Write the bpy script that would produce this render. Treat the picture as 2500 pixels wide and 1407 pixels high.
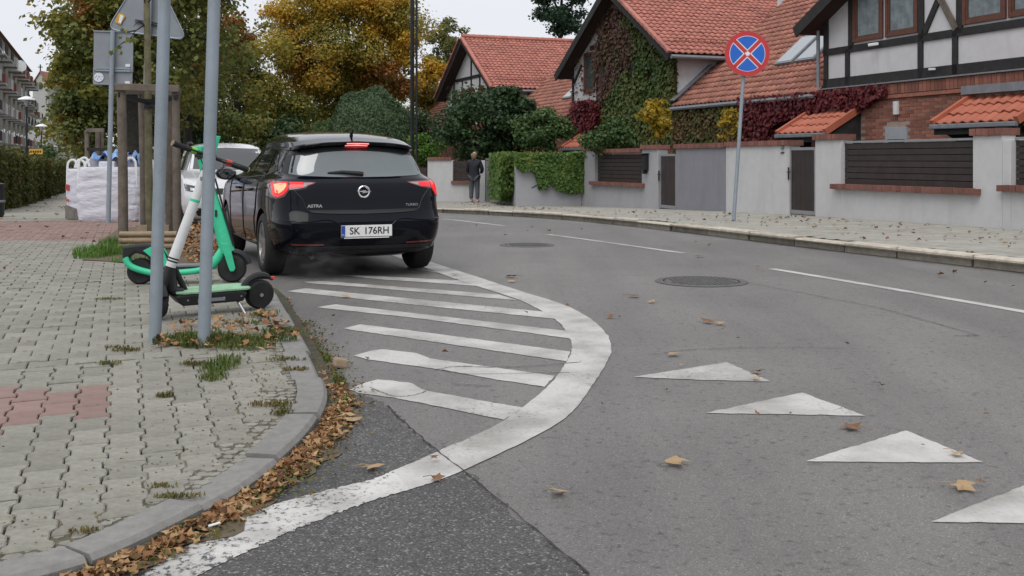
import bpy, bmesh, math, random
import numpy as np
from mathutils import Vector, Matrix
for o in list(bpy.data.objects): bpy.data.objects.remove(o, do_unlink=True)
S = bpy.context.scene
COL = S.collection
R = math.radians
rng = random.Random(7)
nr = np.random.default_rng(11)
# ---------------------------------------------------------------- camera
HC = 1.40                                   # camera height above the ground at its feet
cd = bpy.data.cameras.new('camera'); cam = bpy.data.objects.new('camera', cd); COL.objects.link(cam)
cd.sensor_fit = 'HORIZONTAL'; cd.sensor_width = 36; cd.lens = 36; cd.shift_y = -0.1254
cd.clip_start = .05; cd.clip_end = 3000
cam.location = (0, 0, HC); cam.rotation_euler = (R(90), 0, 0)
S.camera = cam
# ---------------------------------------------------------------- overcast sky
W = bpy.data.worlds.new('World'); S.world = W; W.use_nodes = True
nt = W.node_tree; nt.nodes.clear()
wo = nt.nodes.new('ShaderNodeOutputWorld'); bg = nt.nodes.new('ShaderNodeBackground')
sk = nt.nodes.new('ShaderNodeTexSky'); sk.sky_type = 'NISHITA'; sk.sun_disc = False
sk.sun_elevation = R(58); sk.sun_rotation = R(200); sk.air_density = 1.0; sk.dust_density = 4.0
hs = nt.nodes.new('ShaderNodeHueSaturation'); hs.inputs['Saturation'].default_value = .25
mx = nt.nodes.new('ShaderNodeMix'); mx.data_type = 'RGBA'; mx.inputs[0].default_value = .82
mx.inputs[7].default_value = (8.0, 8.25, 8.75, 1)          # even cloud cover
bg.inputs['Strength'].default_value = .10
nt.links.new(sk.outputs[0], hs.inputs['Color']); nt.links.new(hs.outputs[0], mx.inputs[6])
nt.links.new(mx.outputs[2], bg.inputs['Color']); nt.links.new(bg.outputs[0], wo.inputs[0])
sl = bpy.data.lights.new('sun', 'SUN'); sl.energy = 1.5; sl.angle = R(50); sl.color = (1, .975, .94)
sun = bpy.data.objects.new('sun', sl); COL.objects.link(sun)
sun.rotation_euler = (R(32), 0, R(-20)); sun.location = (0, -5, 30)
S.view_settings.view_transform = 'Standard'; S.view_settings.look = 'None'
S.view_settings.exposure = 0.20; S.view_settings.gamma = 1.0; S.view_settings.use_curve_mapping = False
S.render.engine = 'CYCLES'
# ---------------------------------------------------------------- ground shape and measuring helpers
_k = np.array([(-40,-.6),(-10,-.25),(0,0),(4,.115),(7,.20),(10,.205),(16,.18),(22,.11),(27,-.02),(31,-.15),(37,-.20),(50,-.25),(90,-.5),(200,-1.2),(900,-4)])
_ys = np.arange(-40, 900, .25); _z0 = np.interp(_ys, _k[:,0], _k[:,1])
_ker = np.exp(-np.linspace(-2,2,13)**2); _ker /= _ker.sum()
_zs = np.convolve(np.pad(_z0, 6, mode='edge'), _ker, mode='valid')
def G(y): return float(np.interp(y, _ys, _zs))
def KH(y): return float(np.interp(y, [4.5, 8], [.045, .10]))      # left kerb is dropped at the corner
def SWL(y): return G(y) + KH(y)
def SWR(y): return G(y) + .12
def ray(px, py): return (px-1250)/2500, -(py-390)/2500
def on(px, py, surf=G, h=0.0):
    dx, dz = ray(px, py); a, b = .5, 400.
    for _ in range(60):
        m = (a+b)/2
        if HC + dz*m - surf(m) - h > 0: a = m
        else: b = m
    return Vector((dx*a, a, surf(a)+h))
def at(px, py, Y):
    dx, dz = ray(px, py); return Vector((dx*Y, Y, HC+dz*Y))
def topx(p): return 1250+2500*p[0]/p[1], 390-2500*(p[2]-HC)/p[1]
def V(*a): return Vector(a)
# ---------------------------------------------------------------- mesh helpers
class MB:
    def __init__(s): s.v=[]; s.f=[]
    def add(s, vs, fs):
        o=len(s.v); s.v += [tuple(p) for p in vs]; s.f += [tuple(i+o for i in f) for f in fs]; return s
    def poly(s, pts): return s.add(pts, [tuple(range(len(pts)))])
    def box(s, c, d, M=None):
        c=Vector(c); x,y,z=[k/2 for k in d]
        vs=[Vector((sx*x,sy*y,sz*z)) for sx in(-1,1) for sy in(-1,1) for sz in(-1,1)]
        if M is not None: vs=[M@p for p in vs]
        return s.add([p+c for p in vs], [(0,1,3,2),(4,6,7,5),(0,4,5,1),(2,3,7,6),(0,2,6,4),(1,5,7,3)])
    def bar(s, a, b, w, h=None, up=(0,0,1)):
        a=Vector(a); b=Vector(b); h=h or w; d=(b-a); L=d.length; d.normalize()
        u=Vector(up); r=d.cross(u)
        if r.length<1e-4: r=d.cross(Vector((1,0,0)))
        r.normalize(); u=r.cross(d)
        M=Matrix((r,d,u)).transposed()
        return s.box((a+b)/2, (w,L,h), M)
    def tube(s, pts, r, n=10, cap=True, closed=False):
        pts=[Vector(p) for p in pts]; m=len(pts); rs=r if isinstance(r,(list,tuple)) else [r]*m
        vs=[]; prev=None
        for i,p in enumerate(pts):
            if closed: d=pts[(i+1)%m]-pts[i-1]
            else: d=pts[min(i+1,m-1)]-pts[max(i-1,0)]
            d.normalize()
            if prev is None:
                u=d.cross(Vector((0,0,1)))
                if u.length<1e-3: u=d.cross(Vector((0,1,0)))
            else: u=prev-d*prev.dot(d)
            u.normalize(); prev=u; w=d.cross(u)
            for k in range(n):
                a=2*math.pi*k/n; vs.append(p+(u*math.cos(a)+w*math.sin(a))*rs[i])
        fs=[]
        for i in range(m if closed else m-1):
            j=(i+1)%m
            for k in range(n): fs.append((i*n+k,i*n+(k+1)%n,j*n+(k+1)%n,j*n+k))
        if cap and not closed: fs+= [tuple(range(n-1,-1,-1)), tuple(range((m-1)*n,m*n))]
        return s.add(vs,fs)
    def lathe(s, prof, c, axis=(0,0,1), n=24):
        c=Vector(c); ax=Vector(axis).normalized(); u=ax.cross(Vector((0,0,1)))
        if u.length<1e-3: u=Vector((1,0,0))
        u.normalize(); w=ax.cross(u); vs=[]
        for r,h in prof:
            for k in range(n):
                a=2*math.pi*k/n; vs.append(c+ax*h+(u*math.cos(a)+w*math.sin(a))*r)
        fs=[(i*n+k,i*n+(k+1)%n,(i+1)*n+(k+1)%n,(i+1)*n+k) for i in range(len(prof)-1) for k in range(n)]
        if prof[0][0]>1e-4: fs.append(tuple(range(n-1,-1,-1)))
        if prof[-1][0]>1e-4: fs.append(tuple(range((len(prof)-1)*n,len(prof)*n)))
        return s.add(vs,fs)
    def prism(s, pts, d):
        pts=[Vector(p) for p in pts]; d=Vector(d); n=len(pts)
        return s.add(pts+[p+d for p in pts],[tuple(range(n-1,-1,-1)),tuple(range(n,2*n))]+[(i,(i+1)%n,n+(i+1)%n,n+i) for i in range(n)])
    def grid(s, fn, nu, nv):
        vs=[fn(i/nu,j/nv) for j in range(nv+1) for i in range(nu+1)]
        return s.add(vs,[(j*(nu+1)+i,j*(nu+1)+i+1,(j+1)*(nu+1)+i+1,(j+1)*(nu+1)+i) for j in range(nv) for i in range(nu)])
    def build(s, name, mat, parent=None, smooth=False, origin=None, bevel=0, recalc=True, solid=0):
        me=bpy.data.meshes.new(name)
        off=Vector(origin) if origin is not None else (PO(parent) if parent else Vector((0,0,0)))
        me.from_pydata([(p[0]-off.x,p[1]-off.y,p[2]-off.z) for p in s.v],[],s.f)
        if recalc or bevel:
            bm=bmesh.new(); bm.from_mesh(me)
            if bevel: bmesh.ops.remove_doubles(bm, verts=bm.verts, dist=1e-5)
            bmesh.ops.recalc_face_normals(bm, faces=bm.faces)
            if bevel:
                ed=[e for e in bm.edges if len(e.link_faces)==2 and e.calc_face_angle(0)>.5]
                bmesh.ops.bevel(bm, geom=ed, offset=bevel, segments=2, profile=.6, affect='EDGES', clamp_overlap=True)
            bm.to_mesh(me); bm.free()
        me.materials.append(mat if not isinstance(mat,str) else M[mat])
        if smooth: smooth_mesh(me)
        o=bpy.data.objects.new(name, me); COL.objects.link(o)
        if parent: o.parent=parent
        else: o.location=off
        if solid:
            md=o.modifiers.new('solid','SOLIDIFY'); md.thickness=solid; md.offset=0
        return o
def smooth_mesh(me, ang=40):
    me.polygons.foreach_set('use_smooth', [True]*len(me.polygons))
    try: me.set_sharp_from_angle(angle=R(ang))
    except Exception: pass
ORI={}
def PO(o):
    while o.parent: o=o.parent
    return ORI.get(o.name, Vector(o.location))
def tag(o, label=None, cat=None, group=None, kind=None):
    if label: o['label']=label
    if cat: o['category']=cat
    if group: o['group']=group
    if kind: o['kind']=kind
    return o
def thing(name, label, cat, loc=(0,0,0), group=None):
    o=bpy.data.objects.new(name, None); COL.objects.link(o); o.location=Vector(loc); o.empty_display_size=.1
    ORI[o.name]=Vector(loc); return tag(o,label,cat,group)
def inst(me, name, mat4, parent):
    o=bpy.data.objects.new(name, me); COL.objects.link(o); o.parent=parent; o.matrix_basis=mat4; return o
def fast(name, verts, faces, mat, parent=None, origin=None, smooth=False):
    """verts (n,3) float, faces (m,k) int"""
    off=Vector(origin) if origin is not None else (PO(parent) if parent else Vector((0,0,0)))
    verts=np.asarray(verts,dtype=np.float32)-np.array(off,dtype=np.float32); faces=np.asarray(faces,dtype=np.int32)
    me=bpy.data.meshes.new(name); n=len(verts); m,k=faces.shape
    me.vertices.add(n); me.vertices.foreach_set('co',verts.ravel())
    me.loops.add(m*k); me.loops.foreach_set('vertex_index',faces.ravel())
    me.polygons.add(m); me.polygons.foreach_set('loop_start',np.arange(0,m*k,k,dtype=np.int32))
    me.update(calc_edges=True); me.validate()
    me.materials.append(M[mat] if isinstance(mat,str) else mat)
    if smooth: me.polygons.foreach_set('use_smooth',[True]*len(me.polygons))
    o=bpy.data.objects.new(name,me); COL.objects.link(o)
    if parent: o.parent=parent
    else: o.location=off
    return o
def frame(o, x, y, z):
    m=Matrix((x,y,z)).transposed().to_4x4(); m.translation=Vector(o); return m
def catmull(pts, n=10):
    pts=[Vector(p) for p in pts]; out=[]
    for i in range(len(pts)-1):
        p0=pts[max(i-1,0)];p1=pts[i];p2=pts[i+1];p3=pts[min(i+2,len(pts)-1)]
        for k in range(n):
            t=k/n; out.append(.5*((2*p1)+(p2-p0)*t+(2*p0-5*p1+4*p2-p3)*t*t+(3*p1-p0-3*p2+p3)*t**3))
    return out+[pts[-1]]
# ---------------------------------------------------------------- materials (all procedural)
M={}
def _n(nt,t,**k):
    n=nt.nodes.new(t)
    for a,b in k.items(): setattr(n,a,b)
    return n
def ramp(nt, stops):
    r=_n(nt,'ShaderNodeValToRGB'); e=r.color_ramp.elements
    while len(e)<len(stops): e.new(.5)
    for i,(p,c) in enumerate(stops):
        e[i].position=p; e[i].color=(*c,1) if len(c)==3 else c
    return r
def pm(name, col, rough=.6, var=.18, scale=6, bump=.15, bscale=60, metal=0, rnd=0, coat=0, col2=None, spec=.5, dirt=None, dscale=1.5, damt=.35, ior=1.45, bdist=.004, stretch=1.0, bstretch=1.0, cior=1.4):
    m=bpy.data.materials.new(name); m.use_nodes=True; nt=m.node_tree; L=nt.links; b=nt.nodes['Principled BSDF']
    tc=_n(nt,'ShaderNodeTexCoord'); n1=_n(nt,'ShaderNodeTexNoise'); n1.inputs['Scale'].default_value=scale; n1.inputs['Detail'].default_value=6; n1.inputs['Roughness'].default_value=.65
    L.new(tc.outputs['Object'],n1.inputs['Vector'])
    c2=col2 or tuple(min(1,k*(1+var)) for k in col); c1=col if col2 else tuple(k*(1-var) for k in col)
    r=ramp(nt,[(.32,c1),(.68,c2)]); L.new(n1.outputs['Fac'],r.inputs['Fac']); out=r.outputs['Color']
    if dirt:
        n2=_n(nt,'ShaderNodeTexNoise'); n2.inputs['Scale'].default_value=dscale; n2.inputs['Detail'].default_value=8; n2.inputs['Roughness'].default_value=.7
        mpz=_n(nt,'ShaderNodeMapping'); mpz.inputs['Scale'].default_value=(1,1,stretch); L.new(tc.outputs['Object'],mpz.inputs['Vector']); L.new(mpz.outputs[0],n2.inputs['Vector']); r2=ramp(nt,[(.5,(0,0,0)),(.72,(damt,)*3)]); L.new(n2.outputs['Fac'],r2.inputs['Fac'])
        mm=_n(nt,'ShaderNodeMix',data_type='RGBA'); L.new(r2.outputs['Color'],mm.inputs[0]); L.new(out,mm.inputs[6]); mm.inputs[7].default_value=(*dirt,1); out=mm.outputs[2]
    if rnd:
        oi=_n(nt,'ShaderNodeObjectInfo'); ge=_n(nt,'ShaderNodeNewGeometry'); ad=_n(nt,'ShaderNodeMath',operation='ADD'); fr=_n(nt,'ShaderNodeMath',operation='FRACT')
        L.new(oi.outputs['Random'],ad.inputs[0]); L.new(ge.outputs['Random Per Island'],ad.inputs[1]); L.new(ad.outputs[0],fr.inputs[0])
        mr=_n(nt,'ShaderNodeMapRange'); mr.inputs['To Min'].default_value=1-rnd; mr.inputs['To Max'].default_value=1+rnd; L.new(fr.outputs[0],mr.inputs['Value'])
        h=_n(nt,'ShaderNodeHueSaturation'); L.new(mr.outputs[0],h.inputs['Value']); L.new(out,h.inputs['Color']); out=h.outputs['Color']
    L.new(out,b.inputs['Base Color']); b.inputs['Roughness'].default_value=rough; b.inputs['Metallic'].default_value=metal
    b.inputs['Coat Weight'].default_value=coat; b.inputs['Coat Roughness'].default_value=.04; b.inputs['Coat IOR'].default_value=cior; b.inputs['Specular IOR Level'].default_value=spec; b.inputs['IOR'].default_value=ior
    if bump:
        nb=_n(nt,'ShaderNodeTexNoise'); nb.inputs['Scale'].default_value=bscale; nb.inputs['Detail'].default_value=5; mpb=_n(nt,'ShaderNodeMapping'); mpb.inputs['Scale'].default_value=(1,1,bstretch); L.new(tc.outputs['Object'],mpb.inputs['Vector']); L.new(mpb.outputs[0],nb.inputs['Vector'])
        bp=_n(nt,'ShaderNodeBump'); bp.inputs['Strength'].default_value=min(1,bump*2); bp.inputs['Distance'].default_value=bdist; L.new(nb.outputs['Fac'],bp.inputs['Height']); L.new(bp.outputs[0],b.inputs['Normal'])
    M[name]=m; return m
def leafm(name, cols, trans=.35, nscale=.5, rough=.55, ind=.42):
    """foliage: each leaf its own tint, large noise shifts whole boughs between tints"""
    m=bpy.data.materials.new(name); m.use_nodes=True; nt=m.node_tree; L=nt.links; nt.nodes.clear()
    out=_n(nt,'ShaderNodeOutputMaterial'); ge=_n(nt,'ShaderNodeNewGeometry'); tc=_n(nt,'ShaderNodeTexCoord')
    n1=_n(nt,'ShaderNodeTexNoise'); n1.inputs['Scale'].default_value=nscale; n1.inputs['Detail'].default_value=3; L.new(tc.outputs['Object'],n1.inputs['Vector'])
    mr=_n(nt,'ShaderNodeMapRange'); mr.inputs['From Min'].default_value=.3; mr.inputs['From Max'].default_value=.7; L.new(n1.outputs['Fac'],mr.inputs['Value'])
    mi=_n(nt,'ShaderNodeMix'); mi.inputs[0].default_value=ind; L.new(mr.outputs[0],mi.inputs[2]); L.new(ge.outputs['Random Per Island'],mi.inputs[3])
    k=len(cols); r=ramp(nt,[((i+.0)/(k-1) if k>1 else 0,c) for i,c in enumerate(cols)]); L.new(mi.outputs[0],r.inputs['Fac'])
    d=_n(nt,'ShaderNodeBsdfPrincipled'); d.inputs['Roughness'].default_value=rough; d.inputs['Specular IOR Level'].default_value=.35
    t=_n(nt,'ShaderNodeBsdfTranslucent'); s=_n(nt,'ShaderNodeMixShader'); s.inputs[0].default_value=trans
    L.new(r.outputs['Color'],d.inputs['Base Color']); L.new(r.outputs['Color'],t.inputs['Color']); L.new(d.outputs[0],s.inputs[1]); L.new(t.outputs[0],s.inputs[2]); L.new(s.outputs[0],out.inputs[0])
    M[name]=m; return m
def asphalt(name, base, speck, contrast, patch, sscale=130):
    m=bpy.data.materials.new(name); m.use_nodes=True; nt=m.node_tree; L=nt.links; b=nt.nodes['Principled BSDF']; tc=_n(nt,'ShaderNodeTexCoord')
    v=_n(nt,'ShaderNodeTexVoronoi'); v.inputs['Scale'].default_value=sscale; L.new(tc.outputs['Object'],v.inputs['Vector'])
    sp=_n(nt,'ShaderNodeSeparateColor'); L.new(v.outputs['Color'],sp.inputs[0])
    r=ramp(nt,[(0,tuple(k*(1-contrast) for k in base)),(.55,base),(.90,tuple(k*(1+contrast) for k in base)),(.985,speck)]); L.new(sp.outputs[0],r.inputs['Fac'])
    n=_n(nt,'ShaderNodeTexNoise'); n.inputs['Scale'].default_value=.55; n.inputs['Detail'].default_value=8; n.inputs['Roughness'].default_value=.62; L.new(tc.outputs['Object'],n.inputs['Vector'])
    r2=ramp(nt,[(.3,(1-patch,)*3),(.7,(1+patch,)*3)]); L.new(n.outputs['Fac'],r2.inputs['Fac'])
    mm=_n(nt,'ShaderNodeMix',data_type='RGBA',blend_type='MULTIPLY'); mm.inputs[0].default_value=1; L.new(r.outputs['Color'],mm.inputs[6]); L.new(r2.outputs['Color'],mm.inputs[7])
    mp=_n(nt,'ShaderNodeMapping'); mp.inputs['Rotation'].default_value=(0,0,-R(22)); mp.inputs['Scale'].default_value=(1.1,.10,1); L.new(tc.outputs['Object'],mp.inputs['Vector'])
    nw=_n(nt,'ShaderNodeTexNoise'); nw.inputs['Scale'].default_value=1.0; nw.inputs['Detail'].default_value=6; nw.inputs['Roughness'].default_value=.6; L.new(mp.outputs[0],nw.inputs['Vector'])
    rw_=ramp(nt,[(.36,(.84,.83,.83)),(.62,(1.08,1.07,1.05))]); L.new(nw.outputs['Fac'],rw_.inputs['Fac'])
    mw=_n(nt,'ShaderNodeMix',data_type='RGBA',blend_type='MULTIPLY'); mw.inputs[0].default_value=1; L.new(mm.outputs[2],mw.inputs[6]); L.new(rw_.outputs['Color'],mw.inputs[7]); mm=mw
    # worn pits
    n3=_n(nt,'ShaderNodeTexNoise'); n3.inputs['Scale'].default_value=28; n3.inputs['Detail'].default_value=4; L.new(tc.outputs['Object'],n3.inputs['Vector'])
    r3=ramp(nt,[(.3,(.55,.55,.55)),(.42,(1,1,1))]); L.new(n3.outputs['Fac'],r3.inputs['Fac'])
    m3=_n(nt,'ShaderNodeMix',data_type='RGBA',blend_type='MULTIPLY'); m3.inputs[0].default_value=1; L.new(mm.outputs[2],m3.inputs[6]); L.new(r3.outputs['Color'],m3.inputs[7])
    L.new(m3.outputs[2],b.inputs['Base Color']); b.inputs['Roughness'].default_value=.56
    bp=_n(nt,'ShaderNodeBump'); bp.inputs['Strength'].default_value=.55; bp.inputs['Distance'].default_value=.004; L.new(v.outputs['Distance'],bp.inputs['Height']); L.new(bp.outputs[0],b.inputs['Normal'])
    M[name]=m; return m
def paintm(name, col, under, chip, scale=45):
    m=bpy.data.materials.new(name); m.use_nodes=True; nt=m.node_tree; L=nt.links; b=nt.nodes['Principled BSDF']; tc=_n(nt,'ShaderNodeTexCoord')
    n=_n(nt,'ShaderNodeTexNoise'); n.inputs['Scale'].default_value=scale; n.inputs['Detail'].default_value=7; n.inputs['Roughness'].default_value=.75; L.new(tc.outputs['Object'],n.inputs['Vector'])
    n2=_n(nt,'ShaderNodeTexNoise'); n2.inputs['Scale'].default_value=1.7; n2.inputs['Detail'].default_value=5; L.new(tc.outputs['Object'],n2.inputs['Vector'])
    ad=_n(nt,'ShaderNodeMath',operation='MULTIPLY_ADD'); L.new(n2.outputs['Fac'],ad.inputs[0]); ad.inputs[1].default_value=.35; L.new(n.outputs['Fac'],ad.inputs[2])
    r=ramp(nt,[(chip-.03,(*under,)),(chip+.015,tuple(k*.86 for k in col)),(chip+.2,col)]); L.new(ad.outputs[0],r.inputs['Fac'])
    n4=_n(nt,'ShaderNodeTexNoise'); n4.inputs['Scale'].default_value=3.; n4.inputs['Detail'].default_value=9; L.new(tc.outputs['Object'],n4.inputs['Vector'])
    r4=ramp(nt,[(.34,(.60,.59,.57)),(.60,(1,1,1))]); L.new(n4.outputs['Fac'],r4.inputs['Fac'])
    mm=_n(nt,'ShaderNodeMix',data_type='RGBA',blend_type='MULTIPLY'); mm.inputs[0].default_value=1; L.new(r.outputs['Color'],mm.inputs[6]); L.new(r4.outputs['Color'],mm.inputs[7])
    L.new(mm.outputs[2],b.inputs['Base Color']); b.inputs['Roughness'].default_value=.6
    bp=_n(nt,'ShaderNodeBump'); bp.inputs['Strength'].default_value=.3; bp.inputs['Distance'].default_value=.002; L.new(n.outputs['Fac'],bp.inputs['Height']); L.new(bp.outputs[0],b.inputs['Normal'])
    M[name]=m; return m
def emitm(name, col, st, base=(.3,.0,.0)):
    m=bpy.data.materials.new(name); m.use_nodes=True; b=m.node_tree.nodes['Principled BSDF']
    b.inputs['Base Color'].default_value=(*base,1); b.inputs['Emission Color'].default_value=(*col,1); b.inputs['Emission Strength'].default_value=st; b.inputs['Roughness'].default_value=.15
    M[name]=m; return m
asphalt('asphalt',(.150,.143,.138),(.27,.26,.245),.20,.17,240)
asphalt('asphalt_old',(.068,.066,.065),(.25,.24,.23),.5,.25,150)
paintm('road_paint',(.50,.485,.465),(.14,.14,.14),.545)
paintm('road_paint_chipped',(.58,.57,.55),(.08,.08,.08),.64,34)
pm('crack',(.03,.03,.03),.9,bump=0)
pm('earth',(.09,.07,.045),.95,var=.4,scale=9,bump=.4,bscale=30,col2=(.14,.11,.075))
pm('joint',(.05,.044,.03),.95,var=.35,scale=14,bump=.4,bscale=70,dirt=(.06,.085,.025),dscale=2.5,damt=.8)
pm('sand',(.13,.115,.085),.95,var=.3,scale=20,bump=.4,bscale=120,dirt=(.06,.07,.03),dscale=4,damt=.7)
pm('lawn',(.05,.075,.02),.95,var=.4,scale=3,bump=.5,bscale=30)
pm('paver_grey',(.232,.223,.190),.85,var=.18,scale=26,bump=.4,bscale=170,rnd=.13,dirt=(.15,.145,.11),dscale=2.2,damt=.55,bdist=.0025)
pm('paver_red',(.235,.155,.135),.85,var=.15,scale=11,bump=.28,bscale=170,rnd=.13,dirt=(.17,.13,.11),dscale=2.2,damt=.5,bdist=.0025)
pm('paver_far',(.30,.29,.255),.88,var=.14,scale=5,bump=.25,bscale=90,rnd=.10,dirt=(.2,.18,.14),dscale=.9,damt=.6)
pm('kerb_concrete',(.205,.20,.19),.85,var=.15,scale=20,bump=.35,bscale=150,rnd=.07,dirt=(.14,.135,.12),dscale=3,damt=.5,bdist=.003)
pm('kerb_stone',(.47,.42,.35),.85,var=.22,scale=9,bump=.5,bscale=50,rnd=.14,dirt=(.25,.21,.165),dscale=3,damt=.6,bdist=.01)
pm('galv',(.27,.31,.35),.5,var=.10,scale=5,bump=.06,bscale=120,metal=.25,dirt=(.17,.18,.19),dscale=4,damt=.5)
pm('sign_back',(.24,.26,.285),.5,var=.08,scale=5,bump=.05,metal=.2,dirt=(.18,.19,.2),dscale=3,damt=.5)
pm('cast_iron',(.11,.107,.105),.6,var=.3,scale=30,bump=.3,bscale=60,metal=.4)
pm('black_plastic',(.012,.012,.014),.45,var=.2,scale=20,bump=.08,bscale=200)
pm('rubber',(.014,.014,.015),.8,var=.3,scale=15,bump=.2,bscale=120,dirt=(.06,.055,.05),dscale=6,damt=.4)
pm('black_metal',(.012,.014,.015),.45,var=.2,scale=6,bump=.05)
pm('white_plastic',(.62,.63,.63),.4,var=.06,scale=7,bump=.04,dirt=(.4,.4,.38),dscale=5,damt=.4)
pm('mint',(.045,.52,.29),.42,var=.08,scale=7,bump=.04,dirt=(.05,.25,.15),dscale=6,damt=.35)
pm('mint_pale',(.27,.50,.31),.6,var=.10,scale=30,bump=.25,bscale=220,dirt=(.14,.2,.13),dscale=8,damt=.6)
pm('red_plastic',(.55,.05,.04),.45,var=.1,bump=0)
pm('lime_plastic',(.18,.5,.06),.45,var=.1,bump=0)
pm('steel',(.45,.45,.46),.32,var=.1,bump=.05,metal=.9)
pm('stake_wood',(.13,.105,.085),.85,var=.3,scale=6,bump=.5,bscale=40,dirt=(.2,.17,.14),dscale=7,damt=.6)
pm('log_wood',(.30,.225,.15),.85,var=.25,scale=7,bump=.4,bscale=40,dirt=(.16,.12,.09),dscale=6,damt=.6)
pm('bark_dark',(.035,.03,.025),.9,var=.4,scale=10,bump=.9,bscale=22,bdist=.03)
pm('bark_green',(.15,.135,.075),.85,var=.3,scale=9,bump=.4,bscale=40,dirt=(.07,.065,.045),dscale=7,damt=.7)
pm('bag_white',(.58,.58,.64),.42,var=.06,scale=12,bump=.5,bscale=3.2,bstretch=2.6,bdist=.04,dirt=(.42,.41,.44),dscale=2.2,damt=.5)
pm('bag_print',(.45,.06,.07),.6,var=.3,scale=9,bump=.1)
pm('bag_dirty',(.16,.145,.13),.7,var=.3,scale=9,bump=.2)
pm('film_blue',(.05,.16,.45),.3,scale=11,bump=.5,bscale=16,bdist=.03,col2=(.30,.48,.72))
pm('rubble_grey',(.28,.28,.32),.8,var=.25,scale=5,bump=.3)
pm('car_black',(.003,.0035,.007),.2,var=.1,scale=3,bump=0,coat=1,spec=.05,cior=1.27)
pm('car_white',(.62,.63,.64),.25,var=.03,scale=3,bump=0,coat=1)
pm('car_dark',(.02,.025,.035),.25,var=.05,scale=3,bump=0,coat=1)
pm('car_trim',(.010,.010,.011),.5,var=.1,bump=.05,bscale=200)
pm('car_glass',(.012,.015,.016),.04,var=.05,bump=0,ior=1.75,spec=.6)
pm('rear_glass',(.085,.105,.11),.05,var=.05,bump=0,ior=1.9,spec=.7)
pm('chrome',(.72,.72,.73),.12,var=.05,bump=0,metal=1)
pm('alloy',(.42,.42,.43),.3,var=.1,bump=.05,metal=.8,dirt=(.2,.19,.18),dscale=9,damt=.5)
pm('plate_white',(.72,.72,.70),.4,var=.04,bump=0,dirt=(.5,.5,.48),dscale=8,damt=.4)
pm('plate_blue',(.02,.06,.32),.4,var=.05,bump=0)
pm('ink_black',(.012,.012,.014),.5,var=.1,bump=0)
pm('lens_dark',(.12,.012,.016),.1,var=.1,bump=0,coat=1)
pm('lens_clear',(.30,.24,.24),.1,var=.1,bump=0,coat=1)
emitm('brake_red',(1,.02,.03),.75,(.4,.01,.01)); emitm('brake_hot',(1,.30,.17),1.6,(.5,.1,.05)); emitm('brake_strip',(1,.22,.2),1.9,(.5,.1,.1))
pm('sign_red',(.50,.035,.04),.4,var=.08,bump=0); pm('sign_blue',(.015,.12,.52),.4,var=.08,bump=0); pm('sign_white',(.70,.70,.72),.45,var=.05,bump=0)
pm('render_white',(.50,.497,.50),.85,var=.05,scale=5,bump=.25,bscale=160,dirt=(.38,.37,.355),dscale=2.2,damt=.45,stretch=.14)
pm('render_grey',(.215,.215,.24),.85,var=.06,scale=3,bump=.25,bscale=160,dirt=(.17,.17,.19),dscale=3.2,damt=.6,stretch=.14)
pm('render_pale',(.345,.345,.362),.85,var=.05,scale=3,bump=.25,bscale=160,dirt=(.28,.275,.27),dscale=2.0,damt=.4,stretch=.14)
pm('plaster',(.56,.55,.56),.85,var=.06,scale=3,bump=.15,bscale=60,dirt=(.42,.41,.4),dscale=3.2,damt=.5,stretch=.14)
pm('timber',(.022,.02,.021),.75,var=.35,scale=6,bump=.3,bscale=30)
pm('window_wood',(.11,.042,.026),.55,var=.25,scale=8,bump=.15,bscale=60)
pm('window_glass',(.05,.065,.07),.05,var=.25,scale=2,bump=0,ior=1.7)
pm('curtain',(.17,.20,.215),.6,var=.35,scale=5,bump=.2)
pm('sky_glass',(.28,.31,.33),.05,var=.05,bump=0,ior=1.9)
pm('brick',(.24,.095,.065),.85,var=.25,scale=14,bump=.35,bscale=70,rnd=.28,dirt=(.14,.07,.055),dscale=5,damt=.6)
pm('cap_brick',(.20,.085,.065),.8,var=.25,scale=10,bump=.3,bscale=70,rnd=.20,dirt=(.10,.05,.045),dscale=4,damt=.6)
pm('mortar',(.30,.235,.20),.9,var=.15,scale=9,bump=.3)
pm('tile_red',(.39,.145,.11),.6,var=.14,scale=3,bump=.15,bscale=60,rnd=.16,dirt=(.22,.09,.07),dscale=.8,damt=.6)
pm('tile_old',(.30,.125,.09),.75,var=.2,scale=3,bump=.2,bscale=60,rnd=.22,dirt=(.15,.07,.055),dscale=.8,damt=.7)
pm('tile_new',(.40,.12,.07),.55,var=.10,scale=3,bump=.1,bscale=60,rnd=.08)
pm('underlay',(.05,.03,.025),.9,bump=0)
pm('zinc',(.21,.225,.245),.5,var=.15,scale=6,bump=.1,metal=.3)
pm('fence_board',(.034,.026,.024),.6,var=.22,scale=5,bump=.25,bscale=50,rnd=.12)
pm('alu',(.30,.305,.32),.45,var=.08,scale=5,bump=.05,metal=.4)
pm('shutter_box',(.30,.31,.34),.6,var=.06,scale=5,bump=.05)
pm('dark_void',(.008,.008,.009),.9,bump=0)
pm('facade_old',(.22,.20,.18),.9,var=.35,scale=1.2,bump=.3,bscale=8,dirt=(.12,.11,.1),dscale=.6,damt=.8)
pm('facade_pale',(.42,.41,.41),.9,var=.1,scale=1,bump=.1); pm('balcony_red',(.19,.075,.055),.8,var=.3,bump=.1); pm('balcony_dark',(.045,.043,.045),.8,var=.3,bump=.1); pm('slab',(.36,.35,.34),.85,var=.2,bump=.1)
pm('far_window',(.035,.04,.045),.15,var=.3,bump=0)
pm('sign_yellow',(.55,.30,.03),.5,var=.1,bump=0)
pm('lamp_white',(.72,.73,.73),.5,var=.05,bump=0)
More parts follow.
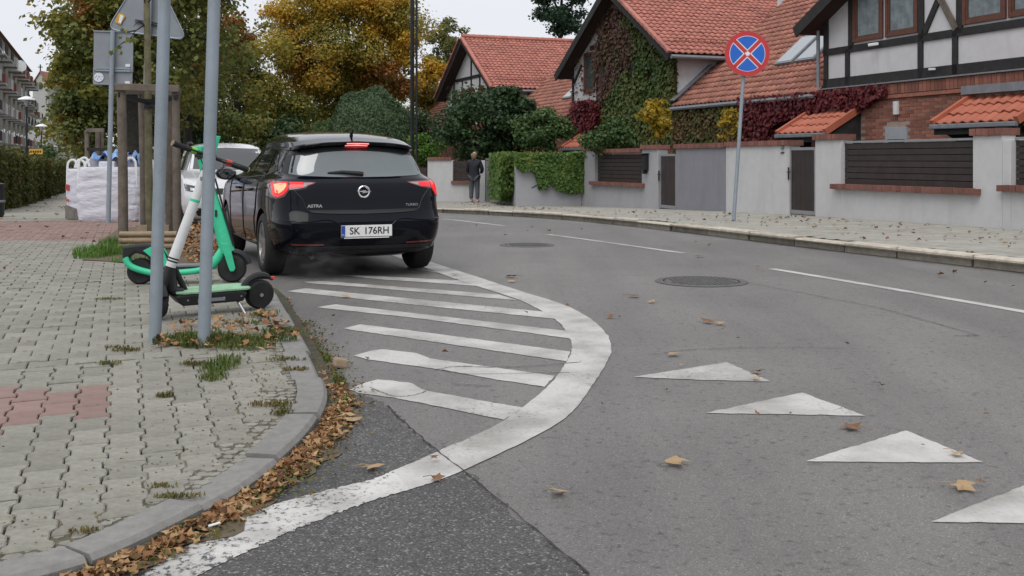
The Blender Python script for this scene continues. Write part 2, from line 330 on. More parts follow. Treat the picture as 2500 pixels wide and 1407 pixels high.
pm('skin',(.46,.29,.22),.6,var=.05,bump=0); pm('hair',(.21,.15,.10),.6,var=.3,scale=60,bump=.4,bscale=120); pm('jacket',(.012,.014,.020),.75,var=.3,scale=12,bump=.4,bscale=40); pm('denim',(.075,.082,.095),.85,var=.2,scale=14,bump=.3,bscale=60); pm('shoe',(.55,.36,.34),.6,var=.1,bump=.1)
leafm('leaf_ground',[(.06,.032,.018),(.14,.07,.03),(.25,.125,.055),(.34,.185,.085),(.44,.28,.14),(.50,.37,.22)],.15,2.5,.7,.8)
leafm('leaf_tan',[(.25,.15,.07),(.42,.29,.16),(.31,.19,.10)],.15,4)
leafm('leaf_brown',[(.10,.05,.025),(.20,.10,.05),(.28,.16,.08)],.15,4)
leafm('grass',[(.045,.075,.012),(.07,.12,.02),(.12,.15,.035),(.19,.15,.06)],.3,3)
leafm('grass_fresh',[(.06,.13,.02),(.10,.20,.03),(.15,.24,.045)],.3,3)
leafm('moss_dry',[(.07,.08,.02),(.11,.12,.03),(.17,.12,.045),(.22,.13,.05)],.25,4)
leafm('maple_dark',[(0.060,0.088,0.022),(0.094,0.125,0.030),(0.150,0.163,0.037),(0.237,0.206,0.045),(0.375,0.237,0.050)],.35,.35)
leafm('maple_orange',[(0.103,0.109,0.021),(0.230,0.184,0.028),(0.460,0.310,0.034),(0.667,0.380,0.040),(0.690,0.276,0.046)],.45,.28)
leafm('maple_olive',[(0.098,0.130,0.031),(0.176,0.189,0.039),(0.325,0.260,0.049),(0.546,0.364,0.058),(0.676,0.364,0.065)],.45,.3)
leafm('maple_yellow',[(0.072,0.102,0.022),(0.156,0.162,0.030),(0.336,0.264,0.041),(0.528,0.372,0.048)],.4,.3)
leafm('leaf_rust',[(.12,.07,.02),(.26,.12,.03),(.36,.15,.035)],.4,.6)
leafm('green_deep',[(0.023,0.052,0.021),(0.039,0.076,0.028),(0.063,0.103,0.034)],.3,.7)
leafm('green_mid',[(0.042,0.084,0.026),(0.072,0.126,0.036),(0.120,0.168,0.048)],.3,.6)
leafm('green_bright',[(.06,.14,.018),(.10,.2,.03),(.14,.25,.035)],.35,.9)
leafm('willow',[(0.059,0.101,0.050),(0.087,0.137,0.064),(0.119,0.175,0.078)],.35,.6)
leafm('far_green',[(0.098,0.119,0.042),(0.154,0.161,0.049),(0.224,0.210,0.056)],.35,.3)
leafm('oak_far',[(.02,.05,.028),(.03,.07,.036),(.05,.09,.04)],.3,.5)
leafm('hedge_leaf',[(.05,.075,.02),(.08,.105,.026),(.115,.115,.03),(.14,.095,.03)],.3,.6)
leafm('ivy_green',[(0.036,0.090,0.019),(0.066,0.138,0.029),(0.120,0.192,0.038),(0.192,0.228,0.048)],.3,1.2)
leafm('creeper_green',[(0.050,0.094,0.027),(0.081,0.125,0.035),(0.119,0.138,0.037),(0.163,0.112,0.037)],.3,.5)
leafm('creeper_wine',[(.075,.075,.034),(.11,.07,.04),(.13,.055,.045),(.12,.085,.045)],.3,.6)
leafm('creeper_red',[(.06,.016,.018),(.11,.02,.025),(.17,.025,.032),(.10,.035,.025)],.3,.7)
leafm('creeper_mixed',[(0.054,0.084,0.026),(0.090,0.102,0.031),(0.144,0.084,0.036),(0.180,0.072,0.036)],.3,.45)
leafm('leaf_yellow',[(.24,.18,.018),(.38,.27,.025),(.46,.31,.03)],.4,1.5)
# ================================================================ SETTING
HD=R(20.7)
EV=V(-math.sin(HD),math.cos(HD),0); EU=V(math.cos(HD),math.sin(HD),0)       # along / across the street
# --- left kerb line (outer top edge), measured on the pavement surface
_kp=[on(*p,SWL) for p in [(70,1407),(270,1345),(490,1240),(600,1180),(700,1105),(770,1030),(797,970),(788,925),(755,855),(718,790),(690,740),(655,697)]]
_kp=[V(-14,-1.5,0),V(-7,.6,0),V(-3.6,1.9,0),V(-2.1,2.65,0)]+_kp+[V(-2.9,10.4,0),V(-4.8,15.3,0),V(-7.0,21,0),V(-11.2,32,0),V(-17.5,48,0),V(-27,72,0),V(-60,150,0)]
KL=catmull(_kp,8)
_ly=np.array([p.y for p in KL]); _lx=np.array([p.x for p in KL]); _o=np.argsort(_ly); _ly=_ly[_o]; _lx=_lx[_o]
def KLX(y): return float(np.interp(y,_ly,_lx))
_kr=[V(12,-4,0),V(7.6,5.5,0),V(5.43,10.85,0),V(3.94,14.5,0),V(2.95,17.4,0),V(2.15,19.7,0),V(1.25,21.8,0),V(0,24.5,0),V(-1.9,27.9,0),V(-4.9,33,0),V(-11.0,46,0),V(-20,70,0),V(-50,150,0)]
KR=catmull(_kr,8)
_ry=np.array([p.y for p in KR]); _rx=np.array([p.x for p in KR])
def KRX(y): return float(np.interp(y,_ry,_rx))
def sheet(name, xs, ys, surf, mat, h=0):
    vs=np.array([[x,y,surf(y)+h] for y in ys for x in xs(y)]); n=len(xs(ys[0])); m=len(ys)
    fs=[(j*n+i,j*n+i+1,(j+1)*n+i+1,(j+1)*n+i) for j in range(m-1) for i in range(n-1)]
    return fast(name,vs,fs,mat,smooth=True)
yb=list(np.arange(-40,60,1.))+list(np.arange(60,200,10.))+[200,300,450,700,890]
tag(sheet('ground',lambda y:[-900,-300,-100,-40,0,40,100,300,900],yb,G,'lawn',-.07),kind='structure')
yr=list(np.arange(-12,60,.25))+list(np.arange(60,160,5.))
road=tag(sheet('road',lambda y:list(np.linspace(KLX(y)-.3,KRX(y)+.3,9)) if y>2.6 else list(np.linspace(-30,KRX(y)+.3,9)),yr,G,'asphalt'),kind='structure')
ypl=list(np.arange(-1.2,60,.2))+list(np.arange(60,150,5.))
lw=tag(sheet('pavement',lambda y:[-90,-30,-12,KLX(y)-.13],ypl,SWL,'joint',-.020),kind='structure')
rw=tag(sheet('pavement_opposite',lambda y:[KRX(y)+.1,KRX(y)+8,60],yr,SWR,'joint',-.016),kind='structure')
# older coarse asphalt of the side street in the foreground
oldp=[(800,985),(880,965),(945,992),(1000,1045),(1062,1098),(1140,1160),(1300,1290),(1442,1407),(1700,1640),(2200,2100)]
_sr=random.Random(6); seam=[q+V(_sr.gauss(0,.012),0,0) for q in catmull([on(*p,G,.002) for p in oldp],14)]; seam=[V(q.x,q.y,G(q.y)+.002) for q in seam]
inner=[]
for p in seam:
    inner.append(V(max(-9,KLX(min(max(p.y,2.0),9))-.05) if p.y>2.0 else -9,p.y,p.z))
b=MB()
for i in range(len(seam)-1):
    for k in range(6):
        a0=inner[i].lerp(seam[i],k/6);a1=inner[i].lerp(seam[i],(k+1)/6);c0=inner[i+1].lerp(seam[i+1],k/6);c1=inner[i+1].lerp(seam[i+1],(k+1)/6)
        b.poly([a0,a1,c1,c0])
tag(b.build('side_street',M['asphalt_old']),kind='structure')
def ribbon(pts,w,surf=G,h=.008):
    b=MB(); n=len(pts)
    for i in range(n-1):
        ws=[]
        for j in (i,i+1):
            d=(pts[min(j+1,n-1)]-pts[max(j-1,0)]); d.z=0; d.normalize(); s=V(-d.y,d.x,0)*(w(j) if callable(w) else w)/2
            ws.append((pts[j]-s,pts[j]+s))
        q=[ws[0][0],ws[0][1],ws[1][1],ws[1][0]]
        b.poly([V(p.x,p.y,surf(p.y)+h) for p in q])
    return b
def crackline(pxs,w,h=.0065):
    pts=catmull([on(*p) for p in pxs],8); r=random.Random(len(pxs)+int(pxs[0][0]))
    pts=[p+V(r.uniform(-.005,.005),r.uniform(-.005,.005),0) for p in pts]
    return ribbon(pts,lambda j:w*r.uniform(.35,1.1),G,h)
b=MB()
for pxs,w in [([(945,992),(1000,1045),(1062,1098),(1140,1160),(1300,1290),(1442,1407)],.008),([(1042,957),(1005,968),(965,970),(930,960),(905,948)],.007),
              ([(1060,905),(1120,897),(1210,899),(1300,896),(1420,886)],.010),([(1080,905),(1150,915),(1390,912)],.007),([(1100,940),(1200,945)],.008),
              ([(1590,868),(1700,855),(1880,850),(2060,852)],.007),([(1480,676),(1600,672)],.010),([(1820,690),(2000,725),(2150,755),(2390,822)],.008),([(2330,822),(2390,820)],.01),
              ([(1290,640),(1500,640)],.006)]:
    c=crackline(pxs,w); b.add(c.v,c.f)
o=b.build('road_crack',M['crack'],parent=road); o['kind']='stuff'
# --- road markings: sheets of paint on the asphalt
def ragged(P,step=.04,j=.003,seed=1,h=.0035):
    """outline with worn, uneven edges, as a fan of faces on the road"""
    r=random.Random(seed); out=[]
    for i in range(len(P)):
        a=P[i]; c=P[(i+1)%len(P)]; n=max(1,int((c-a).length/step))
        for k in range(n):
            p=a.lerp(c,k/n); q=p+V(r.gauss(0,j),r.gauss(0,j),0) if k else p
            out.append(V(q.x,q.y,G(q.y)+h))
    return out
def mark(name,pxs,h=.008,mat='road_paint',sub=True):
    pts=[on(*p,G,h) for p in pxs]; b=MB(); b.poly(pts); o=b.build(name,M[mat],parent=road); return o
mk=MB()
inn=[(265,1455),(358,1404),(388,1378),(513,1305),(617,1251),(770,1206),(900,1175),(959,1152),(1070,1104),(1227,1030),(1338,944),(1386,880),(1396,850),(1388,822),(1356,782),(1273,736),(1162,699),(1120,685),(1070,667),(960,626),(900,606)]
out=[(380,1462),(487,1407),(578,1361),(650,1328),(707,1300),(806,1262),(900,1228),(1000,1198),(1132,1150),(1370,1030),(1449,937),(1486,877),(1492,850),(1481,817),(1439,778),(1370,743),(1268,711),(1162,676),(1074,648),(977,616),(920,600)]
def band(inn,out,a,z,mat,name):
    I=catmull([on(*p) for p in inn],14)[a*14:z*14+1]; O=catmull([on(*p) for p in out],14)[a*14:z*14+1]; b=MB(); r=random.Random(a+4)
    j_=.005 if a==0 else .0022
    for i in range(1,len(I)-1): d=(O[i]-I[i]).normalized(); I[i]=I[i]+d*r.gauss(0,j_); O[i]=O[i]+d*r.gauss(0,j_)
    for i in range(len(I)-1):
        q=[I[i],I[i+1],O[i+1],O[i]]; m0=(I[i]+O[i])/2; m1=(I[i+1]+O[i+1])/2
        for w in ([I[i],I[i+1],m1,m0],[m0,m1,O[i+1],O[i]]): b.poly([V(p.x,p.y,G(p.y)+.0045) for p in w])
    return b.build(name,M[mat],parent=road)
band(inn,out,0,7,'road_paint_chipped','painted_curved_edge_line'); band(inn,out,7,20,'road_paint','painted_curved_edge_line')
for s in [[(852,953),(880,940),(922,928),(996,935),(1042,956),(1277,997),(1230,1027),(1100,1000),(960,972),(885,963)],
          [(864,870),(905,858),(931,854),(1014,863),(1051,877),(1354,919),(1330,946),(1200,926),(1083,905),(903,880)],
          [(839,803),(880,793),(1392,860),(1384,884),(1100,842),(852,806)],[(774,751),(820,744),(1386,810),(1392,828),(1000,776),(785,753)],
          [(700,712),(746,705),(1325,762),(1358,780),(1000,744),(715,714)],[(740,688),(800,688),(1216,720),(1266,735),(900,703),(750,692)],
          [(820,672),(900,674),(1120,686),(1164,699),(930,683)],[(960,648),(1030,655),(1075,668),(985,654)]]:
    pts=ragged([on(*p,G) for p in s],seed=int(s[0][0])); b=MB(); b.poly(pts); b.build('painted_hatch_stripe',M['road_paint'],parent=road)
for s in [[(1545,922),(1775,886),(1882,933),(1700,929)],[(1722,1010),(1958,960),(2113,1017),(1900,1013)],[(1967,1128),(2213,1053),(2402,1131),(2200,1131)],[(2273,1276),(2500,1187),(2730,1282),(2500,1280)]]:
    b=MB(); b.poly(ragged([on(*p,G) for p in s],seed=int(s[0][0]))); b.build('painted_give_way_triangle',M['road_paint'],parent=road)
for a0,a1 in [((2500,762),(1885,657)),((1670,619),(1338,573)),((1232,552),(1080,535))]:
    A=on(*a0); B=on(*a1); pts=[A.lerp(B,k/8) for k in range(9)]
    if a0[0]==2500: pts=[A+(A-B)*.12]+pts
    ribbon(pts,.11,G,.0035).build('painted_centre_dash',M['road_paint'],parent=road)
# worn red band and small gutter line are only tints; manhole covers are things
def manhole(px,py,r,label):
    c=on(px,py); t=thing('manhole_cover',label,'manhole cover',c,'manhole covers in the carriageway')
    MB().lathe([(r+.09,.003),(r+.09,.006),(r+.012,.009),(r+.012,.003)],c,n=40).build('rim',M['cast_iron'],t)
    MB().lathe([(r,.002),(r,.007),(0,.0085)],c,n=40).build('plate',M['cast_iron'],t)
    b=MB()
    for i in range(-6,7):
        for j in range(-6,7):
            x=i*r/6.5;y=j*r/6.5
            if x*x+y*y<(r*.9)**2: b.box(c+V(x+.02*(j%2),y,.010),(r/9,r/9,.006))
    o=b.build('stud',M['cast_iron'],t); o['kind']='stuff'
manhole(1712,688,.36,'large dark iron manhole cover nearer the camera, left of the long centre dash')
manhole(1287,599,.30,'smaller faint iron manhole cover farther up the road beside the car')
# --- kerbs, stone by stone
def kerb(name, line, surf, width, side, seglen, mat, ymin, ymax, jit=.006, drop=.14, lab=None, gap=.012):
    base=tag(MB().add([],[]).build(name,M[mat]),lab,None,None,'structure') if False else None
    L=[p for p in line if ymin<=p.y<=ymax]; st=[]
    # resample
    d=[0]
    for i in range(1,len(L)): d.append(d[-1]+(L[i].xy-L[i-1].xy).length)
    tot=d[-1]; xs=[p.x for p in L]; ys=[p.y for p in L]
    def P(s): return V(float(np.interp(s,d,xs)),float(np.interp(s,d,ys)),0)
    first=None; s=0; r=random.Random(3); k=0
    bm=MB()
    bed=[P(x) for x in np.arange(0,tot,.5)]
    root=ribbon([p+V(0,0,0) for p in bed],width*.9,surf,-.03).build(name,M['joint']); root['kind']='structure'
    while s<tot-.2:
        l=seglen*r.uniform(.8,1.2); e=min(s+l,tot); b=MB(); n=6; dz=r.uniform(-jit,jit); sh=r.uniform(-jit,jit)*1.5
        rows=[]
        for i in range(n+1):
            u=s+gap/2+(e-s-gap)*i/n; p=P(u); t=(P(u+.05)-P(u-.05)); t.normalize(); nn=V(-t.y,t.x,0)*side
            z=surf(p.y)+.004+dz; ch=.018
            a=p+nn*sh
            rows.append([V(a.x,a.y,z-drop),V(a.x,a.y,z-ch),V(*(a+nn*ch).xy,z),V(*(a+nn*width).xy,z),V(*(a+nn*width).xy,z-drop)])
        vs=[q for row in rows for q in row]; fs=[(i*5+j,i*5+j+1,(i+1)*5+j+1,(i+1)*5+j) for i in range(n) for j in range(4)]
        fs+=[tuple(range(5)),tuple(range(n*5+4,n*5-1,-1))]
        b.add(vs,fs).build('kerb_stone',M[mat],root); s=e; k+=1
    return root
kerb('kerb',KL,SWL,.15,1,.62,'kerb_concrete',1.2,40,jit=.009,gap=.018)
kerb('kerb_opposite',KR,SWR,.22,-1,1.15,'kerb_stone',4.5,48,jit=.014,gap=.03)
# --- paving: bone shaped concrete blocks
PL,PW=.208,.149
def bone(s=1.0,h=.05,sides=True):
    a=PW/2*1.135*s-.0032; w=PW/2*.865*s-.0032; l=PL/2-.0030; x1,x2=PL*.31,PL*.19
    pr=[(a,l),(a,x1),(w,x2),(w,-x2),(a,-x1),(a,-l),(-a,-l),(-a,-x1),(-w,-x2),(-w,x2),(-a,x1),(-a,l)]; k=.955
    top=[(x*(1-.006/a),y*(1-.006/l),0) for x,y in pr]; mid=[(x,y,-.005) for x,y in pr]; n=12
    v=top+mid; f=[tuple(range(n-1,-1,-1))]+[(i,(i+1)%n,n+(i+1)%n,n+i) for i in range(n)]
    if sides:
        v+= [(x,y,-h) for x,y in pr]; f+=[(n+i,n+(i+1)%n,2*n+(i+1)%n,2*n+i) for i in range(n)]
    return v,f
def bonemesh(mat):
    v,f=bone(); me=bpy.data.meshes.new('paver'); me.from_pydata(v,[],f); me.materials.append(M[mat])
    bm=bmesh.new(); bm.from_mesh(me); bmesh.ops.recalc_face_normals(bm,faces=bm.faces); bm.to_mesh(me); bm.free(); return me
me_g=bonemesh('paver_grey'); me_r=bonemesh('paver_red')
v0=on(300,880,SWL).dot(EV)              # the laying pattern turns here
def redcell(px,py,v):
    if v<v0 and -60<px<280 and (948+ (px)*.0<py<1046) and py<1052-px*.2 and py>940+px*.05: return True
    return 540<py<588 and v>v0
cells=[]
us=np.arange(-70,30); vs_=np.arange(0,70)
for iu in range(-60,40):
    for iv in range(0,40):                         # columns running away from the camera
        u=iu*PW; v=v0-PL*.5-iv*PL-(PL/2 if iu%2 else 0)+ (PL/2 if iu%2 else 0)*0
        if iu%2: v+=0
        cells.append((u,v,0,iu))
for iv in range(0,110):                            # courses across the pavement
    for iu in range(-45,20):
        v=v0+PW*.55+iv*PW; u=iu*PL+(PL/2 if iv%2 else 0); cells.append((u,v,1,iv))
pv=[]
for u,v,rot,k in cells:
    p=EU*u+EV*v
    if p.y<2.3 or p.y>20.5: continue
    if p.x>KLX(p.y)-.15-.085: continue
    z=SWL(p.y); q=V(p.x,p.y,z); px,py=topx(q)
    if px<-120 or py>1500: continue
    if rot==0 and v>v0: continue
    pv.append((q,rot,redcell(px,py,v),math.hypot(q.x,q.y)))
hb_=MB()
for iu in range(-59,40,2):
    p=EU*(iu*PW)+EV*(v0-PL*.25)
    if p.y<2.3 or p.x>KLX(p.y)-.22 or topx(V(p.x,p.y,SWL(p.y)))[0]<-120: continue
    q=V(p.x,p.y,SWL(p.y)-.025); Mh=Matrix((EU,EV,V(0,0,1))).transposed(); hb_.box(q,(PW*.98-.005,PL*.5-.006,.05),Mh)
o=hb_.build('half_pavers',M['paver_grey'],lw,bevel=.004); o['kind']='stuff'
pv.sort(key=lambda t:t[3])
r=random.Random(5); restg=[]; restr=[]
bv,bf=bone(sides=False); bv=np.array(bv)
slope=lambda y:(SWL(y+.1)-SWL(y-.1))/.2
grass_free=[]
for i,(q,rot,red,d) in enumerate(pv):
    ax=EU.copy(); ay=EV.copy()
    if rot: ax,ay=EV.copy(),-EU.copy()
    sl_=slope(q.y); ax=V(ax.x,ax.y,ax.y*sl_+r.uniform(-.012,.012)).normalized(); ay=V(ay.x,ay.y,ay.y*sl_+r.uniform(-.012,.012)).normalized(); az=ax.cross(ay).normalized(); ay=az.cross(ax)
    q=q+V(r.uniform(-.002,.002),r.uniform(-.002,.002),r.uniform(-.003,.0035))
    m=frame(q,ax,ay,az)
    if i<300: inst(me_r if red else me_g,'paver',m,lw)
    else:
        R3=np.array([ax,ay,az]).T; (restr if red else restg).append(bv@R3.T+np.array(q))
def joinv(name,lst,faces,mat,parent):
    n=len(lst[0]); b=MB(); me=bpy.data.meshes.new(name)
    V_=np.concatenate(lst); F=[tuple(i+k*n for i in f) for k in range(len(lst)) for f in faces]
    me.from_pydata(V_.tolist(),[],F); me.materials.append(M[mat]); o=bpy.data.objects.new(name,me); COL.objects.link(o); o.parent=parent; o['kind']='stuff'; return o
joinv('far_pavers',restg,bf,'paver_grey',lw)
if restr: joinv('far_red_pavers',restr,bf,'paver_red',lw)
# cut stones filling the gap along the kerb
cut=[]
r=random.Random(9); b=MB()
for p in KL:
    pass
yy=2.6
while yy<12:
    for k in range(3):
        x=KLX(yy)-.15-.03-k*.055+r.uniform(-.012,.012); s=r.uniform(.021,.036); n=5; a0=r.uniform(0,6)
        z=SWL(yy)+r.uniform(-.007,-.001)
        pts=[V(x+s*math.cos(a0+6.283*j/n)*r.uniform(.75,1.2),yy+s*math.sin(a0+6.283*j/n)*r.uniform(.75,1.2),z) for j in range(n)]
        b.prism([q-V(0,0,.03) for q in pts],(0,0,.03))
    yy+=.052
o=b.build('cut_stones',M['paver_grey'],lw); o['kind']='stuff'
bs=MB(); yq=np.arange(2.4,12,.2)
for i in range(len(yq)-1): bs.poly([V(KLX(yq[i])-.45,yq[i],SWL(yq[i])-.010),V(KLX(yq[i])-.13,yq[i],SWL(yq[i])-.010),V(KLX(yq[i+1])-.13,yq[i+1],SWL(yq[i+1])-.010),V(KLX(yq[i+1])-.45,yq[i+1],SWL(yq[i+1])-.010)])
bs.build('sand_bed',M['sand'],lw)
# far part of the left pavement and its opposite: same blocks, coarser
far=[]; fr=[]
for iv in range(0,300):
    for iu in range(-20,30):
        p=V(KRX(5)+0,5,0)+EV*(iv*PW-2)+EU*((iu+20)*PL+(PL/2 if iv%2 else 0)-2.5)
        if p.x<KRX(p.y)+.36 or p.y>34 or p.y<5.5: continue
        q=V(p.x,p.y,SWR(p.y)); px,py=topx(q)
        if px>3300: continue
        # keep in front of the garden wall
        if (p.x-6.17)*.935+(p.y-21)*.354>.35: continue
        sl_=(SWR(p.y+.1)-SWR(p.y-.1))/.2
        ax=V(EV.x,EV.y,EV.y*sl_+r.uniform(-.006,.006)).normalized(); ay=V(-EU.x,-EU.y,-EU.y*sl_+r.uniform(-.006,.006)).normalized(); az=ax.cross(ay).normalized(); ay=az.cross(ax)
        far.append(bv@np.array([ax,ay,az])+np.array(q+V(0,0,r.uniform(-.002,.002))))
joinv('far_pavers',far,bf,'paver_far',rw)
b=MB()
def strip(ys,xa,xb,surf,h,mat,name,parent):
    b=MB()
    for i in range(len(ys)-1):
        y0,y1=ys[i],ys[i+1]; b.poly([V(xa(y0),y0,surf(y0)+h),V(xb(y0),y0,surf(y0)+h),V(xb(y1),y1,surf(y1)+h),V(xa(y1),y1,surf(y1)+h)])
    return b.build(name,M[mat],parent,recalc=False)
strip(list(np.arange(20.4,150,.8)),lambda y:-60,lambda y:KLX(y)-.15,SWL,-.003,'paver_far','far_paving',lw)
strip(list(np.arange(33.9,110,.8)),lambda y:KRX(y)+.23,lambda y:KRX(y)+9,SWR,-.003,'paver_far','far_paving',rw)
# ================================================================ ROW OF HOUSES
F0=V(9.9,22.4,0); FD=V(-.354,.935,0).normalized(); FN=V(.935,.354,0).normalized()
def FP(t,q,z): p=F0+FD*t+FN*q; return V(p.x,p.y,z)
def fbox(b,t0,t1,q0,q1,z0,z1):
    return b.prism([FP(t0,q0,z0),FP(t1,q0,z0),FP(t1,q1,z0),FP(t0,q1,z0)],(0,0,z1-z0))
# --- roof tiles: curved pantiles, one mesh shared
TW,TH=.235,.285
def tilemesh(name,mat,amp=.024):
    n=6; v=[];f=[]
    pr=[(TW*(i/n),amp*(math.sin(2*math.pi*i/n-.6))) for i in range(n+1)]
    for y,dz in ((0,.038),(TH*1.12,.0)):
        for x,z in pr: v.append((x,y,z+dz))
    for x,z in pr: v.append((x,.0,z+.012))
    k=n+1
    for i in range(n): f.append((i,i+1,k+i+1,k+i)); f.append((2*k+i,2*k+i+1,i+1,i))
    me=bpy.data.meshes.new(name); me.from_pydata(v,[],f); me.materials.append(M[mat]); me.polygons.foreach_set('use_smooth',[j%2==0 for j in range(len(f))]); return me,np.array(v),f
TILE={m:tilemesh('tile',m) for m in ('tile_red','tile_old','tile_new')}
TNEW=None
def tileroof(parent, o, du, dv, nu, nv, mat, keep=None, limit=300, sx=1.0, sy=1.0, seed=1):
    """o eave corner, du along the eave, dv up the slope (unit), nu x nv tiles"""
    du=Vector(du).normalized(); dv=Vector(dv).normalized(); n=du.cross(dv).normalized()
    if n.z<0: du=-du; o=o-du*(nu*TW*sx); n=du.cross(dv).normalized()
    r=random.Random(seed); L=[]
    for j in range(nv):
        for i in range(nu):
            p=o+du*(i*TW*sx)+dv*(j*TH*sy)
            c=p+du*TW*.5+dv*TH*.5
            if keep and not keep(c): continue
            px,py=topx(c); vis=(-20<px<2520 and py>-30)
            L.append((not vis,c.length,p))
    L.sort(key=lambda a:(a[0],a[1])); me,tv,tf=TILE[mat]; rest=[]; off=PO(parent)
    for k,(iv,d,p) in enumerate(L):
        p=p+n*r.uniform(-.006,.008); a=du*sx+n*r.uniform(-.015,.015); bb=dv*sy+n*r.uniform(-.012,.012)
        if k<limit and not iv: inst(me,'tile',frame(p-off,a,bb,n),parent)
        else: rest.append(tv@np.array([a,bb,n])+np.array(p-off))
    if rest:
        o2=joinv('roof_tiles',rest,tf,mat,parent)
        o2.data.polygons.foreach_set('use_smooth',[j%2==0 for j in range(len(o2.data.polygons))])
ZE,ZR,ZL=5.0,7.85,3.28           # eaves, ridge and lean-to eaves of the row
GB=.12                            # ground level by the houses
def gable_house(tc, hw, label, wmat='plaster', depth=9.0, grd='brick'):
    """gable fronted house at tc along the street"""
    t=thing('house',label,'house',FP(tc,0,GB),'gabled houses along the street')
    b=MB(); fbox(b,tc-hw,tc+hw,0,depth,GB-.3,ZE+.2)
    b.prism([FP(tc-hw,0,ZE+.19),FP(tc+hw,0,ZE+.19),FP(tc,0,ZR-.10)],FN*depth)
    w=b.build('wall',M[wmat],t)
    sl=V(FD.x,FD.y,0)*(hw+.55); rise=ZR-ZE+.12
    ov=.55
    for s in (-1,1):
        e0=FP(tc+s*(hw+ov),-ov,ZE-.12); rg=FP(tc,-ov,ZR)
        dv=(rg-e0); Ls=dv.length; dv.normalize()
        nn=FN.cross(dv).normalized(); nn=nn if nn.z>0 else -nn
        rb=MB(); rb.prism([e0-nn*.05,rg-nn*.05,rg+FN*(depth+ov)-nn*.05,e0+FN*(depth+ov)-nn*.05],-nn*.14)
        roof=rb.build('roof',M['underlay'],t)
        if s<0 or tc>30: 
            nu=int((depth+ov)/TW); nv=int(Ls/TH)+1
            tileroof(roof,e0+nn*.0,FN,dv,nu,nv,'tile_red' ,seed=int(tc)+s+50,sy=Ls/(nv*TH))
            # verge tiles along the sloping edge
            vb=MB(); k=int(Ls/.34)
            for i in range(k):
                p=e0+dv*(i*.34); vb.bar(p-FN*.06+nn*.03,p+dv*.37-FN*.06+nn*.06,.16,.09,up=nn)
            vb.build('verge_tiles',M['tile_red'],roof)
            # snow guard rail above the eaves
            gb=MB()
            for i in range(int((depth)/.12)):
                p=e0+dv*.72+FN*(.5+i*.12)+nn*.05; gb.tube([p,p+nn*.16],.008,4)
            for hh in (.08,.16): gb.tube([e0+dv*.72+FN*.4+nn*(.05+hh),e0+dv*.72+FN*depth+nn*(.05+hh)],.010,5)
            gb.build('snow_guard',M['tile_old'],roof)
            g=MB(); g.tube([e0-nn*.05-dv*.05+V(0,0,-.05),e0-nn*.05-dv*.05+FN*(depth+ov)+V(0,0,-.05)],.07,8); g.build('gutter',M['zinc'],t)
        # barge board and soffit
        bb=MB(); bb.bar(e0-FN*.02-nn*.13,rg-FN*.02-nn*.13,.05,.30,up=nn); bb.build('barge_board',M['timber'],t)
    rc=MB()
    for i in range(int((depth+ov)/.36)):
        p=FP(tc,-ov,ZR+.06)+FN*(i*.36); rc.tube([p,p+FN*.38],[.12,.135],8)
    rc.build('ridge_tiles',M['tile_red'],t)
    return t
def beam(b,tc,a,c,w=.16):
    """timber on the facade plane from (t,z) to (t,z)"""
    b.bar(FP(a[0],-.02,a[1]),FP(c[0],-.02,c[1]),w,.05,up=tuple(FN))
def facade_win(t,t0,t1,z0,z1,curt=True,leaf=1,frame_mat='window_wood',glass='window_glass'):
    w=MB(); fw=.09
    for a in (t0,t1-fw): fbox(w,a,a+fw,-.06,.02,z0,z1)
    for z in (z0,z1-fw): fbox(w,t0+fw,t1-fw,-.055,.02,z,z+fw)
    o=w.build('window',M[frame_mat],t,bevel=.008)
    p=MB(); fbox(p,t0+fw-.005,t1-fw+.005,-.012,.004,z0+fw-.005,z1-fw+.005); p.build('pane',M[glass],o)
    i=MB(); k=.05
    for a in (t0+fw,t1-fw-k): fbox(i,a,a+k,-.04,.0,z0+fw,z1-fw)
    for z in (z0+fw,z1-fw-k): fbox(i,t0+fw+k,t1-fw-k,-.036,.0,z,z+k)
    i.build('sash',M[frame_mat],o)
    if curt:
        c=MB(); c.grid(lambda u,v:FP(t0+fw+.06+u*(t1-t0-2*fw-.12),-.0135-.0015*math.sin(u*40),z0+fw+.06+v*(z1-z0-2*fw-.12)*.96),36,1); c.build('curtain',M['curtain'],o)
    return o
# ---- house at the right edge: half-timbered upper floor over brick
h3=gable_house(-.35,5.15,'half-timbered gabled house at right with brick ground floor and tiled canopies')
b=MB(); tl,tr=4.80,-5.4
ZF=ZL
for z,w in ((ZF+.10,.24),(ZF+.92,.17),(ZF+3.0,.18)): beam(b,0,(tl,z),(tr,z),w)
for tt in (tl-.10,3.85,1.30,.25,-2.6,-4.2): beam(b,0,(tt,ZF),(tt,ZF+.93),.15)
for tt in (tl-.10,3.72,1.28,.12,-2.4): beam(b,0,(tt,ZF+.9),(tt,ZF+3.0),.17)
b.build('timber_frame',M['timber'],h3)
b=MB(); beam(b,0,(1.20,ZF+1.0),(.2,ZF+2.6),.15); b.build('timber_brace',M['timber'],h3)
b=MB(); b.bar(FP(.2,-.05,ZF+1.0),FP(1.2,-.05,ZF+2.6),.15,.04,up=tuple(FN)); b.build('timber_brace',M['stake_wood'],h3)
for a,c in ((2.55,3.62),(1.38,2.45),(-1.15,.02),(-2.3,-1.22)): facade_win(h3,a,c,ZF+1.06,ZF+2.85)
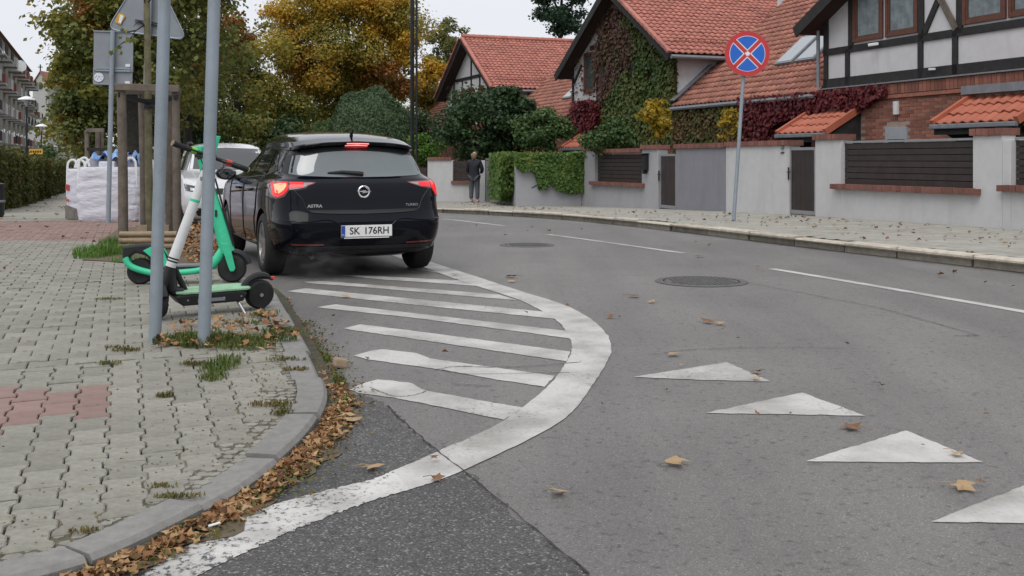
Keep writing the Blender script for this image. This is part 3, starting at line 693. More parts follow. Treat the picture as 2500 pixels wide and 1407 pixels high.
# brick ground floor
wl=MB(); fbox(wl,-6,tl,-.10,.0,GB-.3,ZF-.02); gw=wl.build('brick_wall',M['mortar'],h3)
bme=bpy.data.meshes.new('brick'); _b=MB().box((0,0,0),(.245,.02,.066)); bme.from_pydata(_b.v,[],_b.f); bme.materials.append(M['brick'])
off=PO(h3); r=random.Random(2); n=0
zz=1.86; row=0
def covered(t,z): return (3.10<t<5.0 and 1.6<z<2.75) or (-2.4<t<-.35 and 1.6<z<2.8) or (1.55<t<2.38 and z<2.30) or (-.55<t<.12 and z<2.35)
bl=[]
while zz<2.92:
    for k in range(-12,22):
        tt=k*.258+(.129 if row%2 else 0)
        if tt>4.75 or tt<-2.6 or covered(tt,zz): continue
        c=FP(tt,-.102,zz)+FN*r.uniform(-.004,.004); bl.append(c)
    zz+=.081; row+=1
for c in bl[:300]: inst(bme,'brick',frame(c-off,FD,FN,V(0,0,1)),gw)
# upright bricks below the timber floor, with a zinc flashing
sme=bpy.data.meshes.new('brick'); _b=MB().box((0,0,0),(.105,.06,.235)); sme.from_pydata(_b.v,[],_b.f); sme.materials.append(M['brick'])
tt=-4.0
while tt<2.9: inst(sme,'brick',frame(FP(tt,-.125,ZF-.20)+FN*r.uniform(-.006,.006)-off,FD,FN,V(0,0,1)),gw); tt+=.117
fb=MB(); fbox(fb,-6,tl+.02,-.20,-.02,ZF-.062,ZF-.035); fb.build('flashing',M['zinc'],h3)
fb=MB(); fbox(fb,-6,4.7,-.17,-.12,ZF-.42,ZF-.34); fb.build('brick_ledge',M['brick'],h3)
def shutter_window(par,t0,t1,z1,zt,open_z):
    w=MB(); fbox(w,t0,t0+.07,-.16,-.08,z1,zt); fbox(w,t1-.07,t1,-.16,-.08,z1,zt); fbox(w,t0+.07,t1-.07,-.155,-.08,open_z,zt); o=w.build('window',M['shutter_box'],par,bevel=.005)
    g=MB(); fbox(g,t0+.07,t1-.07,-.11,-.085,z1,open_z); g.build('pane',M['far_window'],o)
shutter_window(h3,1.60,2.32,1.1,2.16,1.88); shutter_window(h3,-.52,.05,1.1,2.22,1.92)
lp=MB(); lp.lathe([(.0,-.16),(.075,-.155),(.08,.15),(.0,.16)],FP(1.95,-.15,2.62),n=14); lp.build('wall_lamp',M['plaster'],h3,smooth=True)
def canopy(par,t0,t1,ztop,zlow,proj):
    tw=thing_part=None
    o=FP(t0,-.1-proj,zlow); dv=(FP(t0,-.1,ztop)-o); Ls=dv.length; dv.normalize(); nn=dv.cross(FD).normalized(); nn=nn if nn.z>0 else -nn
    b=MB(); b.prism([o-nn*.02,o+dv*Ls-nn*.02,FP(t1,-.1,ztop)-nn*.02,FP(t1,-.1-proj,zlow)-nn*.02],-nn*.06); c=b.build('canopy',M['timber'],par)
    nv=3; nu=max(1,round((t1-t0)/.25)); tileroof(c,o.copy(),FD,dv,nu,nv,'tile_new',sx=(t1-t0)/(nu*TW),sy=Ls/(nv*TH),seed=int(t0*10)+9)
    for s,tt in ((1,t0),(1,t1)):
        v=MB(); v.bar(FP(tt,-.1-proj-.03,zlow-.0)+nn*.02,FP(tt,-.1,ztop)+nn*.02,.10,.16,up=nn); v.build('verge_tiles',M['tile_new'],c)
        v=MB(); v.prism([FP(tt,-.1,ztop-.1),FP(tt,-.1-proj*.9,zlow-.06),FP(tt,-.1,zlow-.55)],FD*.05); v.build('bracket',M['dark_void'] if False else M['timber'],c)
    g=MB(); fbox(g,t0-.02,t1+.02,-.1-proj-.12,-.1-proj-.0,zlow-.10,zlow+.0); g.build('gutter',M['zinc'],c,bevel=.02)
    g=MB(); fbox(g,t0+.02,t1-.02,-.1-proj-.02,-.1-proj+.04,zlow-.22,zlow-.1); g.build('fascia',M['timber'],c)
canopy(h3,3.25,5.2,2.66,2.06,1.05); canopy(h3,-2.5,-.32,2.74,2.14,1.05)
g=MB(); fbox(g,-2.6,-.2,-.30,-.10,2.80,2.98); g.build('canopy_flashing',M['zinc'],h3)
dp=MB(); dp.tube([FP(4.95,-.08,ZF+.6),FP(4.95,-.08,ZF-.02)],.05,8); dp.tube([FP(4.95,-.08,ZE-.2),FP(4.95,-.08,ZF+.6)],.05,8); dp.build('downpipe',M['zinc'],h3)
b=MB(); b.bar(FP(2.75,-.30,ZF+.90),FP(2.62,-.10,ZF+.93),.07,.07); b.build('security_camera',M['lamp_white'],h3,bevel=.015)
b=MB(); b.bar(FP(.75,-.12,ZF+.16),FP(.95,-.10,ZF+.17),.05,.05); b.build('wall_light',M['lamp_white'],h3,bevel=.012)
# ---- middle house, its gable overgrown
h2=gable_house(16.7,4.25,'gabled house in the middle whose front is overgrown with red and green creeper')
for a,c,z0,z1 in ((18.75,19.75,ZF+.75,ZF+2.35),(17.45,18.35,ZF+.75,ZF+2.2),(15.2,15.9,ZF+.7,ZF+2.0),(13.7,14.4,ZF+.8,ZF+2.1)): facade_win(h2,a,c,z0,z1,curt=False)
b=MB()
for tt in (20.85,18.55,17.3): beam(b,0,(tt,ZF),(tt,ZE+.6),.15)
for z,ta,tb in ((ZF+.1,12.5,20.9),(ZF+2.5,14.2,19.2)): beam(b,0,(ta,z),(tb,z),.18)
beam(b,0,(20.8,ZF+1.2),(20.0,ZF+1.9),.12)
b.build('timber_frame',M['timber'],h2)
wl=MB(); fbox(wl,12.45,20.95,-.08,.0,GB-.3,ZF-.02); wl.build('brick_wall',M['brick'],h2)
shutter_window(h2,19.55,20.4,1.1,2.05,1.75); shutter_window(h2,16.9,17.8,1.1,2.05,1.75)
canopy(h2,17.6,19.3,2.5,1.85,1.05)
# ---- far house, gable with arched timber panels
h1=gable_house(34.0,4.25,'far gabled house with white half-timbered gable and red tiled roof')
b=MB()
for z,w in ((ZF+1.0,.15),(ZE+.75,.16)): beam(b,0,(29.85,z),(38.15,z),w) if z<ZE else beam(b,0,(31.2,z),(36.8,z),w)
for tt in (34.0,): beam(b,0,(tt,ZE+.7),(tt,ZR-.3),.15)
for tt in (31.0,32.6,34.0,35.5,37.0): beam(b,0,(tt,ZF+1.0),(tt,ZE+.75),.13)
beam(b,0,(34.0,ZF+.2),(33.2,ZF+1.4),.13); beam(b,0,(34.0,ZF+.2),(34.8,ZF+1.4),.13)
b.build('timber_frame',M['timber'],h1)
for tt in (30.3,31.8,33.3,34.75,36.2):
    o=MB(); fbox(o,tt,tt+1.15,-.05,.01,ZF+.1,ZF+1.5); pts=[FP(tt+.575+.575*math.cos(a),-.05,ZF+1.5+.45*math.sin(a)) for a in np.linspace(0,math.pi,10)]; o.prism(pts,FN*.06)
    w=o.build('window',M['window_wood'],h1); g=MB(); fbox(g,tt+.12,tt+1.03,-.062,-.045,ZF+.2,ZF+1.45); g.build('pane',M['window_glass'],w)
wl=MB(); fbox(wl,29.7,38.3,-.08,.0,GB-.5,ZF-.02); wl.build('brick_wall',M['brick'],h1)
ch=MB(); fbox(ch,26.2,27.3,5.0,6.1,ZE,ZR+.62); co=ch.build('chimney',M['plaster'],h1); ch=MB(); fbox(ch,26.05,27.45,4.85,6.25,ZR+.62,ZR+.78); ch.build('cap',M['tile_red'],co)
ch=MB()
for a in (26.15,27.2): fbox(ch,a,a+.14,4.93,5.0,ZE,ZR+.62)
ch.build('trim',M['brick'],co)
# ---- low wings between the gabled houses, long tiled lean-to roofs
def wing(t0,t1,label,sky,mat='tile_old',keep=None,chim=None):
    w=thing('house_wing',label,'house wing',FP((t0+t1)/2,0,GB),'low wings between the gabled houses')
    b=MB(); fbox(b,t0,t1,.03,7,GB-.3,ZL-.06); wa=b.build('wall',M['brick'],w)
    tg=math.tan(R(40)); o=FP(t0,-.25,ZL-.21+.08); dv=(FN*math.cos(R(40))+V(0,0,math.sin(R(40)))); nn=V(0,0,1)*math.cos(R(40))-FN*math.sin(R(40)); Ls=7.2
    b=MB(); b.prism([o-nn*.05,o+FD*(t1-t0)-nn*.05,o+FD*(t1-t0)+dv*Ls-nn*.05,o+dv*Ls-nn*.05],-nn*.12); rf=b.build('roof',M['underlay'],w)
    nu=int((t1-t0)/TW)+1; nv=int(Ls/TH); tileroof(rf,o.copy(),FD,dv,nu,nv,mat,keep=keep,sx=(t1-t0)/(nu*TW),seed=int(t0))
    g=MB(); g.tube([o-dv*.05-nn*.06,o+FD*(t1-t0)-dv*.05-nn*.06],.07,8); g.build('gutter',M['zinc'],w)
    for s0,s1,v0_,v1_ in sky:
        k=MB(); k.prism([o+FD*s0+dv*v0_+nn*.05,o+FD*s1+dv*v0_+nn*.05,o+FD*s1+dv*v1_+nn*.05,o+FD*s0+dv*v1_+nn*.05],nn*.07); ko=k.build('skylight',M['zinc'],w)
        k=MB(); e=.07; k.prism([o+FD*(s0+e)+dv*(v0_+e)+nn*.122,o+FD*(s1-e)+dv*(v0_+e)+nn*.122,o+FD*(s1-e)+dv*(v1_-e)+nn*.122,o+FD*(s0+e)+dv*(v1_-e)+nn*.122],nn*.01); k.build('pane',M['sky_glass'],ko)
    return w
w23=wing(4.83,12.42,'long low wing with weathered tile roof and twin skylight left of the half-timbered house',[(2.6,3.45,1.55,2.9),(1.6,2.45,1.55,2.9)])
b=MB(); fbox(b,11.75,12.95,4.3,5.4,ZL+2,ZR+2.5); c=b.build('chimney',M['plaster'],w23)
b=MB(); fbox(b,11.65,13.05,4.2,5.5,ZL+3.2,ZL+3.45); b.build('flashing',M['zinc'],c)
# valley and wall flashing against the middle house
o0=FP(12.42,-.25,ZL+.02); b=MB(); dv=(FN*math.cos(R(40))+V(0,0,math.sin(R(40)))); b.bar(o0-FD*.06+V(0,0,.05),o0-FD*.06+dv*1.9+V(0,0,.05),.22,.05); b.build('flashing',M['zinc'],w23)
wing(20.98,29.72,'shaded low wing with brown tile roof and skylight between middle and far house',[(.8,1.7,1.3,2.9),(1.8,2.7,1.3,2.9)])
wing(38.28,47,'low wing with brown tile roof left of the far house, skylight on it',[(2.2,3.2,1.3,2.7),(.9,1.9,1.3,2.7)])
# ---- garden walls along the pavement
A0=V(6.17,21,0); AD=FD; AN=FN
def AP(s,q,z): p=A0+AD*s+AN*q; return V(p.x,p.y,z)
def abox(b,s0,s1,q0,q1,z0,z1):
    g0=min(SWR(AP(s0,0,0).y),SWR(AP(s1,0,0).y)); return b.prism([AP(s0,q0,z0),AP(s1,q0,z0),AP(s1,q1,z0),AP(s0,q1,z0)],(0,0,z1-z0))
def sx(px,q=-.0):
    """position along the wall line seen at image column px"""
    k=(px-1250)/2500; a=A0+AN*q; return (a.x-k*a.y)/(k*AD.y-AD.x)
cme=bpy.data.meshes.new('brick'); _b=MB().box((0,0,0),(.118,.40,.115)); cme.from_pydata(_b.v,[],_b.f); cme.materials.append(M['cap_brick'])
sme2=bpy.data.meshes.new('brick'); _b=MB().box((0,0,0),(.118,.20,.10)); sme2.from_pydata(_b.v,[],_b.f); sme2.materials.append(M['cap_brick'])
def caprow(par,s0,s1,z,me,q,step=.124):
    n=max(1,round((s1-s0)/step)); st=(s1-s0)/n; off=PO(par); r=random.Random(int(s0*97))
    for i in range(n): inst(me,'brick',frame(AP(s0+(i+.5)*st,q+r.uniform(-.006,.006),z+r.uniform(-.004,.004))-off,AD*(st-.007)/.118,AN,V(0,0,1)),par)
def wallseg(name,label,px0,px1,topy,mat,opening=None,cap=True,capov=(.0,.0)):
    """garden wall between two image columns, far px0 to near px1; opening=(pxa,pxb,topy,boty) filled with boards"""
    s0,s1=sx(px0),sx(px1)          # s0 > s1
    lo=AP(s1,0,0); hi=AP((s0+s1)/2,0,0); zt=HC-(topy-390)/2500*hi.y
    t=thing(name,label,'wall',V(hi.x,hi.y,SWR(hi.y)))
    zb=min(SWR(AP(s0,0,0).y),SWR(AP(s1,0,0).y))-.15; b=MB()
    if not opening: abox(b,s1,s0,0,.30,zb,zt)
    else:
        a,c=sx(opening[0]),sx(opening[1]); m=AP((a+c)/2,0,0); z1=HC-(opening[2]-390)/2500*m.y; z0=HC-(opening[3]-390)/2500*m.y
        if s0-a>.02: abox(b,a,s0,0,.30,zb,zt)
        if c-s1>.02: abox(b,s1,c,0,.30,zb,zt)
        abox(b,c,a,.0,.30,zb,z0)
    t_w=b.build('wall_body',M[mat],t,bevel=.012)
    if opening:
        caprow(t,c-.18 if len(opening)<5 else c-.02,a+.18,z0+.05,sme2,-.02)
        hgt=z1-z0-.12; nb=7
        for i in range(nb):
            bb=MB(); abox(bb,c+.01,a-.01,.10,.13,z0+.105+i*hgt/nb,z0+.105+(i+1)*hgt/nb-.012); bb.build('fence_board',M['fence_board'],t)
        tr_=MB(); abox(tr_,c,a,.08,.16,z1-.01,z1+.03); tr_.build('top_rail',M['alu'],t)
        bk=MB(); abox(bk,c+.02,a-.02,.15,.165,z0+.1,z1-.02); bk.build('backing',M['dark_void'],t)
        if cap:
            if s0-a>.1: caprow(t,a-.03,s0+.03,zt+.055,cme,.15)
            if c-s1>.1: caprow(t,s1-.03,c+.03,zt+.055,cme,.15)
            if cap=='over': caprow(t,c-.0,a+.0,z1+.09,cme,.15)
    elif cap: caprow(t,s1-capov[0],s0+capov[1],zt+.055,cme,.15)
    return t,zt
def gate(label,px0,px1,topy,boty):
    s0,s1=sx(px0),sx(px1); m=AP((s0+s1)/2,0,0); zt=HC-(topy-390)/2500*m.y; zb=SWR(m.y)+.02
    t=thing('garden_gate',label,'gate',V(m.x,m.y,zb),'narrow garden gates')
    f=MB(); k=.06
    abox(f,s1,s1+k,.04,.10,zb,zt); abox(f,s0-k,s0,.04,.10,zb,zt); abox(f,s1+k,s0-k,.042,.10,zt-k,zt); abox(f,s1+k,s0-k,.042,.10,zb,zb+.08); f.build('frame',M['alu'],t)
    n=5; w=(s0-s1-2*k)/n
    for i in range(n):
        b=MB(); abox(b,s1+k+i*w+.002,s1+k+(i+1)*w-.002,.055,.085,zb+.08,zt-k); b.build('board',M['fence_board'],t)
    h=MB(); h.bar(AP(s0-.03,.0,zb+.72),AP(s0-.03,.0,zb+.98),.03,.03); h.tube([AP(s0-.03,.04,zb+.88),AP(s0-.03,-.04,zb+.88),AP(s0-.14,-.04,zb+.88)],.011,6); h.build('handle',M['black_plastic'],t)
wallseg('garden_wall','pale rendered garden wall at right edge with wide dark boarded opening',1990,2446,337,'render_white',(2052,2375,345,468))
wallseg('garden_wall','white rendered garden wall cut by the right picture edge, boards in its opening',2446.5,3100,335,'render_white',(2468,2900,335,475),cap=False)
wallseg('garden_wall','plain white rendered garden wall panel behind the no-stopping sign',1772,1925,357,'render_white',capov=(.05,-.001))
wallseg('garden_wall','plain dark grey rendered garden wall panel between gate and white wall',1650,1771.5,362,'render_grey',capov=(.0,.05))
t_,zt_=wallseg('garden_wall','grey rendered garden wall with dark boarded opening and black letterbox',1420,1606,366,'render_pale',(1452,1567,376,454),cap='over')
gate('narrow dark boarded garden gate in the white wall, right of the sign post',1923,1988,360,527)
gate('narrow dark boarded garden gate beside the letterbox in the grey wall',1607,1648,376,508)
# letterbox, door bell
s=sx(1580); t=thing('letterbox','black metal letterbox hung on the grey garden wall by the gate','letterbox',AP(s,-.1,.9)); zc=HC-(397-390)/2500*AP(s,0,0).y
b=MB(); b.box(AP(s,-.07,zc),(.20,.12,.42),Matrix((AD,AN,V(0,0,1))).transposed()); b.build('box',M['black_metal'],t,bevel=.012)
b=MB(); b.bar(AP(s-.12,-.09,zc+.24),AP(s+.12,-.09,zc+.20),.18,.02); b.build('lid',M['black_metal'],t)
b=MB(); b.tube([AP(s,-.13,zc-.26),AP(s,-.02,zc-.26)],.05,12); b.build('newspaper_tube',M['black_metal'],t)
s=sx(1911); zc=HC-(365-390)/2500*AP(s,0,0).y; t=thing('doorbell','small round doorbell and house number on white wall left of the gate','doorbell',AP(s,-.02,zc))
b=MB(); b.lathe([(.0,-.03),(.045,-.025),(.05,0)],AP(s,0,zc+.04),axis=tuple(AN),n=14); b.build('button_plate',M['zinc'],t); b=MB(); b.tube([AP(s-.06,-.015,zc-.06),AP(s+.05,-.015,zc-.08)],.014,6); b.build('number_plate',M['ink_black'],t)
# ---- white wall with ivy, the recess and the far wall beside the person
pB=AP(sx(1420),0,0); pC=V(.12,31.2,0); pD=V(-.75,35.6,0); pE=V(-3.0,36.4,0)
def freewall(name,label,a,c,h,mat,th=.3,cap=None,opening=None):
    t=thing(name,label,'wall',V((a.x+c.x)/2,(a.y+c.y)/2,SWR((a.y+c.y)/2))); d=(c-a).normalized(); n=V(-d.y,d.x,0); n=n if n.y>0 else -n
    za=SWR(a.y); zc=SWR(c.y)
    def P(s,q,z): p=a+(c-a)*s+n*q; return V(p.x,p.y,z)
    b=MB()
    def blk(s0,s1,z0,z1): 
        b.add([P(s0,0,za-.2 if z0 is None else z0),P(s1,0,zc-.2 if z0 is None else z0),P(s1,th,zc-.2 if z0 is None else z0),P(s0,th,za-.2 if z0 is None else z0),P(s0,0,z1),P(s1,0,z1),P(s1,th,z1),P(s0,th,z1)],[(0,1,2,3),(4,7,6,5),(0,4,5,1),(1,5,6,2),(2,6,7,3),(3,7,4,0)])
    zt=max(za,zc)+h
    if opening:
        blk(0,opening[0],None,zt); blk(opening[1],1,None,zt); blk(opening[0],opening[1],None,za+.62)
    else: blk(0,1,None,zt)
    b.build('wall_body',M[mat],t)
    if opening:
        L=(c-a).length
        for i in range(6):
            bb=MB(); z0=za+.72+i*(h-.74)/6; bb.bar(P(opening[0]+.003,.12,z0+.06),P(opening[1]-.003,.12,z0+.06),.03,(h-.74)/6-.012); bb.build('fence_board',M['fence_board'],t)
        cs=MB(); cs.bar(P(opening[0]-.02,.06,za+.67),P(opening[1]+.02,.06,za+.67),.30,.10); cs.build('sill',M['cap_brick'],t)
    if cap:
        L=(c-a).length; n_=int(L*(cap[1]-cap[0])/.124); off=PO(t)
        for i in range(n_): 
            s_=cap[0]+(i+.5)/n_*(cap[1]-cap[0]); inst(cme,'brick',frame(P(s_,th/2,zt+.055)-off,d,n,V(0,0,1)),t)
    return t
freewall('garden_wall','smooth pale garden wall half hidden under a thick curtain of ivy',pC,pB-V(.012,.02,0),1.45,'render_pale')
freewall('garden_wall','short garden wall return running back into the driveway recess under ivy',V(-.42,35.2,0),pC+V(-.02,.35,0),1.35,'render_pale',.25)
freewall('garden_wall','far white garden wall with brick cap and brown boards behind the standing person',pE,V(-.95,36.0,0),1.45,'render_white',.3,(0,.42),(.44,.86))
gp=thing('gate_post','dark grey gate post at the end of the wall beside the standing person','post',V(-.82,35.95,SWR(36)))
b=MB(); b.box(V(-.84,35.9,SWR(36)+.72),(.14,.25,1.5)); b.build('post',M['render_grey'],gp)
b=MB(); b.box(V(-.84,35.9,SWR(36)+1.49),(.18,.3,.05)); b.build('cap',M['zinc'],gp)
fg=thing('fence_panel','low dark brown fence panel at the left end of the far white wall','fence',V(-3.9,37,SWR(37)))
for i in range(6):
    b=MB(); b.bar(V(-3.05,36.6,SWR(36.6)+.15+i*.19),V(-5.2,37.8,SWR(37)+.15+i*.19),.03,.17); b.build('fence_board',M['fence_board'],fg)
# ================================================================ CARS
class Shell:
    """car body: stacked plan outlines, z -> half width, rear, front, squareness"""
    def __init__(s, rows, th, pos, S_=1.0, bow=0.0):
        a=np.array(rows,float); s.a=a; s.th=th; s.pos=Vector(pos); s.S=S_; s.bow=bow
        s.c=math.cos(th); s.s=math.sin(th)
    def par(s,z): return [float(np.interp(z,s.a[:,0],s.a[:,i])) for i in range(1,5)]
    def Wd(s,x,y,z):
        if s.bow and z>1.1: k=min(1,(z-1.1)/.26); k=k*k*(3-2*k); z-=s.bow*k*(x/.65)**2
        x*=s.S;y*=s.S;z*=s.S
        return V(s.pos.x+x*s.c-y*s.s, s.pos.y+x*s.s+y*s.c, s.pos.z+z)
    def dirw(s,v): return V(v[0]*s.c-v[1]*s.s, v[0]*s.s+v[1]*s.c, v[2])
    def rear(s,x,z,off=0):
        w,yr,yf,n=s.par(z); yc=(yr+yf)/2; a=(yf-yr)/2; k=min(1,abs(x/w)); return s.Wd(x, yc-a*(1-k**n)**(1/n)-off, z)
    def front(s,x,z,off=0):
        w,yr,yf,n=s.par(z); yc=(yr+yf)/2; a=(yf-yr)/2; k=min(1,abs(x/w)); return s.Wd(x, yc+a*(1-k**n)**(1/n)+off, z)
    def side(s,sg,y,z,off=0):
        w,yr,yf,n=s.par(z); yc=(yr+yf)/2; a=(yf-yr)/2; k=min(1,abs((y-yc)/a)); return s.Wd(sg*(w*(1-k**n)**(1/n)+off), y, z)
    def ring(s,z,N=96):
        w,yr,yf,n=s.par(z); yc=(yr+yf)/2; a=(yf-yr)/2; out=[]
        for k in range(N):
            t=2*math.pi*k/N; c_=math.cos(t); s_=math.sin(t)
            # even spread round a squarish outline
            e=2/n; x=w*math.copysign(abs(c_)**e,c_); y=yc+a*math.copysign(abs(s_)**e,s_); out.append(s.Wd(x,y,z))
        return out
    def body(s, holes, N=120, sub=3):
        zs=[]
        for i in range(len(s.a)-1):
            for k in range(sub): zs.append(s.a[i,0]+(s.a[i+1,0]-s.a[i,0])*k/sub)
        zs.append(s.a[-1,0]); b=MB(); vs=[]
        for z in zs: vs+=s.ring(z,N)
        fs=[(i*N+k,i*N+(k+1)%N,(i+1)*N+(k+1)%N,(i+1)*N+k) for i in range(len(zs)-1) for k in range(N)]
        fs+=[tuple(range(N-1,-1,-1)),tuple(range((len(zs)-1)*N,len(zs)*N))]
        b.add(vs,fs)
        me=bpy.data.meshes.new('tmp'); me.from_pydata([tuple(p) for p in b.v],[],b.f); ob=bpy.data.objects.new('tmp',me); COL.objects.link(ob)
        cut=[]
        for (y,z,r) in holes:
            for sg in (-1,1):
                c=MB(); c.lathe([(r,0),(r,.40*s.S)],s.Wd(sg*.62,y,z),axis=tuple(s.dirw((sg,0,0))),n=36)
                m2=bpy.data.meshes.new('cut'); m2.from_pydata([tuple(p) for p in c.v],[],c.f)
                bm=bmesh.new(); bm.from_mesh(m2); bmesh.ops.recalc_face_normals(bm,faces=bm.faces); bm.to_mesh(m2); bm.free()
                c2=bpy.data.objects.new('cut',m2); COL.objects.link(c2); cut.append(c2)
                md=ob.modifiers.new('b','BOOLEAN'); md.operation='DIFFERENCE'; md.object=c2; md.solver='EXACT'
        bm=bmesh.new(); bm.from_mesh(me); bmesh.ops.recalc_face_normals(bm,faces=bm.faces); bm.to_mesh(me); bm.free()
        dg=bpy.context.evaluated_depsgraph_get(); dg.update(); m3=bpy.data.meshes.new_from_object(ob.evaluated_get(dg))
        for c in cut: bpy.data.objects.remove(c,do_unlink=True)
        bpy.data.objects.remove(ob,do_unlink=True); return m3
    def patch(s, fn, lo, hi, nu=16, nv=6, off=.005):
        """surface patch between a lower and an upper edge given as (a,z) polylines"""
        def ev(P,u):
            L=[0]
            for i in range(1,len(P)): L.append(L[-1]+math.hypot(P[i][0]-P[i-1][0],P[i][1]-P[i-1][1]))
            d=u*L[-1]; return float(np.interp(d,L,[p[0] for p in P])),float(np.interp(d,L,[p[1] for p in P]))
        b=MB()
        def g(u,v):
            a=ev(lo,u); c=ev(hi,u); x=a[0]+(c[0]-a[0])*v; z=a[1]+(c[1]-a[1])*v; return fn(x,z,off)
        b.grid(g,nu,nv); return b
def add_body(me,name,mat,par):
    off=PO(par)
    for v in me.vertices: v.co-=off
    me.materials.clear(); me.materials.append(M[mat]); smooth_mesh(me,32); o=bpy.data.objects.new(name,me); COL.objects.link(o); o.parent=par; return o
def wheel(sh,par,y,z,sg,r,wd=.21,rim=.228,spokes=5,xo=.895):
    ax=sh.dirw((sg,0,0)); c=sh.Wd(sg*(xo-wd),y,z); t=MB()
    pr=[(rim,0),(r-.03,0),(r-.008,.018),(r,.05),(r,wd-.05),(r-.008,wd-.018),(r-.035,wd+.002),(rim+.01,wd+.004),(rim-.004,wd-.012),(rim-.012,wd-.06),(rim-.012,0)]
    t.lathe([(a*sh.S,b*sh.S) for a,b in pr],c,axis=tuple(ax),n=40); w=t.build('wheel',M['rubber'],par,smooth=True)
    t=MB(); t.lathe([(rim-.004,wd-.10),(rim-.004,wd-.008),(rim-.02,wd-.008),(rim-.03,wd-.10)],c,axis=tuple(ax),n=40)
    up=V(0,0,1); fw=sh.dirw((0,1,0))
    for k in range(spokes):
        for dd in (-.17,.17):
            a=2*math.pi*k/spokes+.3; a2=a+dd*.55
            p0=c+ax*(wd-.035)+(fw*math.cos(a+dd*.9)+up*math.sin(a+dd*.9))*.05; p1=c+ax*(wd-.02)+(fw*math.cos(a2)+up*math.sin(a2))*(rim-.012); t.bar(p0,p1,.035,.022,up=ax)
    t.lathe([(.0,wd-.02),(.06,wd-.024),(.065,wd-.06)],c,axis=tuple(ax),n=20); t.build('rim',M['alloy'],w,smooth=False)
    t=MB(); t.lathe([(.0,wd-.085),(.14,wd-.085),(.14,wd-.10),(0,wd-.1)],c,axis=tuple(ax),n=24); t.build('brake_disc',M['cast_iron'],w)
    return w
def text_mesh(txt,size,M4,mat,par,name,ext=.0015,bold=0,sx=1.0):
    cu=bpy.data.curves.new('t','FONT'); cu.body=txt; cu.size=size; cu.align_x='CENTER'; cu.align_y='CENTER'; cu.extrude=ext; cu.offset=bold; cu.resolution_u=4
    ob=bpy.data.objects.new('t',cu); COL.objects.link(ob); dg=bpy.context.evaluated_depsgraph_get(); dg.update(); me=bpy.data.meshes.new_from_object(ob.evaluated_get(dg)); bpy.data.objects.remove(ob,do_unlink=True)
    T=Matrix.Translation(-PO(par))@M4@Matrix.Diagonal((sx,1,1,1)); me.transform(T); me.materials.clear(); me.materials.append(M[mat]); o=bpy.data.objects.new(name,me); COL.objects.link(o); o.parent=par; return o
# ---- black hatchback
rows=[(.19,.70,.42,3.85,6),(.24,.80,.16,4.12,6.5),(.29,.865,.07,4.27,7),(.40,.893,.02,4.35,7.5),(.50,.90,0,4.37,8),(.575,.902,0,4.37,8),(.62,.903,.035,4.365,8),(.68,.905,.075,4.35,8),
      (.75,.905,.095,4.33,8),(.83,.902,.100,4.27,8),(.90,.895,.115,4.12,8),(.955,.882,.15,3.85,8),(.995,.855,.20,3.55,7.5),(1.025,.81,.245,3.34,7),(1.05,.778,.275,3.2,7),(1.12,.75,.315,3.02,7),
      (1.20,.722,.355,2.86,7),(1.28,.692,.395,2.70,7),(1.335,.672,.420,2.58,7),(1.345,.668,.405,2.55,7.5),(1.352,.665,.345,2.53,8),(1.376,.655,.335,2.48,8),(1.386,.648,.342,2.46,8),(1.405,.64,.42,2.45,8),(1.430,.63,.52,2.43,8),(1.455,.615,.66,2.40,7),(1.478,.59,.84,2.36,6.5),(1.498,.55,1.08,2.3,6),(1.512,.47,1.36,2.25,5),(1.520,.36,1.6,2.15,4.5),(1.524,.22,1.75,2.0,4)]
th=R(23.2); cz=G(11)+.003
bc=thing('black_car','black five-door hatchback with lit brake lights standing on the hatched road marking','car',(-1.455,10.239,cz))
H=Shell(rows,th,(-1.455,10.239,cz),bow=.055)
add_body(H.body([(.83,.325,.365),(3.49,.325,.365)]),'body','car_black',bc)
# rear window, black spoiler underside, brake lights
rwn=H.patch(H.rear,[(-.70,1.055),(-.62,1.035),(-.3,1.022),(0,1.018),(.3,1.022),(.62,1.035),(.70,1.055)],[(-.640,1.275),(-.3,1.288),(0,1.292),(.3,1.288),(.640,1.275)],28,8).build('rear_window',M['rear_glass'],bc,smooth=True)
for sg in (-1,1):
    H.patch(H.rear,[(sg*.76,1.065),(sg*.704,1.055)],[(sg*.675,1.31),(sg*.644,1.277)],3,8,.004).build('window_surround',M['car_trim'],bc,smooth=True)
H.patch(H.rear,[(-.655,1.278),(-.3,1.292),(0,1.296),(.3,1.292),(.655,1.278)],[(-.66,1.333),(0,1.333),(.66,1.333)],24,3,.004).build('spoiler_underside',M['car_trim'],bc,smooth=True)
H.patch(H.rear,[(-.12,1.338),(.12,1.338)],[(-.115,1.366),(.115,1.366)],8,3,.006).build('high_brake_light',M['brake_strip'],bc)
H.patch(H.rear,[(-.115,1.294),(.115,1.294)],[(-.12,1.331),(.12,1.331)],8,3,.008).build('high_brake_housing',M['lens_dark'],bc)
w=MB(); p0=H.rear(-.02,1.052,.02); p1=H.rear(-.34,1.072,.018)
w.tube([H.rear(.03,1.047,.022),H.rear(.0,1.052,.028),H.rear(-.18,1.07,.02),H.rear(-.33,1.062,.012)],[.024,.024,.017,.008],8); w.build('rear_wiper',M['car_trim'],bc,smooth=True)
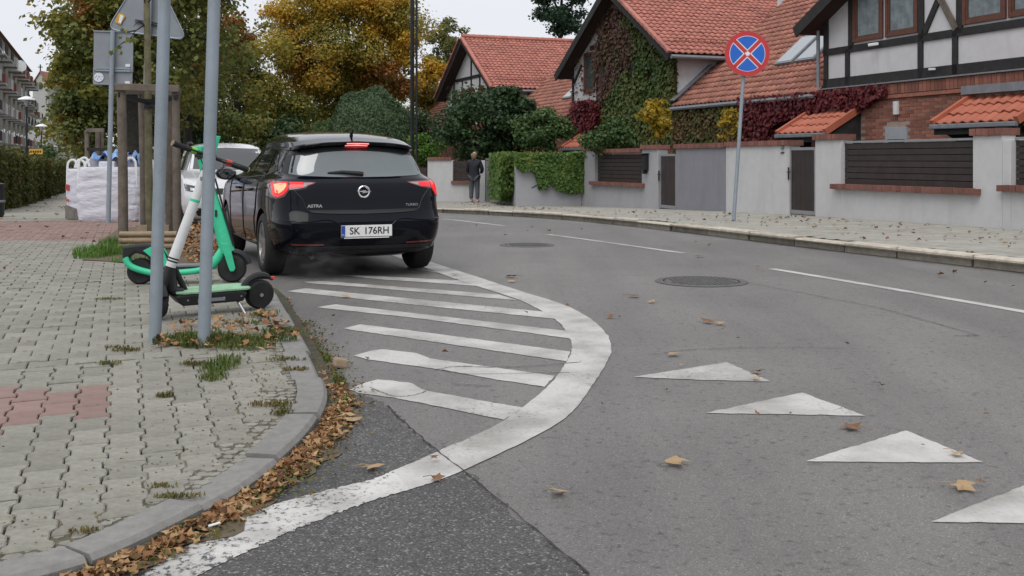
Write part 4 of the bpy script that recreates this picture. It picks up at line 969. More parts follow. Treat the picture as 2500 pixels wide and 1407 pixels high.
# tail lights
for sg in (-1,1):
    t=H.patch(H.rear,[(sg*.49,.955),(sg*.60,.918),(sg*.735,.896)],[(sg*.47,.972),(sg*.60,.979),(sg*.735,.982)],12,5,.006).build('tail_light',M['lens_dark'],bc,smooth=True)
    def wrap(a,z,off):
        # a: distance run round the corner from x=.73
        w_,yr,yf,n=H.par(z)
        if a<.10: return H.rear(sg*(.735+a),z,off)
        y0=H.rear(sg*.835,z,0); k=(a-.10)
        yl=(yr+yf)/2-(yf-yr)/2*(1-min(1,.835/w_)**n)**(1/n)
        return H.side(sg,yl+k,z,off)
    H.patch(wrap,[(0,.896),(.045,.830),(.10,.806),(.20,.83),(.30,.895)],[(0,.982),(.10,.984),(.24,.977),(.34,.955)],18,8,.006).build('tail_light',M['lens_dark'],bc,smooth=True)
    H.patch(wrap,[(.008,.912),(.05,.855),(.095,.825),(.18,.85)],[(.008,.974),(.09,.976),(.19,.970)],12,5,.009).build('lit_lens',M['brake_red'],t,smooth=True)
    if sg<0: H.patch(wrap,[(.022,.938),(.05,.895),(.085,.862),(.11,.87)],[(.022,.962),(.07,.962),(.115,.950)],10,4,.012).build('lit_core',M['brake_hot'],t,smooth=True)
    H.patch(H.rear,[(sg*.60,.928),(sg*.725,.916)],[(sg*.60,.970),(sg*.725,.972)],8,4,.009).build('lit_lens',M['brake_red'],t,smooth=True)
    H.patch(H.rear,[(sg*.51,.958),(sg*.595,.932)],[(sg*.50,.966),(sg*.595,.968)],6,3,.009).build('clear_lens',M['lens_clear'],t,smooth=True)
    H.patch(H.rear,[(sg*.42,.345),(sg*.72,.352)],[(sg*.42,.362),(sg*.74,.372)],10,2,.006).build('reflector',M['lens_dark'],bc)
# boot lid seams, bumper insert, plate
def seam_line(fn,pts,w,mat='car_trim',name='seam',off=.003):
    b=MB(); P=catmull([Vector((p[0],p[1],0)) for p in pts],6); b.tube([fn(p.x,p.y,off) for p in P],w,4,cap=False); return b.build(name,M[mat],bc)
seam_line(H.rear,[(-.70,.90),(-.62,.80),(-.56,.69),(-.40,.665),(0,.655),(.40,.665),(.56,.69),(.62,.80),(.70,.90)],.006)
H.patch(H.rear,[(-.53,.672),(0,.648),(.53,.672)],[(-.55,.70),(0,.69),(.55,.70)],20,2,.003).build('boot_recess',M['car_trim'],bc)
seam_line(H.rear,[(-.86,.60),(-.60,.585),(-.36,.60),(-.22,.50),(-.14,.43)],.006,'car_black'); seam_line(H.rear,[(.86,.60),(.60,.585),(.36,.60),(.22,.50),(.14,.43)],.006,'car_black')
H.patch(H.rear,[(-.80,.265),(0,.245),(.80,.265)],[(-.82,.335),(0,.335),(.82,.335)],20,3,.006).build('bumper_insert',M['car_trim'],bc,smooth=True)
pl0=H.rear(0,.478,.014); xr=H.dirw((1,0,0)); bk=H.dirw((0,-1,0)); upz=V(0,0,1)
Mx=Matrix((xr,bk,upz)).transposed()
pb=MB().box(pl0-bk*.006,(.535,.014,.140),Mx).build('plate_holder',M['car_trim'],bc,bevel=.006)
MB().box(pl0+bk*.005+upz*.008,(.520,.008,.114),Mx).build('plate',M['plate_white'],pb,bevel=.003)
MB().box(pl0+bk*.0101-xr*.240+upz*.008,(.038,.003,.108),Mx).build('country_band',M['plate_blue'],pb)
PM=frame(pl0+bk*.0095+upz*.008,xr,upz,bk)
for tx_,dx_ in (('SK',-.125),('176RH',.098)): text_mesh(tx_,.098,PM@Matrix.Translation((dx_,-.002,0)),'ink_black',pb,'plate_text',.0015,.0012,.95)
for ch_,dx_ in (('P',-.247),('L',-.233)): text_mesh(ch_,.022,PM@Matrix.Translation((dx_,-.036,.003)),'sign_white',pb,'plate_letter')
MB().box(pl0+bk*.0108+upz*.004-xr*.085,(.018,.003,.022),Mx).build('plate_sticker',M['sign_white'],pb)
MB().box(pl0+bk*.003-upz*.0605,(.46,.006,.010),Mx).build('holder_strip',M['plate_white'],pb)
# badge: ring with a bolt across it
bp=H.rear(0,.872,.010); b=MB(); ring_=[bp+xr*.054*math.cos(a)+upz*.054*math.sin(a) for a in np.linspace(0,2*math.pi,29)[:-1]]
b.tube(ring_,.011,8,closed=True); b.build('badge',M['chrome'],bc,smooth=True)
b=MB(); b.prism([bp+bk*.006+xr*x+upz*z for x,z in [(-.080,.004),(.02,.016),(.012,.004),(.080,.002),(-.02,-.016),(-.012,-.004)]],bk*.008); b.build('badge',M['chrome'],bc)
def badge_txt(txt,x,z,size,mat,bold,sx_=1.0):
    p=H.rear(x,z,.006); text_mesh(txt,size,frame(p,(H.rear(x+.05,z,.006)-H.rear(x-.05,z,.006)).normalized(),upz,bk),mat,bc,'badge_text',.002,bold,sx_)
badge_txt('ASTRA',-.50,.735,.042,'chrome',.0015,1.15); badge_txt('TURBO',.50,.735,.034,'alloy',.0004,1.2)
# side windows, seams, handles, mirror, wheels, antenna
for sg in (-1,1):
    fn=lambda a,z,o,sg=sg:H.side(sg,a,z,o)
    H.patch(fn,[(.72,1.10),(1.10,1.04)],[(.98,1.315),(1.20,1.355)],6,8,.004).build('side_window',M['car_glass'],bc,smooth=True)
    H.patch(fn,[(1.16,1.035),(1.98,1.005)],[(1.24,1.36),(1.90,1.385)],10,8,.004).build('side_window',M['car_glass'],bc,smooth=True)
    H.patch(fn,[(2.06,1.003),(2.98,.985)],[(1.98,1.388),(2.34,1.385)],12,8,.004).build('side_window',M['car_glass'],bc,smooth=True)
    H.patch(fn,[(.70,1.085),(1.10,1.025),(2.0,.99),(3.0,.972)],[(.72,1.10),(1.10,1.04),(2.0,1.004),(2.98,.985)],20,2,.006).build('waist_trim',M['car_trim'],bc)
    for pts in ([(1.12,1.03),(1.16,.72),(1.28,.55),(1.22,.30)],[(2.02,1.0),(2.05,.7),(2.05,.28)],[(3.02,.97),(3.08,.7),(3.06,.30)]): seam_line(fn,pts,.005)
    seam_line(fn,[(.55,.91),(1.4,.865),(2.4,.83),(3.1,.80)],.010,'car_black','body_crease',.0)
    seam_line(fn,[(1.25,.30),(2.2,.27),(3.05,.28)],.016,'car_trim','sill',.002)
    for y in (1.36,2.26):
        b=MB(); b.tube([H.side(sg,y,.875,.008),H.side(sg,y+.04,.875,.032),H.side(sg,y+.17,.87,.032),H.side(sg,y+.21,.87,.008)],.014,8); b.build('door_handle',M['car_black'],bc,smooth=True)
    b=MB(); mp=H.Wd(sg*.985,2.86,1.03); b.lathe([(0,-.085),(.06,-.075),(.085,-.02),(.08,.04),(.05,.09),(0,.11)],mp,axis=tuple(H.dirw((0,1,0))),n=18)
    vv=[Vector(p) for p in b.v]; b.v=[tuple(mp+H.dirw((0,1,0))*(q-mp).dot(H.dirw((0,1,0)))+H.dirw((1,0,0))*(q-mp).dot(H.dirw((1,0,0)))*1.45+upz*(q-mp).z*.95) for q in vv]
    mr_=b.build('door_mirror',M['car_black'],bc,smooth=True)
    b=MB(); b.lathe([(0,0),(.062,0),(.066,.012)],mp-H.dirw((0,1,0))*.082,axis=tuple(H.dirw((0,1,0))),n=18); b.v=[tuple(mp+H.dirw((0,1,0))*((Vector(q)-mp).dot(H.dirw((0,1,0))))+H.dirw((1,0,0))*(Vector(q)-mp).dot(H.dirw((1,0,0)))*1.42+upz*(Vector(q)-mp).z*.95) for q in b.v]; b.build('mirror_glass',M['car_glass'],mr_)
    b=MB(); b.bar(H.Wd(sg*.86,2.84,.985),H.Wd(sg*.95,2.85,1.0),.05,.05); b.build('mirror_arm',M['car_trim'],mr_)
    for y in (.83,3.49): wheel(H,bc,y,.325,sg,.322)
b=MB(); ap=H.Wd(0,.62,1.440); b.tube([ap,ap+H.dirw((0,-.03,.04)),ap+H.dirw((0,-.12,.07))],[.022,.012,.005],8); b.build('roof_antenna',M['car_trim'],bc)
b=MB(); b.box(H.Wd(0,2.1,.24),(1.3,3.0,.10),Mx if False else Matrix((H.dirw((1,0,0)),H.dirw((0,1,0)),upz)).transposed()); b.build('underbody',M['car_trim'],bc)
b=MB(); b.tube([H.Wd(-.5,.22,.22),H.Wd(-.5,.6,.24)],.025,10); b.build('exhaust_pipe',M['cast_iron'],bc)
# ---- white car parked nose towards the camera
rows2=[(.20,.72,.35,3.95,6),(.26,.84,.12,4.16,6),(.34,.875,.05,4.24,6),(.48,.89,.0,4.28,6.5),(.62,.895,0,4.28,6.5),(.74,.895,.02,4.24,6.5),(.84,.89,.05,4.16,6),(.92,.88,.08,3.95,6),(.98,.86,.10,3.55,6),(1.02,.84,.12,3.28,6),(1.05,.80,.15,3.16,6),(1.2,.745,.22,2.86,6),(1.38,.69,.32,2.5,6),(1.47,.64,.42,2.3,6),(1.52,.54,.6,2.1,5),(1.55,.38,.9,1.9,4),(1.56,.2,1.2,1.7,4)]
f0=V(-4.62,17.2,0); th2=R(20.5)+math.pi; wz=G(18)+.003
fw2=V(-math.sin(th2),math.cos(th2),0); pos2=f0-fw2*4.28; pos2.z=wz
wc=thing('white_car','white hatchback parked nose towards the camera behind the tree stakes','car',(pos2.x,pos2.y,wz))
K=Shell(rows2,th2,pos2); add_body(K.body([(.8,.33,.37),(3.4,.33,.37)]),'body','car_white',wc)
K.patch(K.front,[(-.70,1.075),(0,1.055),(.70,1.075)],[(-.60,1.44),(0,1.465),(.60,1.44)],20,8,.004).build('windscreen',M['car_glass'],wc,smooth=True)
K.patch(K.front,[(-.40,.66),(.40,.66)],[(-.46,.76),(.46,.76)],12,3,.006).build('grille',M['car_trim'],wc)
K.patch(K.front,[(-.62,.30),(.62,.30)],[(-.70,.43),(.70,.43)],14,3,.006).build('lower_grille',M['car_trim'],wc)
for sg in (-1,1):
    h=K.patch(K.front,[(sg*.50,.68),(sg*.84,.72)],[(sg*.52,.77),(sg*.86,.84)],10,4,.006).build('headlight',M['car_glass'],wc,smooth=True)
    K.patch(K.front,[(sg*.60,.71),(sg*.74,.725)],[(sg*.60,.75),(sg*.74,.775)],6,3,.010).build('lamp_reflector',M['chrome'],h)
    for y in (.8,3.4): wheel(K,wc,y,.33,sg,.325,xo=.885)
    fn=lambda a,z,o,sg=sg:K.side(sg,a,z,o)
    K.patch(fn,[(.75,1.06),(1.9,1.05)],[(.9,1.40),(1.85,1.46)],10,6,.004).build('side_window',M['car_glass'],wc,smooth=True); K.patch(fn,[(1.97,1.05),(2.95,1.05)],[(1.93,1.46),(2.3,1.44)],10,6,.004).build('side_window',M['car_glass'],wc,smooth=True)
    b=MB(); b.tube([K.Wd(sg*.60,.6,1.50),K.Wd(sg*.62,.8,1.56),K.Wd(sg*.60,1.7,1.57),K.Wd(sg*.57,2.0,1.53)],.018,6); b.build('roof_rail',M['black_metal'],wc)
    b=MB(); b.box(K.Wd(sg*.98,2.72,1.08),(.2,.12,.14),Matrix((fw2.cross(upz),fw2,upz)).transposed()); b.build('door_mirror',M['car_white'],wc,bevel=.04)
p=K.front(0,.53,.012); b=MB().box(p,(.52,.012,.114),Matrix((K.dirw((1,0,0)),K.dirw((0,1,0)),upz)).transposed()); b.build('plate',M['plate_white'],wc)
# ---- a dark car far down the pavement side
rows3=rows; p3=V(-22.6,52,0)
dc=thing('far_car','tiny dark car far down the street at the end of the hedge','car',(p3.x,p3.y,G(52)))
K3=Shell(rows3,th,(p3.x,p3.y,G(52)+.05)); add_body(K3.body([]),'body','car_dark',dc)
K3.patch(K3.rear,[(-.66,1.05),(.66,1.05)],[(-.62,1.28),(.62,1.28)],8,3,.006).build('rear_window',M['car_glass'],dc)
for sg in (-1,1): K3.patch(K3.rear,[(sg*.5,.88),(sg*.8,.85)],[(sg*.5,.98),(sg*.8,.98)],4,2,.006).build('tail_light',M['lens_dark'],dc)
# ================================================================ STREET FURNITURE AT THE CORNER
def post(name,label,base,top,r,h_ext=0,group=None,cap=True):
    t=thing(name,label,'sign post',base,group); b=MB(); top=Vector(top); d=(top-base).normalized(); top=top+d*h_ext
    b.tube([base-d*.05,top],r,16); b.build('pole',M['galv'],t,smooth=True)
    if cap: MB().lathe([(r+.004,-.01),(r+.004,.012),(0,.02)],top,axis=tuple(d),n=16).build('cap',M['black_plastic'],t)
    return t
def lean(px0,py0,px1,py1,surf,extra):
    a=on(px0,py0,surf); c=at(px1,py1,a.y); return a,c
a,c=lean(378,836,402,0,SWL,0); post('sign_post','left one of two bare grey steel posts standing in the corner pavement',a,c,.038,.75,'bare steel posts at the corner')
a,c=lean(497,846,523,0,SWL,0); post('sign_post','right one of two bare grey steel posts, rising from the grass tuft',a,c,.038,.75,'bare steel posts at the corner')
# rectangular sign seen from behind
base=on(264,545,SWL); Y=base.y
t=thing('traffic_sign','grey backs of two stacked rectangular signs on a thin post beside the bulk bags','sign',base)
top=at(275,74,Y); MB().tube([base-V(0,0,.1),top],.042,12).build('pole',M['galv'],t,smooth=True)
def plate(par,pxs,Y,mat,th=.02,name='plate',back=.07,bev=.0):
    pts=[at(x,y,Y+back) for x,y in pxs]; b=MB(); b.prism(pts,(0,th,0)); return b.build(name,M[mat],par,bevel=bev)
up_=plate(t,[(229,76),(325,79),(324,170),(228,168)],Y,'sign_back')
lo_=plate(t,[(227,171),(323,173),(322,209),(233,208),(227,203)],Y,'sign_back')
for y0,y1,par in ((76,168,up_),(171,205,lo_)):
    b=MB()
    for (x,y),(x2,y2) in (((229,y0),(325,y0+3)),((228,y1),(324,y1+2))): b.bar(at(x,y,Y+.06),at(x2,y2,Y+.06),.03,.02)
    b.build('folded_edge',M['galv'],par)
for y in (166,172):
    b=MB(); b.bar(at(236,y,Y+.05),at(318,y+2,Y+.05),.03,.03); b.build('mounting_rail',M['galv'],t)
b=MB(); c=at(241,189,Y+.055); b.prism([c+V(.085*math.cos(a)*1.05,0,.085*math.sin(a)) for a in np.linspace(.0,2*math.pi,15)[:-1]],(0,.003,0)); s=b.build('sticker',M['sign_white'],lo_)
b=MB(); 
for k in range(7): b.box(c+V((k-3)*.020,-.003,.03*math.sin(k*2.2)),(.016,.003,.022))
b.build('sticker_print',M['film_blue'],s)
for x,y in ((312,160),(311,202)): b=MB(); b.box(at(x,y,Y+.055),(.085,.003,.05)); b.build('sticker',M['sign_white'],t)
# triangular sign from behind
Y=14.6; base=V(at(345,560,Y).x,Y,SWL(Y)); top=at(366,-60,Y)
t=thing('traffic_sign','grey back of a triangular sign with yellow sticker behind the young tree','sign',base)
MB().tube([base-V(0,0,.1),top],.042,12).build('pole',M['galv'],t,smooth=True)
def rtri(pts,r):
    out=[]; n=len(pts)
    for i in range(n):
        p=Vector(pts[i]); a=(Vector(pts[i-1])-p).normalized(); b=(Vector(pts[(i+1)%n])-p).normalized()
        for k in range(6):
            u=k/5; out.append(p+a*r*(1-u)**2+b*r*u**2)
    return out
tri=rtri([(364,-92),(456,98),(262,72)],26)
pl_=plate(t,[(p.x,p.y) for p in tri],Y,'sign_back')
eb=MB(); eb.tube([at(p.x,p.y,Y+.07) for p in tri],.013,5,closed=True); eb.build('folded_edge',M['galv'],pl_)
for y in (49,54): b=MB(); b.bar(at(330,y,Y+.04),at(386,y+9,Y+.04),.02,.016); b.build('mounting_rail',M['black_metal'],t)
st=MB(); st.prism([at(x,y,Y+.05) for x,y in ((280,52),(289,33),(300,34),(306,40),(294,61),(284,56))],(0,.003,0)); s=st.build('sticker',M['sign_yellow'],pl_)
b=MB(); b.prism([at(x,y,Y+.046) for x,y in ((293,36),(302,39),(295,58),(289,55))],(0,.003,0)); b.build('sticker_print',M['lamp_white'],s)
# ---- young tree in its stake frame
Y=12.9; tb=V(at(366,600,Y).x,Y,SWL(Y))
yt=thing('young_tree','slim young street tree with greenish bark tied inside a timber stake frame','tree',tb)
tk=[at(368,600,Y),at(364,480,Y),at(362,300,Y),at(361,180,Y),at(359,60,Y),at(357,-60,Y),at(352,-260,Y)]
b=MB(); b.tube(catmull(tk,4),[.052-.018*i/24 for i in range(25)],12); b.build('trunk',M['bark_green'],yt,smooth=True)
b=MB(); tw=[]
for pts in ([(360,58),(332,75),(318,95)],[(332,75),(312,78),(296,76)],[(359,95),(335,96),(322,88)],[(322,92),(300,105),(284,117)],[(358,20),(346,-20),(330,-60)],[(360,10),(374,-15),(386,-60)],[(358,70),(340,52),(326,66)]):
    P=catmull([at(x,y,Y-.1*k) for k,(x,y) in enumerate(pts)],4); b.tube(P,[.012-.009*i/(len(P)-1) for i in range(len(P))],5); tw.append(P[-1])
b.build('branch',M['bark_dark'],yt)
def leafstar(b,c,s,d,n,r):
    """one lobed maple leaf: d long axis, n normal"""
    d=Vector(d).normalized(); n=Vector(n).normalized(); w=d.cross(n).normalized(); pts=[]
    for k in range(10):
        a=-math.pi+2*math.pi*(k+.5)/10; rad=(1.0 if k%2==0 else .48)*(1-.25*abs(a)/math.pi)*s*r.uniform(.85,1.1)
        pts.append(c+d*math.cos(a)*rad+w*math.sin(a)*rad+n*(r.uniform(-.12,.16)*s))
    i=len(b.v); b.add([c+n*.12*s]+pts,[(0,1+k,1+(k+1)%10) for k in range(10)])
b=MB(); r=random.Random(4)
for P in tw[:4]:
    for k in range(4): leafstar(b,P+V(r.uniform(-.07,.07),r.uniform(-.05,.05),r.uniform(-.09,.03)),r.uniform(.03,.055),(r.uniform(-1,1),r.uniform(-.5,.2),-.8),(r.uniform(-.5,.5),-1,r.uniform(-.3,.8)),r)
for k in range(60): leafstar(b,at(350,-160,Y)+V(r.gauss(0,.5),r.gauss(0,.5),r.gauss(0,.35)),r.uniform(.05,.08),(r.uniform(-1,1),r.uniform(-1,1),-.8),(r.uniform(-1,1),r.uniform(-1,1),1),r)
b.build('leaves',M['maple_dark'],yt)
tg=thing('tree_guard','weathered timber stake frame with black straps and stacked logs round the young tree','tree guard',tb)
for x0,y0,x1,y1,w,dy in ((301,566,296,212,.115,-.35),(432,575,428,222,.10,-.25),(414,560,408,222,.095,.45),(352,560,345,222,.09,.5)):
    a=at(x0,y0,Y+dy); c=at(x1,y1,Y+dy); a.z=SWL(Y)-.1; b=MB(); b.tube([a,a.lerp(c,.5)+V(.008,0,0),c],[w/2*1.05,w/2,w/2*.94],10); b.build('stake',M['stake_wood'],tg,smooth=True)
for p,q in (((280,212,-.42),(438,217,-.32)),((290,222,-.36),(345,224,.52)),((436,224,-.26),(404,226,.5)),((340,224,.55),(416,224,.5))):
    b=MB(); b.bar(at(p[0],p[1],Y+p[2]),at(q[0],q[1],Y+q[2]),.05,.085); b.build('rail',M['stake_wood'],tg,bevel=.006)
for p,q in (((288,231,-.42),(366,252,-.06)),((436,236,-.33),(362,256,-.06)),((412,236,.4),(362,246,.05))):
    b=MB(); b.bar(at(p[0],p[1],Y+p[2]),at(q[0],q[1],Y+q[2]),.012,.055); b.build('strap',M['black_plastic'],tg)
b=MB(); b.lathe([(.066,-.07),(.066,.05)],at(362,252,Y),n=12); b.build('strap',M['black_plastic'],tg)
for k,(y,x1,x2) in enumerate(((575,292,432),(588,291,436),(602,290,440))):
    b=MB(); a=at(x1,y,Y-.42); c=at(x2,y+4,Y-.36); a.z=c.z=SWL(Y-.4)+.045+(2-k)*.075; b.tube([a,c],.036,10); b.build('log',M['log_wood'],tg,smooth=True)
    b=MB(); a2=at(x1+8,y,Y+.6); a2.z=a.z; b.tube([a+V(.02,.02,0),a2],.034,8); b.build('log',M['log_wood'],tg,smooth=True)
for x in (345,398):
    b=MB(); a=at(x,560,Y-.30); b.prism([V(a.x-.07,a.y,SWL(Y)),V(a.x+.07,a.y,SWL(Y)),V(a.x+.07,a.y,SWL(Y)+.30),V(a.x-.07,a.y,SWL(Y)+.30)],(0,.05,0)); b.build('board',M['log_wood'],tg)
# second stake frame farther down the pavement
Y2=24; t2=V(at(228,480,Y2).x,Y2,SWL(Y2)); g2=thing('tree_guard','dark far timber stake frame rising behind the bulk bags','tree guard',t2)
for x0,x1 in ((214,212),(250,248),(238,238)):
    a=at(x0,480,Y2+(x0-230)*.01); a.z=SWL(Y2)-.1; c=at(x1,318,Y2+(x0-230)*.01); b=MB(); b.tube([a,c],.055,8); b.build('stake',M['stake_wood'],g2)
b=MB(); b.bar(at(210,318,Y2-.2),at(254,318,Y2-.2),.06,.09); b.build('rail',M['stake_wood'],g2)
b=MB(); b.bar(at(210,364,Y2-.2),at(256,366,Y2-.2),.02,.07); b.build('strap',M['black_plastic'],g2)
# ---- bulk bags
from mathutils import noise as mnoise
def bulk_bag(label,px0,px1,pytop,pybot,seed,yaw,mat='bag_white',depth=1.0):
    c0=on((px0+px1)/2,pybot,SWL); Y=c0.y+depth*.35; w=(px1-px0)/2500*c0.y; h=(pybot-pytop)/2500*c0.y; c=V(c0.x,Y,SWL(Y))
    t=thing('bulk_bag',label,'bulk bag',c,'white bulk bags on the pavement'); r=random.Random(seed); N=64; nz=26; b=MB(); vs=[]
    ph=[r.uniform(0,6) for _ in range(12)]
    for j in range(nz+1):
        v=j/nz; bul=1+.045*math.sin(math.pi*v)-.03*(v>.97)
        for k in range(N):
            a=2*math.pi*k/N; e=2/7.; x=math.copysign(abs(math.cos(a))**e,math.cos(a)); y=math.copysign(abs(math.sin(a))**e,math.sin(a))
            fold=0
            for q in range(5):
                fold+=.016*math.exp(-((v-(.10+.16*q)-.05*math.sin(2*a+ph[q]))/.020)**2)*max(0,math.sin(1.5*a+ph[q+5]))
            fold+=.010*mnoise.noise(Vector((3*math.cos(a),3*math.sin(a),v*9+ph[0])))+.007*mnoise.noise(Vector((7*math.cos(a),7*math.sin(a),v*16+ph[1])))
            rr=bul*(1-fold*1.6-(.05 if j==0 else 0)); vs.append(c+V(x*w/2*rr,y*depth/2*rr,v*h+.006*math.sin(5*a+ph[3])*v).copy())
    if yaw:
        Rm=Matrix.Rotation(yaw,3,'Z'); vs=[c+Rm@(p-c) for p in vs]
    fs=[(j*N+k,j*N+(k+1)%N,(j+1)*N+(k+1)%N,(j+1)*N+k) for j in range(nz) for k in range(N)]; fs.append(tuple(range(nz*N,nz*N+N)))
    b.add(vs,fs); b.build('bag',M[mat],t,smooth=True)
    for sx_,sy_ in ((-1,-1),(1,-1),(-1,1),(1,1)):
        p=c+V(sx_*w*.46,sy_*depth*.46,h); s=MB(); q=[p+V(0,0,-.55),p+V(0,0,-.02),p+V(-sx_*.03,0,.14),p+V(-sx_*.14,0,.17),p+V(-sx_*.20,0,.02)]
        cc=catmull(q,5); 
        s.tube(cc,.024,6); s.v=[(p_[0],c.y+sy_*depth*.46+(p_[1]-c.y-sy_*depth*.46)*.35,p_[2]) for p_ in s.v]
        s.build('lifting_strap',M['lamp_white'],t)
    return t,c,w,h
t,c,w,h=bulk_bag('large white woven bulk bag with blue plastic on top behind the sign post',192,343,408,541,3,.0)
for k,(x,y,wd,hh,d,mm,rot) in enumerate(((-.28,.0,.34,.20,.4,'rubble_grey',.2),(.05,.05,.42,.26,.5,'rubble_grey',-.1),(.32,-.1,.3,.2,.4,'rubble_grey',.3),(-.05,-.28,.3,.13,.2,'bag_white',.0))):
    b=MB(); b.box(c+V(x,y,h+hh*.35),(wd,d,hh),Matrix.Rotation(rot,3,'Y')); b.build('filling',M[mm],t,bevel=.03)
r=random.Random(8)
for x0,x1,zz in ((-.36,.24,.30),(.28,.54,.26)):
    b=MB(); 
    ph=[r.uniform(0,6) for _ in range(4)]
    b.grid(lambda u,v:c+V(x0+(x1-x0)*u,-.35+.6*v,h+zz+.06*math.sin(u*9+ph[0])*math.sin(v*7+ph[1])+.05*math.sin(u*17+v*5+ph[2])-.18*abs(v-.5)-.14*abs(u-.5)),26,12); b.build('plastic_sheet',M['film_blue'],t,smooth=True)
b=MB(); b.bar(c+V(.30,-.42,h-.02),c+V(.22,-.40,h+.30),.05,.02,up=(0,1,0)); b.build('lifting_strap',M['lamp_white'],t)
t,c,w,h=bulk_bag('smaller white bulk bag with red print and dirty base at the left',168,215,412,536,5,.0,depth=.9)
b=MB(); b.prism([c+V(-w*.49+x,-.482,z) for x,z in ((.0,.58),(.085,.565),(.08,.68),(.0,.70))],(0,.006,0)); b.build('print',M['bag_print'],t)
b=MB(); b.prism([c+V(-w*.49+x,-.482,z) for x,z in ((.02,.36),(.07,.36),(.065,.41),(.02,.41))],(0,.006,0)); b.build('print',M['bag_print'],t)
b=MB(); b.prism([c+V(-w*.49+x,-.484,z) for x,z in ((-.0,.02),(.34,.02),(.22,.22),(.0,.30))],(0,.006,0)); b.build('stain',M['bag_dirty'],t)
# ---- no-stopping sign across the road
base=on(1790,541,SWR); Y=base.y; cc=at(1823,132,Y); t=thing('traffic_sign','round red and blue no-stopping sign on leaning grey post','sign',base)
MB().tube([base-V(0,0,.1),cc+V(.0,.06,.30)],.034,12).build('pole',M['galv'],t,smooth=True)
rr=54.5/2500*Y; nrm=V(-.0,-1,0)
def disc(c,r,th,n=48): return MB().lathe([(0,0),(r,0),(r,th),(0,th)],c,axis=(0,-1,0),n=n)
c0=cc+V(0,-.03,0); disc(c0,rr,.02).build('disc',M['sign_red'],t)
pb_=disc(c0+V(0,-.0205,0),rr*.80,.002).build('white_ring',M['sign_white'],t)
rb=rr*.775
for k in range(4):
    a0=math.pi/4+k*math.pi/2; aa=math.asin(.125/.775)*1.0; off=.132*rr
    pts=[]; cen=c0+V(math.cos(a0+math.pi/4)*off*1.414,-.0235,math.sin(a0+math.pi/4)*off*1.414)
    for u in np.linspace(a0+aa,a0+math.pi/2-aa,16): pts.append(c0+V(rb*math.cos(u),-.0235,rb*math.sin(u)))
    MB().prism([cen]+pts,(0,-.002,0)).build('blue_field',M['sign_blue'],t)
for k in range(2):
    a=math.pi/4+k*math.pi/2; d=V(math.cos(a),0,math.sin(a)); nn=V(-d.z,0,d.x); b=MB(); q=.082*rr; L=rr*.80
    b.prism([c0+V(0,-.0225-.0012*k,0)+d*s1*L+nn*s2*q for s1,s2 in ((-1,-1),(1,-1),(1,1),(-1,1))],(0,-.002,0)); b.build('red_bar',M['sign_red'],t)
b=MB(); b.prism([c0+V(.05*math.cos(a),-.027,.045*math.sin(a)) for a in (.2,1.4,2.9,4.4,5.5)],(0,-.001,0)); b.build('sticker',M['lamp_white'],t)
# ---- scooters
def scooter(label,base_r,head,L,hb,kind):
    """base_r: ground point under the rear wheel, head: unit heading"""
    t=thing('electric_scooter',label,'scooter',base_r,'rental electric scooters'); h=V(head[0],head[1],0).normalized(); s=V(h.y,-h.x,0); z=V(0,0,1); gz=base_r.z
    def P(f,l,u): return base_r+h*f+s*l+z*u
    return t,P,h,s,z
def wheel_s(t,c,ax,r,w,name='wheel'):
    ax=Vector(ax).normalized(); b=MB(); b.lathe([(r*.55,-w/2),(r*.86,-w/2),(r,-w*.22),(r,w*.22),(r*.86,w/2),(r*.55,w/2)],c,axis=tuple(ax),n=28); o=b.build(name,M['rubber'],t,smooth=True)
    b=MB(); b.lathe([(0,-w*.36),(r*.6,-w*.36),(r*.6,w*.36),(0,w*.36)],c,axis=tuple(ax),n=24); b.build('hub',M['black_plastic'],o); b=MB(); b.lathe([(0,-w*.62),(r*.13,-w*.62),(r*.13,w*.62),(0,w*.62)],c,axis=tuple(ax),n=10); b.build('axle',M['steel'],o); return o
# scooter one: white stem, pale deck, front wheel turned
rg=on(632,753,SWL); hd=V(-.80,-.60,0)
t,P,h,s,z=scooter('rental scooter with white stem, pale green deck and its handlebar turned',rg,hd,.8,1.1,0)
wheel_s(t,P(0,0,.108),s,.108,.075,'rear_wheel'); 
rk=R(19); up=(-h*math.sin(rk)+z*math.cos(rk)).normalized(); fwd=(h*math.cos(rk)+z*math.sin(rk)).normalized()
hb0=P(.70,0,.26)
wheel_s(t,P(.74,0,.108)+V(.0,0,0),h,.108,.07,'front_wheel')
b=MB(); b.prism([P(x,-.095,u) for x,u in ((.13,.145),(.16,.085),(.60,.085),(.66,.15),(.62,.165),(.17,.165))],s*.19); b.build('deck',M['black_plastic'],t,bevel=.012)
b=MB(); b.prism([P(x,y,.170) for x,y in ((.10,-.07),(.13,-.098),(.59,-.098),(.64,-.06),(.64,.06),(.59,.098),(.13,.098),(.10,.07))],z*.012); b.build('deck_mat',M['mint_pale'],t)
b=MB(); b.tube([P(.60,0,.16),P(.66,0,.20),hb0+up*.10],[.05,.045,.035],10); b.build('neck',M['black_plastic'],t,smooth=True)
b=MB(); b.tube([P(.55,.02,.17),hb0+up*.13],.022,8); b.build('neck_brace',M['black_plastic'],t)
b=MB(); b.tube([hb0-up*.05,hb0+up*.10],.036,14); b.build('steering_tube',M['black_plastic'],t,smooth=True)
for sd in (-1,1):
    b=MB(); b.tube([hb0-up*.03+h*.02*sd,P(.74,0,.20)+h*.05*sd,P(.74,0,.108)+h*.05*sd],[.022,.020,.018],8); b.build('fork',M['black_plastic'],t,smooth=True)
b=MB(); b.tube([P(.74,0,.108)+(s*math.cos(a)+z*math.sin(a))*.128 for a in np.linspace(.2,2.7,10)],.028,6); b.build('front_mudguard',M['black_plastic'],t)
